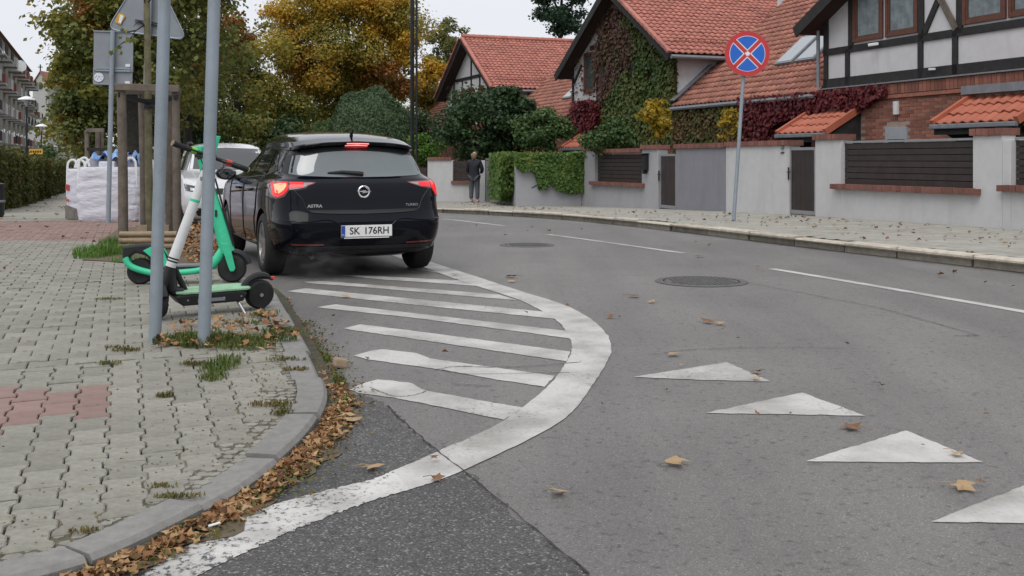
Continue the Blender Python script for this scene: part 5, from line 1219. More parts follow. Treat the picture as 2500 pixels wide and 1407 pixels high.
st0=hb0+up*.10; st1=hb0+up*.82
b=MB(); b.tube([st0,st0+up*.05,st1],[.036,.037,.033],18); so=b.build('stem',M['white_plastic'],t,smooth=True)
b=MB(); 
for q in (.035,.055): b.lathe([(.0375,0),(.0385,.003),(.0385,.009),(.0375,.012)],st0+up*q,axis=tuple(up),n=18)
b.build('stem_ring',M['black_plastic'],so)
b=MB(); b.box(st0+up*.66-fwd*0+V(0,-.040,0),(.018,.006,.024)); b.build('stem_marking',M['zinc'],so)
b=MB(); b.tube([st1-up*.01,st1+up*.12],.034,14); b.build('head',M['black_plastic'],t,smooth=True)
hc=st1+up*.10; bd=fwd                                   # the bar lies along the heading since it is turned
b=MB(); b.tube([hc-bd*.27,hc-bd*.12,hc,hc+bd*.12,hc+bd*.27],.014,10); b.build('handlebar',M['black_plastic'],t)
for sg,cm in ((1,'lime_plastic'),(-1,'red_plastic')):
    b=MB(); b.tube([hc+bd*.155*sg,hc+bd*.29*sg],[.019,.021],12); b.build('grip',M['rubber'],t,smooth=True)
    b=MB(); b.tube([hc+bd*.115*sg,hc+bd*.155*sg],.025,12); b.build('grip_ring',M[cm],t,smooth=True)
    b=MB(); b.tube([hc+bd*.29*sg,hc+bd*.298*sg],.022,10); b.build('bar_end',M['log_wood'],t)
    b=MB(); b.tube([hc+bd*.07*sg+z*.0,hc+bd*.12*sg-s*.05,hc+bd*.21*sg-s*.055],.007,6); b.build('brake_lever',M['black_metal'],t)
b=MB(); b.prism([hc+bd*x+up*u+s*.015 for x,u in ((-.02,.02),(.05,.03),(.03,.15),(-.01,.16))],s*-.03); b.build('display_holder',M['mint'],t,bevel=.005)
b=MB(); b.lathe([(0,0),(.03,0),(.034,-.03),(.02,-.05)],hc-up*.06+V(.02,-.055,0),axis=(0.15,-1,0),n=14); b.build('headlight',M['lens_clear'],t)
b=MB(); b.tube([P(0,0,.108)+(h*math.cos(a)+z*math.sin(a))*.140 for a in np.linspace(-.15,2.35,14)],[.026]*6+[.028]*5+[.022,.014,.008],8); b.build('rear_mudguard',M['black_plastic'],t,smooth=True)
b=MB(); b.box(P(-.09,0,.225),(.05,.03,.014)); b.build('tail_light',M['red_plastic'],t)
b=MB(); b.tube([P(.20,-.05,.10),P(.17,-.16,.005)],.011,8); b.build('kickstand',M['steel'],t)
b=MB(); b.tube(catmull([hc+bd*.10,hc+bd*.08-s*.06-up*.05,hc-s*.055-up*.14,st1-s*.04-up*.10],5),.004,5); b.tube(catmull([hc-bd*.10,hc-bd*.08-s*.07-up*.06,hc-s*.06-up*.16,st1-s*.04-up*.12],5),.004,5); b.build('brake_cable',M['rubber'],t)
b=MB()
for k in range(4): b.lathe([(.0,0),(.006,.0),(.006,.004),(0,.005)],P(.18+.13*k,-.096,.125),axis=tuple(-s),n=8)
b.build('deck_bolt',M['steel'],t)
b=MB(); b.prism([P(x,-.0965,u) for x,u in ((.30,.105),(.50,.105),(.50,.130),(.30,.130))],-s*.002); b.build('deck_decal',M['zinc'],t)
b=MB(); b.tube([st0+up*.02,st0+up*.20],.0374,18); b.v=[p for p in b.v]; b.build('stem_scuff_band',M['white_plastic'],so)
b=MB(); b.lathe([(.0350,0),(.0358,.002),(.0358,.018),(.0350,.02)],st0+up*.48,axis=tuple(up),n=18); b.build('stem_decal',M['mint'],so)
b=MB(); b.box(P(.17,-.02,.112),(.03,.01,.02)); b.build('reflector',M['lens_dark'],t)
t.rotation_mode='QUATERNION'; t.rotation_quaternion=Matrix.Rotation(R(-5),3,hd.normalized()).to_quaternion()
# scooter two: all mint green, side on behind the posts
rg=on(338,694,SWL); hd=V(.985,.17,0)
t,P,h,s,z=scooter('mint green rental scooter standing side-on behind the two grey posts',rg,hd,.8,1.2,1)
wheel_s(t,P(.02,0,.115),s,.115,.085,'rear_wheel'); wheel_s(t,P(.80,0,.125),s,.125,.085,'front_wheel')
rk=R(15); up=(-h*math.sin(rk)+z*math.cos(rk)).normalized()
b=MB(); b.tube(catmull([P(-.10,.055,.24),P(-.06,.06,.17),P(.06,.065,.12),P(.20,.07,.10),P(.50,.07,.115),P(.64,.045,.16)],5),.028,10); b.tube(catmull([P(-.10,-.055,.24),P(-.06,-.06,.17),P(.06,-.065,.12),P(.20,-.07,.10),P(.50,-.07,.115),P(.64,-.045,.16)],5),.028,10); b.build('frame',M['mint'],t,smooth=True)
b=MB(); b.prism([P(x,-.07,u) for x,u in ((.10,.08),(.58,.09),(.64,.15),(.10,.15))],s*.14); b.build('deck',M['black_plastic'],t,bevel=.01)
b=MB(); b.prism([P(x,-.075,u) for x,u in ((.16,.152),(.60,.155),(.60,.170),(.16,.167))],s*.15); b.build('deck_mat',M['zinc'],t)
b=MB(); b.prism([P(x,-.06,u) for x,u in ((-.13,.21),(-.12,.34),(.0,.355),(.10,.36),(.20,.30),(.28,.19),(.12,.16),(.08,.25),(-.02,.28),(-.09,.22))],s*.12); b.build('rear_mudguard',M['black_plastic'],t,bevel=.02)
for l in (-.068,.062):
    b=MB(); b.prism([P(x,l,u) for x,u in ((.05,.30),(.14,.345),(.22,.30),(.27,.17),(.16,.15),(.12,.24))],s*.012); b.build('mudguard_panel',M['mint'],t,bevel=.004)
f0_=P(.745,0,.33); st=f0_+up*.80
b=MB(); b.tube([P(.62,0,.15),P(.68,0,.22),f0_],[.045,.045,.04],10); b.build('neck',M['mint'],t,smooth=True)
b=MB(); b.tube([f0_-up*.06,f0_+up*.10,f0_+up*.45,st],[.066,.062,.048,.040],14); b.v=[tuple(f0_+(Vector(p)-f0_)) for p in b.v]; b.build('stem',M['mint'],t,smooth=True)
b=MB(); b.prism([f0_+h*.062+up*u-s*w_ for u,w_ in ((.0,.03),(.62,.022),(.62,-.022),(.0,-.03))],h*.012); b.build('stem_strip',M['black_plastic'],t)
b=MB(); b.box(f0_+up*.30-s*-.062+V(0,-.0,0),(.018,.006,.06)); b.build('stem_mark',M['black_plastic'],t)
for l in (-.06,.06):
    b=MB(); b.prism([P(x,l,u) for x,u in ((.705,.36),(.785,.35),(.835,.13),(.82,.105),(.79,.105),(.775,.14))],s*.022); b.build('fork',M['mint'],t,bevel=.006)
b=MB(); b.tube([P(.80,0,.125)+(h*math.cos(a)+z*math.sin(a))*.148 for a in np.linspace(.25,2.2,12)],.030,8); b.build('front_mudguard',M['black_plastic'],t,smooth=True)
b=MB(); b.tube([st,st+up*.05],.036,12); b.build('head',M['black_plastic'],t)
b=MB(); b.tube([st+up*.03-s*.27,st+up*.04,st+up*.03+s*.27],.014,8); b.build('handlebar',M['black_plastic'],t)
for sg in (-1,1):
    b=MB(); b.tube([st+up*.03+s*.15*sg,st+up*.03+s*.29*sg],.02,10); b.build('grip',M['rubber'],t)
b=MB(); b.box(st+up*.07,(.06,.08,.09)); b.build('display_holder',M['mint'],t,bevel=.01)
b=MB(); b.tube([st+up*.05+h*.04,st+up*.14+h*.10,st+up*.15+h*.14],.007,6); b.build('brake_lever',M['black_metal'],t)
# ================================================================ VEGETATION
def leafquads(C, Nn, size, rs, long=1.0, droop=0.0, fold=.25):
    """C (n,3) centres, Nn (n,3) rough normals -> two folded faces per leaf"""
    n=len(C); Nn=Nn/np.maximum(1e-6,np.linalg.norm(Nn,axis=1,keepdims=True))
    D=rs.normal(size=(n,3)); D[:,2]-=droop; D-=Nn*(D*Nn).sum(1,keepdims=True); D/=np.maximum(1e-6,np.linalg.norm(D,axis=1,keepdims=True)); W_=np.cross(Nn,D)
    s=(size*rs.uniform(.6,1.25,size=(n,1))); a=C-D*s*.5*long; t=C+D*s*.5*long; w=s*.36
    l=C+W_*w+Nn*s*fold*.4; r_=C-W_*w+Nn*s*fold*.4
    vs=np.stack([a,r_,t,l],1).reshape(-1,3); i=np.arange(n)*4; fs=np.concatenate([np.stack([i,i+1,i+2],1),np.stack([i,i+2,i+3],1)]); return vs,fs
def clumped(center,rad,nclump,nleaf,rs,crad=(.22,.38),shell=(.45,.95),flat=1.0):
    """leaf centres and normals for a crown of separate boughs"""
    c=np.array(center); R_=np.array(rad); d=rs.normal(size=(nclump,3)); d/=np.linalg.norm(d,axis=1,keepdims=True); f=rs.uniform(shell[0],shell[1],size=(nclump,1))
    cc=c+d*f*R_; cr=rs.uniform(crad[0],crad[1],size=nclump)*R_.mean(); P=[];N=[]
    per=np.maximum(8,(nleaf*cr**2/np.sum(cr**2)).astype(int))
    for k in range(nclump):
        e=rs.normal(size=(per[k],3)); e/=np.linalg.norm(e,axis=1,keepdims=True); q=rs.uniform(.35,1.0,size=(per[k],1))**.6; wob=1+.25*rs.normal(size=(per[k],1))
        P.append(cc[k]+e*q*wob*cr[k]*np.array([1.1,1.1,.8*flat])); N.append(e*.8+rs.normal(size=(per[k],3))*.6+np.array([0,0,.55]))
    return np.concatenate(P),np.concatenate(N),cc
def tree(label,px,Y,cx,cy,rx,rz,mat,nclump=40,nleaf=9000,size=.18,tr=.2,name='tree',cat='tree',group='street trees',seed=1,base=None,crad=(.22,.38),shell=(.45,.95),limbs=14,bark='bark_dark',extra=None,trunk_lean=0,droop=.3,ry=None):
    rs=np.random.default_rng(seed); bz=G(Y)+.02; b0=V((px-1250)/2500*Y,Y,bz); c=at(cx,cy,Y)
    t=thing(name,label,cat,b0,group)
    P,N,cc=clumped((c.x,c.y,c.z),(rx,ry or rx,rz),nclump,nleaf,rs,crad,shell)
    vs,fs=leafquads(P,N,size,rs,1.05,droop); fast('crown',vs,fs,mat,t)
    fork=V(b0.x+(c.x-b0.x)*.35,Y,max(bz+.6,c.z-rz*.75)); b=MB()
    b.tube(catmull([b0-V(0,0,.1),b0+V(.0,0,.25),b0.lerp(fork,.5)+V(trunk_lean,0,0),fork,fork.lerp(c,.6),c+V(0,0,rz*.5)],4),[tr*1.35]+[tr*(1.15-.9*i/20) for i in range(20)],10); b.build('trunk',M[bark],t,smooth=True)
    b=MB(); r=random.Random(seed)
    for k in r.sample(range(nclump),min(limbs,nclump)):
        e=V(*cc[k]); s0=fork.lerp(c,r.uniform(0,.7)); m=s0.lerp(e,.5)+V(r.uniform(-.2,.2),r.uniform(-.2,.2),.15*rz*r.random())
        L=catmull([s0,m,e],4); b.tube(L,[tr*.38*(1-.85*i/(len(L)-1)) for i in range(len(L))],6)
    b.build('limbs',M[bark],t)
    if extra:
        for mat2,cl in extra:
            for (x,y,r1,n) in cl:
                q=at(x,y,Y-rx*.55); P,N,_=clumped((q.x,q.y,q.z),(r1,r1,r1*.75),8,n,rs,(.3,.5),(.3,.9))
                vs,fs=leafquads(P,N,size,rs,1.05,droop); fast('bough',vs,fs,mat2,t)['kind']='stuff'
    return t
tree('big dark maple with stout trunk behind the bulk bags, its crown filling the upper left',318,27,372,-90,2.3,4.3,'maple_dark',70,26000,.15,.43,seed=3,limbs=20,extra=[('leaf_rust',[(215,30,.45,260),(255,75,.4,200)]),('maple_yellow',[(150,70,.6,420),(190,150,.6,420),(150,190,.5,300),(230,230,.5,300),(270,20,.6,350)])],crad=(.2,.32),shell=(.5,1.0))
tree('second maple of the pavement row with olive foliage low behind the sign plates',232,39,240,150,1.5,4.0,'maple_dark',44,14000,.17,.2,seed=5,limbs=12,extra=[('leaf_rust',[(165,285,.4,160),(180,330,.4,150)])],crad=(.22,.36))
tree('third maple of the row, yellowing, above the end of the hedge',212,56,215,275,1.7,3.2,'maple_yellow',30,6000,.22,.18,seed=6,limbs=8)
tree('far rounded green tree at the end of the pavement above the hedge',135,64,128,385,1.1,1.4,'green_mid',16,2500,.2,.12,seed=7,limbs=4)
tree('maple with rust coloured boughs and thin top right of the triangular sign',455,44,470,130,3.3,4.2,'maple_dark',46,8500,.2,.25,seed=8,limbs=22,extra=[('leaf_rust',[(555,60,.9,420),(545,100,.8,330),(500,140,.8,300),(470,205,.5,200),(600,90,.4,150)])],crad=(.14,.26),shell=(.4,1.0))
tree('broad olive and yellow tree behind the white car',575,56,580,215,3.4,4.0,'maple_yellow',56,16000,.2,.22,seed=9,limbs=18,crad=(.16,.3),shell=(.4,1.0))
tree('large glowing orange and yellow maple in the middle distance above the black car',850,62,850,110,5.0,4.6,'maple_olive',110,60000,.18,.3,seed=10,limbs=30,extra=[('leaf_rust',[(935,185,1.5,1600),(985,215,.9,700),(730,165,1.2,900),(785,195,.8,500)]),('maple_orange',[(700,30,1.4,2000),(790,10,1.6,2400),(880,5,1.7,2600),(960,30,1.6,2400),(985,95,1.4,2000),(900,75,1.4,1600),(760,95,1.3,1400),(830,130,1.2,1200),(1000,150,.9,700)])],crad=(.15,.26),shell=(.45,1.0))
tree('smaller yellow orange maple right of the black lamp column',1058,68,1048,205,1.4,2.2,'maple_orange',28,6000,.22,.15,seed=12,limbs=8,extra=[('maple_yellow',[(1060,230,1.2,500)])])
tree('pale yellow-green loose tree behind the far house',1095,84,1088,135,2.1,3.9,'far_green',50,7000,.22,.16,seed=13,limbs=24,crad=(.12,.24),shell=(.35,1.0))
tree('tall dark green tree rising behind the house roofs',1365,74,1372,15,2.9,2.7,'oak_far',40,9000,.23,.25,seed=14,limbs=16,crad=(.16,.28))
tree('dense dark green round-headed garden tree over the far wall',1190,39.2,1185,305,2.0,1.55,'green_deep',46,14000,.15,.12,seed=15,limbs=8,group='garden trees',extra=[('green_deep',[(1240,225,.55,900),(1110,330,.7,900),(1280,260,.5,700)])],crad=(.25,.4))
tree('dull green garden shrub tree above the ivy wall',1318,34.4,1318,318,.95,.72,'green_mid',26,5000,.12,.06,seed=16,limbs=6,group='garden trees',crad=(.25,.42))
tree('small bright yellow garden tree in front of the overgrown gable',1604,30.0,1602,285,.46,.62,'leaf_yellow',22,900,.14,.03,seed=17,limbs=14,group='garden trees',crad=(.25,.42),bark='bark_green')
tree('thin yellow sapling beside the sign post over the garden wall',1780,27.5,1778,300,.24,.55,'leaf_yellow',16,420,.12,.025,seed=18,limbs=10,group='garden trees',crad=(.25,.45),bark='bark_green')
tree('green garden bush below the overgrown gable',1480,30.4,1490,335,.85,.42,'green_mid',22,3600,.11,.04,seed=19,limbs=6,name='bush',cat='bush',group='garden bushes',crad=(.25,.42))
tree('bright green low bush at the left end of the far wall',1040,42,1040,360,.75,.65,'green_bright',18,3200,.12,.05,seed=20,limbs=5,name='bush',cat='bush',group='garden bushes',crad=(.28,.45))
tree('green shrub at the right picture edge beside the tiled canopy',2510,20.6,2515,300,.22,.32,'green_mid',12,1200,.07,.02,seed=21,limbs=5,name='bush',cat='bush',group='garden bushes',crad=(.3,.5))
# round willow and the thicket behind the cars
rs=np.random.default_rng(31)
def willow(label,px,Y,cx,cy,rx,rz,n,mat,seed,name='willow_bush'):
    rs=np.random.default_rng(seed); c=at(cx,cy,Y); b0=V(c.x,Y,G(Y)); t=thing(name,label,'bush',b0,'bushes in the verge')
    d=rs.normal(size=(n,3)); d/=np.linalg.norm(d,axis=1,keepdims=True); d[:,2]=np.abs(d[:,2])*1.0-.25; q=rs.uniform(.72,1.03,size=(n,1)); bump=1+.05*np.sin(d[:,:1]*9)+.05*np.sin(d[:,1:2]*8+2)
    P=np.array(c)+np.array([0,0,-rz*.35])+d*q*bump*np.array([rx,rx,rz*1.35]); N=d+rs.normal(size=(n,3))*.5
    vs,fs=leafquads(P,N,.085,rs,2.0,.9); fast('foliage',vs,fs,mat,t)
    b=MB(); r=random.Random(seed)
    for k in range(14):
        a=r.uniform(0,6.28); e=V(c.x+math.cos(a)*rx*.7,Y+math.sin(a)*rx*.7,c.z+rz*r.uniform(0,.6)); b.tube(catmull([b0,b0.lerp(e,.4)+V(0,0,.4),e],4),[.06*(1-.1*i) for i in range(9)],5)
    b.build('stems',M['bark_dark'],t); return t
willow('large smooth grey-green round bush above the black car roof',905,47,905,296,2.05,2.1,70000,'willow',31)
willow('smaller green round bush left of the large round bush',800,49,800,330,1.1,1.0,8000,'green_mid',32)
for k,(x,y,Y,rx,rz,mm,lb) in enumerate([(470,370,46,1.9,1.5,'green_deep','dark evergreen shrub behind the white car roof'),(560,330,52,2.4,2.0,'maple_dark','dull brown-green shrub above the white car'),(660,350,54,2.2,2.0,'green_deep','dark shrub left of the round green bush'),(735,330,58,2.2,2.4,'maple_dark','olive shrub behind the far lattice lamp column'),(420,300,50,1.8,2.6,'green_deep','dark thicket shrub behind the stake frame'),(300,400,60,1.6,1.6,'green_deep','dark shrub seen low between the tree stakes'),(640,260,66,3.0,3.2,'maple_yellow','yellow-green thicket tree behind the lattice lamp'),(1000,350,56,1.8,1.8,'green_deep','dark shrub right behind the black lamp column')]):
    tree(lb,x,Y,x,y,rx,rz,mm,24,4600,.2,.08,name='shrub',cat='shrub',group='shrubs behind the parked cars',seed=40+k,limbs=6,crad=(.22,.4))
# far belt of trees closing the street
P=[];N=[]
rs=np.random.default_rng(77)
for k in range(46):
    x=-88+k*2.5+rs.uniform(-1,1); Yf=rs.uniform(96,125)
    if 1250+2500*x/110<150: continue
    a,n_,_=clumped((x*Yf/110,Yf,3.6+rs.uniform(-1,1.2)),(2.8,2.8,rs.uniform(4.0,5.6)),10,700,rs,(.32,.5)); P.append(a);N.append(n_)
vs,fs=leafquads(np.concatenate(P),np.concatenate(N),.5,rs,1.,.2); o=fast('far_wood',vs,fs,'maple_dark'); tag(o,'distant belt of dark trees closing the end of the street','trees',None,'stuff')
# ---- clipped hedge beside the left pavement
def hedge(label,a,c,w,h,n,mat,seed):
    rs=np.random.default_rng(seed); t=thing('hedge',label,'hedge',V((a.x+c.x)/2,(a.y+c.y)/2,SWL((a.y+c.y)/2)),'clipped hedges along the pavement')
    d=(c-a); L=d.length; d.normalize(); nn=V(-d.y,d.x,0); u=rs.uniform(0,1,n); f=rs.choice(3,n,p=[.62,.3,.08]); q=np.where(f==0,-w/2,np.where(f==1,rs.uniform(-w/2,w/2,n),w/2)); zz=np.where(f==1,h,rs.uniform(0,1,n)*h)
    wob=.07*np.sin(u*L*2.1)+.06*np.sin(u*L*5.3+1)+rs.normal(size=n)*.05
    A=np.array(a);D=np.array(d);Nn=np.array(nn); P=A+D*(u*L)[:,None]+Nn*(q+np.where(f==0,-wob,wob)*(f!=1))[:,None]; gz=np.array([SWL(y) for y in P[:,1]]); P[:,2]=gz+zz+np.where(f==1,wob,0)
    No=np.where((f==1)[:,None],np.array([0,0,1]),np.where((f==0)[:,None],-Nn,Nn))+rs.normal(size=(n,3))*.6
    vs,fs=leafquads(P,No,.14,rs,1.0,.2); fast('foliage',vs,fs,mat,t)
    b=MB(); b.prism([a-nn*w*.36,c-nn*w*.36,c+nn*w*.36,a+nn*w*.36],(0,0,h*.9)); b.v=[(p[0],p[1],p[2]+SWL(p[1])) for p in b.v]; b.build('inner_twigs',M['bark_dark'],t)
hb=[V(-12.6,23.0,0),V(-16.2,33,0),V(-19.5,42,0),V(-24.5,57,0)]
hedge('nearest tall clipped hedge at the left picture edge',hb[0],hb[1],1.0,1.62,9000,'hedge_leaf',1); hedge('middle clipped hedge beside the pavement, slightly lower',hb[1]+V(-.2,.5,0),hb[2],1.0,1.5,6000,'hedge_leaf',2); hedge('farthest clipped hedge ending by the tiny dark car',hb[2]+V(-.2,.5,0),hb[3],1.0,1.4,5000,'hedge_leaf',3)
# ---- climbing plants
FPz=lambda a,b,q:FP(a,q,b)
def climber(label,name,fnP,mask,n,size,mat,seed,nrm,group,off=(.03,.16)):
    """fnP(a,b,q): wall point at a along, b up, q in front; mask(a,b)->density"""
    rs=np.random.default_rng(seed); a0,a1,b0,b1=mask.box; P=[]
    while len(P)<n:
        a=rs.uniform(a0,a1); b=rs.uniform(b0,b1)
        if rs.random()<mask(a,b): P.append(np.array(fnP(a,b,-rs.uniform(*off))))
    P=np.array(P); N=np.array(nrm)+rs.normal(size=(n,3))*.45+np.array([0,0,.35]); vs,fs=leafquads(P,N,size,rs,1.0,1.0)
    t=thing(name,label,'climbing plant',V(*P.mean(0)[:2],P[:,2].min()),group); fast('leaves',vs,fs,mat,t)
    b=MB(); r=random.Random(seed)
    for k in range(10):
        a=r.uniform(a0+.1*(a1-a0),a1-.1*(a1-a0)); pts=[Vector(fnP(a+r.uniform(-.3,.3),b0+(b1-b0)*j/5,-.02)) for j in range(5) if mask(a,b0+(b1-b0)*j/5)>.2]
        if len(pts)>2: b.tube(catmull(pts,3),.012,5)
    if b.v: b.build('stem',M['bark_dark'],t)
    return t
def nz(a,b,k,s=0): return math.sin(a*1.7*k+s)*.5+math.sin(b*2.3*k+a*.9*k+s*2)*.5
class Mask:
    def __init__(s,box,fn): s.box=box; s.fn=fn
    def __call__(s,a,b): return max(0,min(1,s.fn(a,b)))
nF=-np.array(FN)
def gabtop(t): return ZR-.35-abs(t-16.7)*(ZR-ZE)/4.8
def win2(t,z):
    return (18.85<t<19.68 and ZF+.85<z<ZF+2.2) or (17.6<t<18.2 and ZF+.85<z<ZF+1.9 and nz(t,z,3)<.3) or (15.28<t<15.75 and ZF+.85<z<ZF+1.85 and nz(t,z,3)<.2) or (13.8<t<14.25 and ZF+.95<z<ZF+1.95 and nz(t,z,3)<.2)
def mg(t,z):
    if z>gabtop(t) or win2(t,z): return 0
    lim=16.4+nz(t,z,.9)*1.0+(z-5)*(-.35)
    return 1.0 if t<lim else .0
climber('thick green creeper covering the right half of the middle gable','creeper',FPz,Mask((12.35,20.9,1.9,7.6),mg),9000,.17,'creeper_green',1,nF,'creepers on the house fronts',(.03,.20))
def mr_(t,z):
    if z>gabtop(t) or win2(t,z): return 0
    lim=16.0+nz(t,z,.9)*1.0+(z-5)*(-.35)
    if t<lim: return 0
    d=1.0 if t<18.0+nz(t,z,1.1) else .16+.5*(nz(t,z,1.4)>.25)
    if t>18.6 and z>ZF+.3: d*=.35
    return d
climber('dark red and brown creeper thinning out over the left half of the middle gable','creeper',FPz,Mask((15,20.9,2.9,7.6),mr_),3800,.16,'creeper_wine',2,nF,'creepers on the house fronts',(.03,.18))
climber('crimson creeper hanging at the left foot of the middle gable','creeper',FPz,Mask((18.0,21.5,2.35,3.7),lambda t,z:1 if z>2.5+.25*nz(t,z,1.5) and z<3.5+.5*nz(t,0,1.2) else 0),2600,.17,'creeper_red',3,nF,'creepers on the house fronts',(.05,.45))
climber('brown-green creeper wall under the long lean-to roof','creeper',FPz,Mask((5.2,12.4,1.3,3.1),lambda t,z:1 if z<3.05 and t>7.9+.5*nz(t,z,1.3)-(z-2.2)*0 else .0),6500,.15,'creeper_mixed',4,nF,'creepers on the house fronts',(.03,.25))
climber('dark red creeper along the ledge left of the tiled canopy','creeper',FPz,Mask((2.2,8.4,1.9,3.2),lambda t,z:1 if z>(2.62 if t<5 else 2.45)+.12*nz(t,z,2)+max(0,3.6-t)*.22 and z<3.17 else (.5 if t>6.6 and z>1.9 else 0)),4200,.14,'creeper_red',5,nF,'creepers on the house fronts',(.10,.32))
# ivy over the pale garden wall
wB=pB; wd=(wB-pC); wl_=wd.length; wd=wd.normalized(); wn=V(-wd.y,wd.x,0); wn=wn if wn.y>0 else -wn
def IP(a,b,q): p=pC+wd*a+wn*q; return (p.x,p.y,SWR(p.y)+b)
def im(a,b):
    u=a/wl_
    low=np.interp(u,[0,.04,.12,.22,.30,.34,.46,.52,.58,.75,1.0],[1.25,1.15,1.05,1.15,1.0,.55,.50,.75,.50,.45,.42])
    return 1 if b>low+.08*nz(a,b,4) else 0
climber('thick green ivy curtain hanging over the pale garden wall','ivy',IP,Mask((-.05,wl_,.3,1.62),im),5200,.13,'ivy_green',6,-np.array(wn),'ivy on the garden wall',(.02,.22))
def IP2(a,b,q): p=V(.0,31.4,0).lerp(V(-.44,35.2,0),a/3.8)+V(-1,-.1,0)*(-q); return (p.x,p.y,SWR(p.y)+b)
climber('dark ivy mound covering the wall end at the driveway recess','ivy',IP2,Mask((.0,3.8,.12,1.66),lambda a,b:1 if b>.15+.1*nz(a,b,3)+.35*max(0,.8-a) else 0),4200,.14,'ivy_green',7,np.array([-1,-.5,0]),'ivy on the garden wall',(-.1,.40))
def IP3(a,b,q): p=V(-.55,34.6,0)+V(1,-.28,0)*a+V(0,1,0)*b; return (p.x,p.y,SWR(p.y)+1.42+.12*math.sin(a*3)-q*.5)
climber('ivy cushion lying along the wall tops above the driveway recess','ivy',IP3,Mask((0,3.0,-2.6,.2),lambda a,b:1 if b>-2.6+.9*max(0,1-a) else 0),2600,.13,'ivy_green',8,np.array([0,-.5,1]),'ivy on the garden wall',(.0,.3))
# ================================================================ PERSON, LAMPS, FAR BUILDINGS
def skin_mesh(verts,edges,radii,root=0,sub=2):
    me=bpy.data.meshes.new('sk'); me.from_pydata(verts,edges,[]); ob=bpy.data.objects.new('sk',me); COL.objects.link(ob)
    md=ob.modifiers.new('s','SKIN'); 
    for i,r in enumerate(radii): me.skin_vertices[0].data[i].radius=(r,r) if not isinstance(r,tuple) else r
    me.skin_vertices[0].data[root].use_root=True
    md.use_smooth_shade=True; s2=ob.modifiers.new('ss','SUBSURF'); s2.levels=sub; s2.render_levels=sub
    dg=bpy.context.evaluated_depsgraph_get(); dg.update(); m=bpy.data.meshes.new_from_object(ob.evaluated_get(dg)); bpy.data.objects.remove(ob,do_unlink=True); return m
def add_skin(name,mat,par,verts,edges,radii,root=0,sub=2,base=None,rot=0):
    me=skin_mesh(verts,edges,radii,root,sub)
    me.transform(Matrix.Rotation(rot,4,'Z')); me.materials.clear(); me.materials.append(M[mat]); o=bpy.data.objects.new(name,me); COL.objects.link(o); o.parent=par; return o
pf=V((1158-1250)/2500*35.2,35.2,SWR(35.2)); pr=thing('person','person in a dark jacket and grey jeans seen from behind by the far wall','person',pf)
hh=1.0
# local frame: facing +y (away from the camera), x right
body_v=[(0,0,.92),(0,0,1.05),(0,.01,1.22),(0,.0,1.40),(0,.0,1.48),(0,.03,1.53),(0,.04,1.60),
 (-.09,0,.88),(-.10,.02,.50),(-.105,-.02,.10),(-.105,.09,.045), (.09,0,.88),(.10,.02,.50),(.11,-.02,.10),(.12,.09,.045),
 (-.18,.0,1.40),(-.24,.02,1.14),(-.19,.16,.98),(-.14,.24,.96), (.18,.0,1.40),(.25,.02,1.14),(.20,.18,1.0),(.13,.26,1.0)]
body_e=[(0,1),(1,2),(2,3),(3,4),(4,5),(5,6),(0,7),(7,8),(8,9),(9,10),(0,11),(11,12),(12,13),(13,14),(3,15),(15,16),(16,17),(17,18),(3,19),(19,20),(20,21),(21,22)]
body_r=[.13,.12,.13,.12,.06,.055,.075,.10,.07,.045,.04,.10,.07,.045,.04,.06,.047,.036,.03,.06,.047,.036,.03]
rot=R(-12)
add_skin('body','skin',pr,body_v,body_e,body_r,rot=rot)
add_skin('jacket','jacket',pr,[(0,0,.84),(0,-.01,1.0),(0,-.01,1.2),(0,0,1.38),(0,.01,1.475),(-.19,0,1.39),(-.265,.02,1.13),(-.20,.15,.99),(.19,0,1.39),(.275,.02,1.13),(.21,.17,1.01)],[(0,1),(1,2),(2,3),(3,4),(3,5),(5,6),(6,7),(3,8),(8,9),(9,10)],[(.205,.16),(.20,.155),(.20,.15),(.175,.13),.085,.085,.075,.062,.085,.075,.062],root=1,rot=rot)
add_skin('trousers','denim',pr,[(0,0,.92),(-.095,0,.84),(-.105,.02,.50),(-.108,-.02,.10),(.095,0,.84),(.105,.02,.50),(.115,-.02,.10)],[(0,1),(1,2),(2,3),(0,4),(4,5),(5,6)],[(.16,.14),.115,.086,.072,.115,.086,.072],rot=rot)
for x in (-.107,.117):
    add_skin('shoe','shoe',pr,[(x,-.06,.055),(x,.05,.05),(x,.17,.035)],[(0,1),(1,2)],[.058,.055,.04],rot=rot,sub=1)
me_h=bpy.data.meshes.new('head'); bmh=bmesh.new(); bmesh.ops.create_uvsphere(bmh,u_segments=20,v_segments=14,radius=1); 
for v in bmh.verts:
    v.co=Vector((v.co.x*.078,v.co.y*.095+.03,v.co.z*.115+1.62))
bmh.to_mesh(me_h); bmh.free(); me_h.materials.append(M['skin']); me_h.transform(Matrix.Rotation(rot,4,'Z')); smooth_mesh(me_h); ho=bpy.data.objects.new('head',me_h); COL.objects.link(ho); ho.parent=pr
b=MB(); b.tube([(0,.12,1.615),(0,.145,1.60),(0,.125,1.585)],[.01,.016,.01],6); b.build('nose',M['skin'],None,origin=(0,0,0)).parent=pr
for sx_ in (-1,1):
    e=MB(); e.lathe([(0,-.008),(.03,0),(0,.008)],(sx_*.078,.02,1.61),axis=(1,0,0),n=10); e.build('ear',M['skin'],None,origin=(0,0,0)).parent=pr
add_skin('hair','hair',pr,[(0,.0,1.68),(0,-.03,1.61),(.0,-.055,1.53),(.02,-.065,1.46)],[(0,1),(1,2),(2,3)],[.125,.13,.09,.045],rot=rot)
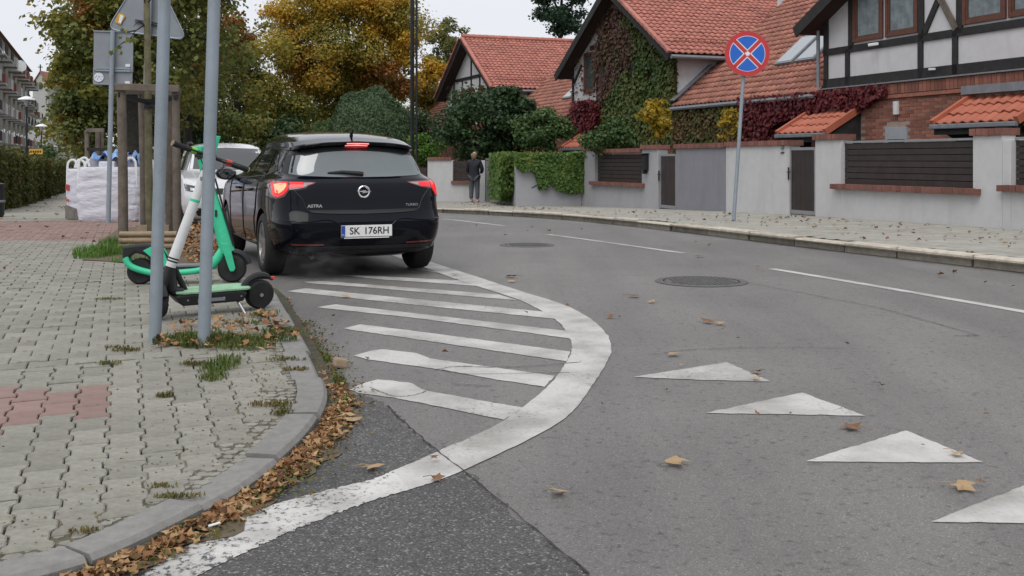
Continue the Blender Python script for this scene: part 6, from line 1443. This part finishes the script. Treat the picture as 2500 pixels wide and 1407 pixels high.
# ---- black lamp columns made of bundled tubes
def lattice_lamp(label,px,Y,h,hook=False):
    b0=V((px-1250)/2500*Y,Y,SWR(Y)); t=thing('lamp_column',label,'lamp post',b0,'black tube lamp columns')
    for k in range(3):
        a=R(90+120*k+15); o=V(math.cos(a)*.10,math.sin(a)*.10,0); b=MB(); b.tube([b0+o,b0+o+V(0,0,h-(.5 if k==1 else 0))],.036,10); b.build('tube',M['black_metal'],t,smooth=True)
    for i in range(int(h/.9)):
        b=MB(); z=.5+i*.9; b.tube([b0+V(math.cos(a)*.10,math.sin(a)*.10,z) for a in np.linspace(0,2*math.pi,13)[:-1]],.010,5,closed=True); b.build('ring',M['black_metal'],t)
    b=MB(); b.lathe([(.20,-.02),(.20,.25),(.15,.32),(.13,.9),(.10,1.0)],b0,n=16); b.build('base',M['black_metal'],t,smooth=True)
    b=MB(); b.tube(catmull([b0+V(0,0,h-.3),b0+V(0,0,h+.2),b0+V(-.4,0,h+.65),b0+V(-1.1,0,h+.7)],5),.035,8); b.build('arm',M['black_metal'],t)
    b=MB(); b.lathe([(.05,.12),(.22,.0),(.20,-.05),(0,-.07)],b0+V(-1.15,0,h+.62),n=16); b.build('lamp_head',M['black_metal'],t,smooth=True)
    return t
lattice_lamp('tall black street lamp column of three tubes right behind the black car',1010,33,7.4); lattice_lamp('far black lamp column of three tubes in front of the yellow trees',681,58,5.7)
def park_lamp(label,px,py,Y,h):
    top=at(px,py,Y); b0=V(top.x,Y,G(Y)); t=thing('street_lamp',label,'street lamp',b0,'lamps along the hedge'); b=MB(); b.tube([b0,V(top.x,Y,top.z-.1)],[.06,.045],8); b.build('pole',M['black_metal'],t)
    b=MB(); b.lathe([(.04,-.45),(.16,-.15),(.17,-.12)],top,n=12); b.build('glass',M['sky_glass'],t); b=MB(); b.lathe([(.40,-.12),(.36,-.06),(.12,.04),(0,.06)],top,n=14); b.build('cap',M['lamp_white'],t)
park_lamp('nearest white-capped street lamp before the old apartment block',65,238,49,5); park_lamp('second white-capped street lamp beyond the orange sign',101,305,72,5); park_lamp('farthest tiny white-capped lamp above the hedge end',130,356,105,5); park_lamp('white-capped lamp half hidden among the dark trees',488,176,46,5)
def board(label,x0,x1,y0,y1,Y,mat):
    a=at(x0,y0,Y); c=at(x1,y1,Y); t=thing('street_board',label,'sign',V((a.x+c.x)/2,Y,G(Y))); b=MB(); b.prism([a,V(c.x,Y,a.z),c,V(a.x,Y,c.z)],(0,.05,0)); b.build('panel',M[mat],t); b=MB()
    for x in (a.x+.15,c.x-.15): b.bar(V(x,Y+.08,G(Y)),V(x,Y+.08,a.z),.06,.06)
    b.build('legs',M['black_metal'],t)
    b=MB()
    for k in range(5): b.box(V(a.x+(c.x-a.x)*(.15+.17*k),Y-.006,(a.z+c.z)/2),((c.x-a.x)*.11,.008,(a.z-c.z)*.35))
    b.build('lettering',M['ink_black'] if mat!='ink_black' else M['lamp_white'],t)
board('small orange board standing over the hedge',71,104,364,377,58,'sign_yellow'); board('small yellow board lower over the hedge',92,116,395,403,66,'sign_yellow')
bn=thing('litter_bin','dark litter bin at the left picture edge before the hedge','bin',V(at(-14,480,21).x,21,SWL(21))); c=V(at(-14,480,21).x,21,SWL(21))
b=MB(); b.lathe([(.16,0),(.19,.05),(.20,.62),(.22,.64),(.22,.68),(0,.72)],c,n=16); b.build('drum',M['black_metal'],bn,smooth=True); b=MB(); b.lathe([(.205,.30),(.21,.31),(.21,.34),(.205,.35)],c,n=16); b.build('band',M['zinc'],bn)
# ---- apartment block, its neighbour and the church gable
def fblock(label,name,p0,p1,h,depth,mat,storeys,bays,roofm,z0=-1.0,gable=False,seed=1,balc=True):
    d=(p1-p0); L=d.length; d.normalize(); n=V(-d.y,d.x,0); n=n if n.x<0 else -n       # n points away from the street
    t=thing(name,label,'building',V((p0.x+p1.x)/2,(p0.y+p1.y)/2,z0)); r=random.Random(seed)
    def P(a,q,z): p=p0+d*a+n*q; return V(p.x,p.y,z)
    b=MB(); b.prism([P(0,0,z0),P(L,0,z0),P(L,depth,z0),P(0,depth,z0)],(0,0,h)); b.build('wall',M[mat],t)
    b=MB(); e=.5; zt=z0+h
    b.add([P(-e,-e,zt),P(L+e,-e,zt),P(L+e,depth+e,zt),P(-e,depth+e,zt),P(e*3,depth/2,zt+depth*.42),P(L-e*3,depth/2,zt+depth*.42)],[(0,1,5,4),(1,2,5),(2,3,4,5),(3,0,4),(0,3,2,1)]); b.build('roof',M[roofm],t)
    sh=(h-1.0)/storeys; bw=L/bays
    for s in range(storeys):
        for k in range(bays):
            a=k*bw+bw*.18; z=z0+1.3+s*sh
            w=MB(); w.prism([P(a,-.03,z),P(a+bw*.26,-.03,z),P(a+bw*.26,-.03,z+1.5),P(a,-.03,z+1.5)],n*.05); wo=w.build('window',M['far_window'],t)
            if balc:
                a2=k*bw+bw*.52; pj=1.5; m=r.choice(['balcony_red','balcony_dark','slab','balcony_dark'])
                w=MB(); w.prism([P(a2,-pj,z-.35),P(a2+bw*.44,-pj,z-.35),P(a2+bw*.44,0,z-.35),P(a2,0,z-.35)],(0,0,.18)); bo=w.build('balcony',M['slab'],t)
                w=MB(); hgt=1.0
                if m=='balcony_dark':
                    for i in range(10): w.bar(P(a2+bw*.44*i/9,-pj,z-.17),P(a2+bw*.44*i/9,-pj,z+.85),.05)
                    w.bar(P(a2,-pj,z+.85),P(a2+bw*.44,-pj,z+.85),.07)
                    for i in range(4): w.bar(P(a2,-pj*i/3,z-.17),P(a2,-pj*i/3,z+.85),.05)
                else: w.prism([P(a2,-pj,z-.17),P(a2+bw*.44,-pj,z-.17),P(a2+bw*.44,-pj,z+.85),P(a2,-pj,z+.85)],n*.06); w.prism([P(a2,-pj,z-.17),P(a2,0,z-.17),P(a2,0,z+.85),P(a2,-pj,z+.85)],d*.06)
                w.build('railing',M[m],bo)
                w=MB(); w.prism([P(a2+.3,-.03,z-.15),P(a2+bw*.34,-.03,z-.15),P(a2+bw*.34,-.03,z+1.7),P(a2+.3,-.03,z+1.7)],n*.05); w.build('window',M['far_window'],t)
    return t,P,L
t,P,L=fblock('weathered old apartment block with stacked balconies at the far left','apartment_block',at(-75,400,96).xy.to_3d(),at(72,400,176).xy.to_3d(),17.5,12,'facade_old',5,11,'tile_old',seed=4)
for a,z in ((L*.45,13.5),(L*.72,5.0)):
    b=MB(); b.lathe([(0,0),(.5,.08),(.75,.22)],P(a,-1.7,z),axis=(.8,-.6,.15),n=16); b.build('satellite_dish',M['lamp_white'],t)
fblock('pale apartment house with steep red roof beyond the old block','apartment_house',at(55,400,205).xy.to_3d(),at(88,400,240).xy.to_3d(),15.5,12,'facade_pale',4,4,'tile_red',seed=5)
# church front facing down the street
Yc=270; cl=at(80,230,Yc); cr=at(117,230,Yc); t=thing('church','small far pale church gable with round window and cross','church',V((cl.x+cr.x)/2,Yc,-2)); zt=at(100,208,Yc).z; za=at(98,178,Yc).z; mx_=(cl.x+cr.x)/2
b=MB(); b.prism([V(cl.x,Yc,-2),V(cr.x,Yc,-2),V(cr.x,Yc,zt),V(mx_,Yc,za),V(cl.x,Yc,zt)],(0,25,0)); b.build('wall',M['facade_pale'],t)
b=MB(); 
for s,e in ((V(cl.x-.3,Yc-.3,zt-.2),V(mx_,Yc-.3,za+.2)),(V(cr.x+.3,Yc-.3,zt-.2),V(mx_,Yc-.3,za+.2))): b.prism([s,e,e+V(0,26,0),s+V(0,26,0)],(0,0,.35))
b.build('roof',M['tile_old'],t)
b=MB(); b.lathe([(0,0),(.75,0),(.75,.1)],V(mx_,Yc-.15,at(98,211,Yc).z),axis=(0,1,0),n=18); b.build('round_window',M['far_window'],t)
b=MB(); b.bar(V(mx_,Yc,za),V(mx_,Yc,za+2.2),.25); b.bar(V(mx_-.6,Yc,za+1.5),V(mx_+.6,Yc,za+1.5),.22); b.build('cross',M['black_metal'],t)
# ================================================================ LITTER, GRASS, SMALL THINGS
def flatleaves(n,posfn,size,rs,curl=.6):
    C=np.array([posfn() for _ in range(n)]); N=np.tile(np.array([0,0,1.]),(n,1))+rs.normal(size=(n,3))*curl; N[:,2]=np.abs(N[:,2])+.15
    return leafquads(C,N,size,rs,1.0,0,.7)
rs=np.random.default_rng(5)
def lobed(n,posfn,size,rs,curl):
    """crumpled lobed leaves: fan of 8 faces round a raised or sunken middle"""
    V_=[];F=[]; k=0
    for _ in range(n):
        p=np.array(posfn()); N=np.array([rs.normal()*curl,rs.normal()*curl,1.]); N/=np.linalg.norm(N); D=np.cross(N,rs.normal(size=3)); D/=np.linalg.norm(D); W_=np.cross(N,D); s=size*rs.uniform(.45,1.3); cu=rs.uniform(-.1,.7)*s; ax=rs.uniform(0,3.14)
        V_.append(p+N*.12*s)
        for j in range(10):
            a=j*math.pi/5; rr=s*(.55 if j%2 else .24)*rs.uniform(.6,1.3); V_.append(p+(D*math.cos(a)+W_*math.sin(a))*rr+N*(cu*math.cos(a-ax)**2*rs.uniform(.4,1.0)))
        F+=[(k,k+1+j,k+1+(j+1)%10) for j in range(10)]; k+=11
    return np.array(V_),np.array(F)
def gutter():
    while 1:
        y=rs.uniform(2.6,9.3); w=np.interp(y,[2.6,4,5.2,6,7,9],[.115,.11,.11,.05,.06,.09]); q=abs(rs.normal())*w*.55
        if rs.random()>np.interp(y,[2.6,5.3,5.8,6.5,7.5,9.3],[1,1,.5,.25,.55,.5]): continue
        # normal to the kerb line towards the road
        t=V(KLX(y+.05)-KLX(y-.05),.1,0).normalized(); n=V(t.y,-t.x,0); x=KLX(y)+n.x*(q+.015); yy=y+n.y*(q+.015)
        if q>w*1.3: continue
        return (x,yy,G(yy)+.012+rs.uniform(0,.016)*max(0,1-q/w))
vs,fs=lobed(2200,gutter,.046,rs,.30); o=fast('leaf_litter',vs,fs,'leaf_ground'); tag(o,'drift of crumpled brown leaves lying in the gutter along the kerb','leaves',None,'stuff')
def scatter(poly,n,surf,size,mat,name,label,cat='leaves',h=.012,curl=.5):
    """leaves inside an image polygon laid on a surface"""
    xs=[p[0] for p in poly]; ys=[p[1] for p in poly]; W=[on(*p,surf) for p in poly]; wx=[p.x for p in W]; wy=[p.y for p in W]
    def inside(x,y):
        c=False; j=len(W)-1
        for i in range(len(W)):
            if (wy[i]>y)!=(wy[j]>y) and x<(wx[j]-wx[i])*(y-wy[i])/(wy[j]-wy[i])+wx[i]: c=not c
            j=i
        return c
    def pos():
        while 1:
            x=rs.uniform(min(wx),max(wx)); y=rs.uniform(min(wy),max(wy))
            if inside(x,y): return (x,y,surf(y)+h+rs.uniform(0,.02))
    vs,fs=lobed(n,pos,size*1.15,rs,curl*.7); o=fast(name,vs,fs,mat); tag(o,label,cat,None,'stuff'); return o
scatter([(1080,500),(1260,515),(1700,545),(2500,640),(2560,570),(1990,533),(1440,514),(1200,495)],260,SWR,.06,'leaf_brown','scattered_leaves','small brown leaves scattered over the opposite pavement',h=.015)
scatter([(-60,700),(-60,480),(150,460),(330,545),(500,650),(420,760)],150,SWL,.075,'leaf_brown','scattered_leaves','sparse brown leaves on the left pavement beyond the corner',h=.015)
scatter([(440,556),(478,548),(560,620),(600,668),(500,655),(430,640)],420,SWL,.075,'leaf_ground','scattered_leaves','rusty leaves lying on the tree pit beside the parked cars',h=.035)
scatter([(690,740),(1060,700),(2400,800),(2450,1380),(700,1390)],34,G,.028,'leaf_brown','leaf_fragments','tiny leaf fragments scattered over the asphalt',h=.012)
scatter([(1090,560),(1080,530),(2500,680),(2500,760)],16,G,.06,'leaf_brown','leaf_fragments','few brown leaves on the far lane near the kerb',h=.012)
scatter([(380,850),(640,870),(730,830),(700,780),(640,770),(420,800)],170,SWL,.05,'leaf_ground','scattered_leaves','dry leaves caught in the grass round the post feet',h=.02)
# single leaves big enough to point at
LV=[(912,1138,.058,'leaf_tan','tan maple leaf between the kerb and the lowest end of the curved line'),(1068,1166,.040,'leaf_brown','small brown leaf lying on the lower part of the curved white line'),(1360,1198,.052,'leaf_tan','olive tan leaf alone on asphalt right of the curved white line'),(1645,1126,.068,'leaf_tan','curled pale leaf left of the third give-way triangle'),(2349,1186,.066,'leaf_tan','orange tan leaf between the third and fourth give-way triangles'),(2078,1041,.068,'leaf_brown','dark brown leaf just below the second give-way triangle'),(2334,1106,.048,'leaf_tan','small tan leaf on the right tip of the third triangle'),(1846,906,.048,'leaf_brown','brown leaf on the right slope of the first triangle'),(1845,922,.040,'leaf_tan','pale leaf at the right foot of the first triangle'),(1645,863,.055,'leaf_tan','orange leaf above the first give-way triangle'),(1550,722,.075,'leaf_brown','brown leaf pair member left of the near manhole, larger one'),(1590,735,.050,'leaf_tan','small tan leaf below the larger leaf near the manhole'),(1727,784,.070,'leaf_brown','dark curled leaf below the near manhole cover'),(1757,788,.055,'leaf_tan','tan leaf touching the dark curled leaf below the manhole'),(1490,772,.048,'leaf_brown','dark upright leaf right of the hatched stripes'),(1248,674,.080,'leaf_brown','brown leaf above the curve of the white line'),(1250,686,.060,'leaf_tan','tan leaf just below another above the white curve'),(1708,625,.075,'leaf_brown','brown leaf between the two centre dashes'),(843,723,.060,'leaf_tan','red brown leaf on a hatched stripe behind the car'),(1110,669,.055,'leaf_tan','leaf on the white line right of the car wheel'),(860,1024,.075,'leaf_tan','big tan leaf at the gutter by the kerb bend'),(845,1012,.06,'leaf_tan','tan leaf lying against the big leaf at the kerb bend'),(1663,890,.022,'leaf_tan','tiny pale leaf scrap above the first triangle left'),(600,1240,.05,'leaf_tan','pale leaf at the edge of the gutter drift')]
r=random.Random(21)
for x,y,s,mm,lb in LV:
    p=on(x,y,G,.018); b=MB(); leafstar(b,p,s,(r.uniform(-1,1),r.uniform(-1,1),0),(r.uniform(-.25,.25),r.uniform(-.25,.25),1),r)
    a=r.uniform(0,6.28); st=p+V(math.cos(a)*s*1.5,math.sin(a)*s*1.5,.0); b.tube([p,p.lerp(st,.5)+V(0,0,.008),st],.0015,4)
    o=b.build('fallen_leaf',M[mm],origin=p,recalc=False); tag(o,lb,'leaf','single fallen leaves on the road')
# broken brick lump by the kerb
p=on(831,899,G,.0); b=MB(); b.box(p+V(0,0,.03),(.085,.06,.055),Matrix.Rotation(.5,3,'Z')@Matrix.Rotation(.25,3,'Y')); o=b.build('stone_lump',M['log_wood'],origin=p,bevel=.014); tag(o,'small broken orange brick lump lying beside the kerb','stone')
b=MB(); p=on(1209-700,1285,G,.03); b.tube([p,p+V(.035,.02,.005)],.0045,8); o=b.build('cigarette_end',M['lamp_white'],origin=p); tag(o,'white cigarette end on the leaf drift in the gutter','cigarette end')
# soil patch round the young tree
poly=[(200,634),(222,606),(292,556),(470,548),(530,600),(575,650),(490,652),(330,642)]
b=MB(); b.poly([on(*p,SWL,.010) for p in poly]); o=b.build('tree_pit',M['earth']); o['kind']='structure'
def grass(cs,mat,name,label,seed,blade=.09,lean=.5,surf=SWL):
    rs=np.random.default_rng(seed); V_=[];F=[]; k=0
    for (x,y,rx,ry,n,hh) in cs:
        c=on(x,y,surf)
        for _ in range(n):
            a=rs.uniform(0,6.28); q=rs.uniform(0,1)**.7; px=c.x+math.cos(a)*rx*q; py=c.y+math.sin(a)*ry*q; z=surf(py)+.004; d=rs.uniform(0,6.28); L=hh*rs.uniform(.4,1.1); w=.0035*rs.uniform(.7,1.4)
            dx,dy=math.cos(d),math.sin(d); ln=lean*rs.uniform(.3,1.3)*L
            V_+= [(px-dy*w,py+dx*w,z),(px+dy*w,py-dx*w,z),(px+dx*ln*.4+dy*w*.7,py+dy*ln*.4-dx*w*.7,z+L*.6),(px+dx*ln*.4-dy*w*.7,py+dy*ln*.4+dx*w*.7,z+L*.6),(px+dx*ln,py+dy*ln,z+L*.8)]
            F+= [(k,k+1,k+2),(k,k+2,k+3),(k+3,k+2,k+4)]; k+=5
    o=fast(name,np.array(V_),np.array(F),mat); tag(o,label,'grass',None,'stuff')
grass([(255,622,.35,.35,900,.16),(225,630,.2,.2,250,.10),(290,600,.25,.3,400,.16),(335,640,.3,.15,200,.09)],'grass_fresh','grass_patch','fresh green grass beside the log border of the young tree',1)
grass([(497,838,.17,.17,900,.085),(450,836,.2,.14,500,.06),(560,838,.22,.14,650,.06),(600,850,.18,.10,250,.045),(650,832,.20,.09,300,.045),(690,815,.15,.10,260,.05),(540,895,.10,.22,420,.05),(520,925,.07,.08,150,.04),(620,790,.2,.1,150,.03),(650,770,.12,.12,160,.04)],'grass','grass_tuft','grass growing round the feet of the two grey posts',2)
grass([(480,892,.10,.04,160,.03),(310,857,.10,.05,150,.025),(285,850,.08,.03,70,.02),(262,890,.09,.035,110,.025),(402,970,.05,.03,70,.035),(665,990,.12,.05,200,.025),(690,1010,.06,.06,120,.025),(262,732,.12,.05,110,.02),(700,880,.12,.05,120,.025),(720,905,.08,.04,120,.025),(200,1300,.06,.03,60,.02),(440,1215,.10,.03,110,.02),(400,1190,.06,.03,60,.018)],'moss_dry','moss_tufts','low moss and weeds in the paving joints',3)
grass([(785,885,.05,.14,200,.05),(770,870,.03,.06,90,.05),(815,940,.06,.14,300,.045),(830,985,.07,.10,200,.04),(800,1015,.08,.10,200,.04),(740,1100,.06,.12,120,.03),(700,1160,.10,.06,150,.035),(600,1215,.12,.05,150,.035),(420,1290,.08,.04,160,.04),(400,1310,.06,.04,100,.045),(330,1330,.08,.04,120,.03),(180,1395,.10,.04,150,.035),(752,930,.05,.04,150,.025),(800,935,.07,.04,150,.025)],'grass','gutter_grass','weeds growing from the gutter along the curved kerb',4,surf=G)
def jointmoss():
    while 1:
        y=rs.uniform(3,7.5); x=KLX(y)-.18-abs(rs.normal())*.35
        return (x,y,SWL(y)+rs.uniform(-.004,.004))
vs,fs=flatleaves(700,jointmoss,.014,rs,.4); o=fast('moss_crumbs',vs,fs,'moss_dry'); tag(o,'crumbs of moss and dry plant bits between the paving blocks','moss',None,'stuff')

def twig():
    y=rs.uniform(2.7,7.5); t=V(KLX(y+.05)-KLX(y-.05),.1,0).normalized(); n=V(t.y,-t.x,0); q=abs(rs.normal())*.09+.01; return (KLX(y)+n.x*q,y+n.y*q,G(y)+.010+rs.uniform(0,.012))
vs,fs=flatleaves(2600,twig,.022,rs,.5); o=fast('gutter_crumbs',vs,fs,'moss_dry'); tag(o,'crumbled leaf bits and moss lining the gutter beside the kerb','debris',None,'stuff')
b=MB(); r=random.Random(3); ys=np.arange(2.7,9.5,.05); pa=[];pb_=[]
for y in ys:
    t=V(KLX(y+.05)-KLX(y-.05),.1,0).normalized(); n=V(t.y,-t.x,0); w=float(np.interp(y,[2.7,5.2,6,9.5],[.15,.13,.05,.09]))*(1+.3*math.sin(y*9)+.25*math.sin(y*23)); p=V(KLX(y),y,0); q=p+n*max(.02,w); pa.append(V(p.x,p.y,G(p.y)+.0072)); pb_.append(V(q.x,q.y,G(q.y)+.0072))
for i in range(len(ys)-1): b.poly([pa[i],pb_[i],pb_[i+1],pa[i+1]])
o=b.build('gutter_soil',M['earth']); o['kind']='structure'

# faint exhaust puff behind the rear bumper
sm=bpy.data.materials.new('exhaust_puff'); sm.use_nodes=True; nt=sm.node_tree; nt.nodes.clear(); ou=_n(nt,'ShaderNodeOutputMaterial'); pv_=_n(nt,'ShaderNodeVolumePrincipled'); tc=_n(nt,'ShaderNodeTexCoord'); no=_n(nt,'ShaderNodeTexNoise'); no.inputs['Scale'].default_value=3.2; no.inputs['Detail'].default_value=4
mr=_n(nt,'ShaderNodeMapRange'); mr.inputs['From Min'].default_value=.45; mr.inputs['From Max'].default_value=.75; mr.inputs['To Min'].default_value=0; mr.inputs['To Max'].default_value=.7
ln=_n(nt,'ShaderNodeVectorMath',operation='LENGTH'); fo=_n(nt,'ShaderNodeMapRange'); fo.inputs['From Min'].default_value=.95; fo.inputs['From Max'].default_value=.2; mu=_n(nt,'ShaderNodeMath',operation='MULTIPLY')
nt.links.new(tc.outputs['Object'],no.inputs['Vector']); nt.links.new(no.outputs['Fac'],mr.inputs['Value']); nt.links.new(tc.outputs['Object'],ln.inputs[0]); nt.links.new(ln.outputs['Value'],fo.inputs['Value']); nt.links.new(mr.outputs[0],mu.inputs[0]); nt.links.new(fo.outputs[0],mu.inputs[1]); nt.links.new(mu.outputs[0],pv_.inputs['Density']); pv_.inputs['Color'].default_value=(.8,.8,.82,1); nt.links.new(pv_.outputs[0],ou.inputs['Volume'])
me=bpy.data.meshes.new('exhaust_smoke'); bm=bmesh.new(); bmesh.ops.create_icosphere(bm,subdivisions=3,radius=1); bm.to_mesh(me); bm.free(); me.materials.append(sm)
o=bpy.data.objects.new('exhaust_smoke',me); COL.objects.link(o); c=H.Wd(-.5,-.12,.20); o.location=c; o.scale=(.45,.45,.24); tag(o,'faint wisp of exhaust smoke below the black car bumper','smoke',None,'stuff')
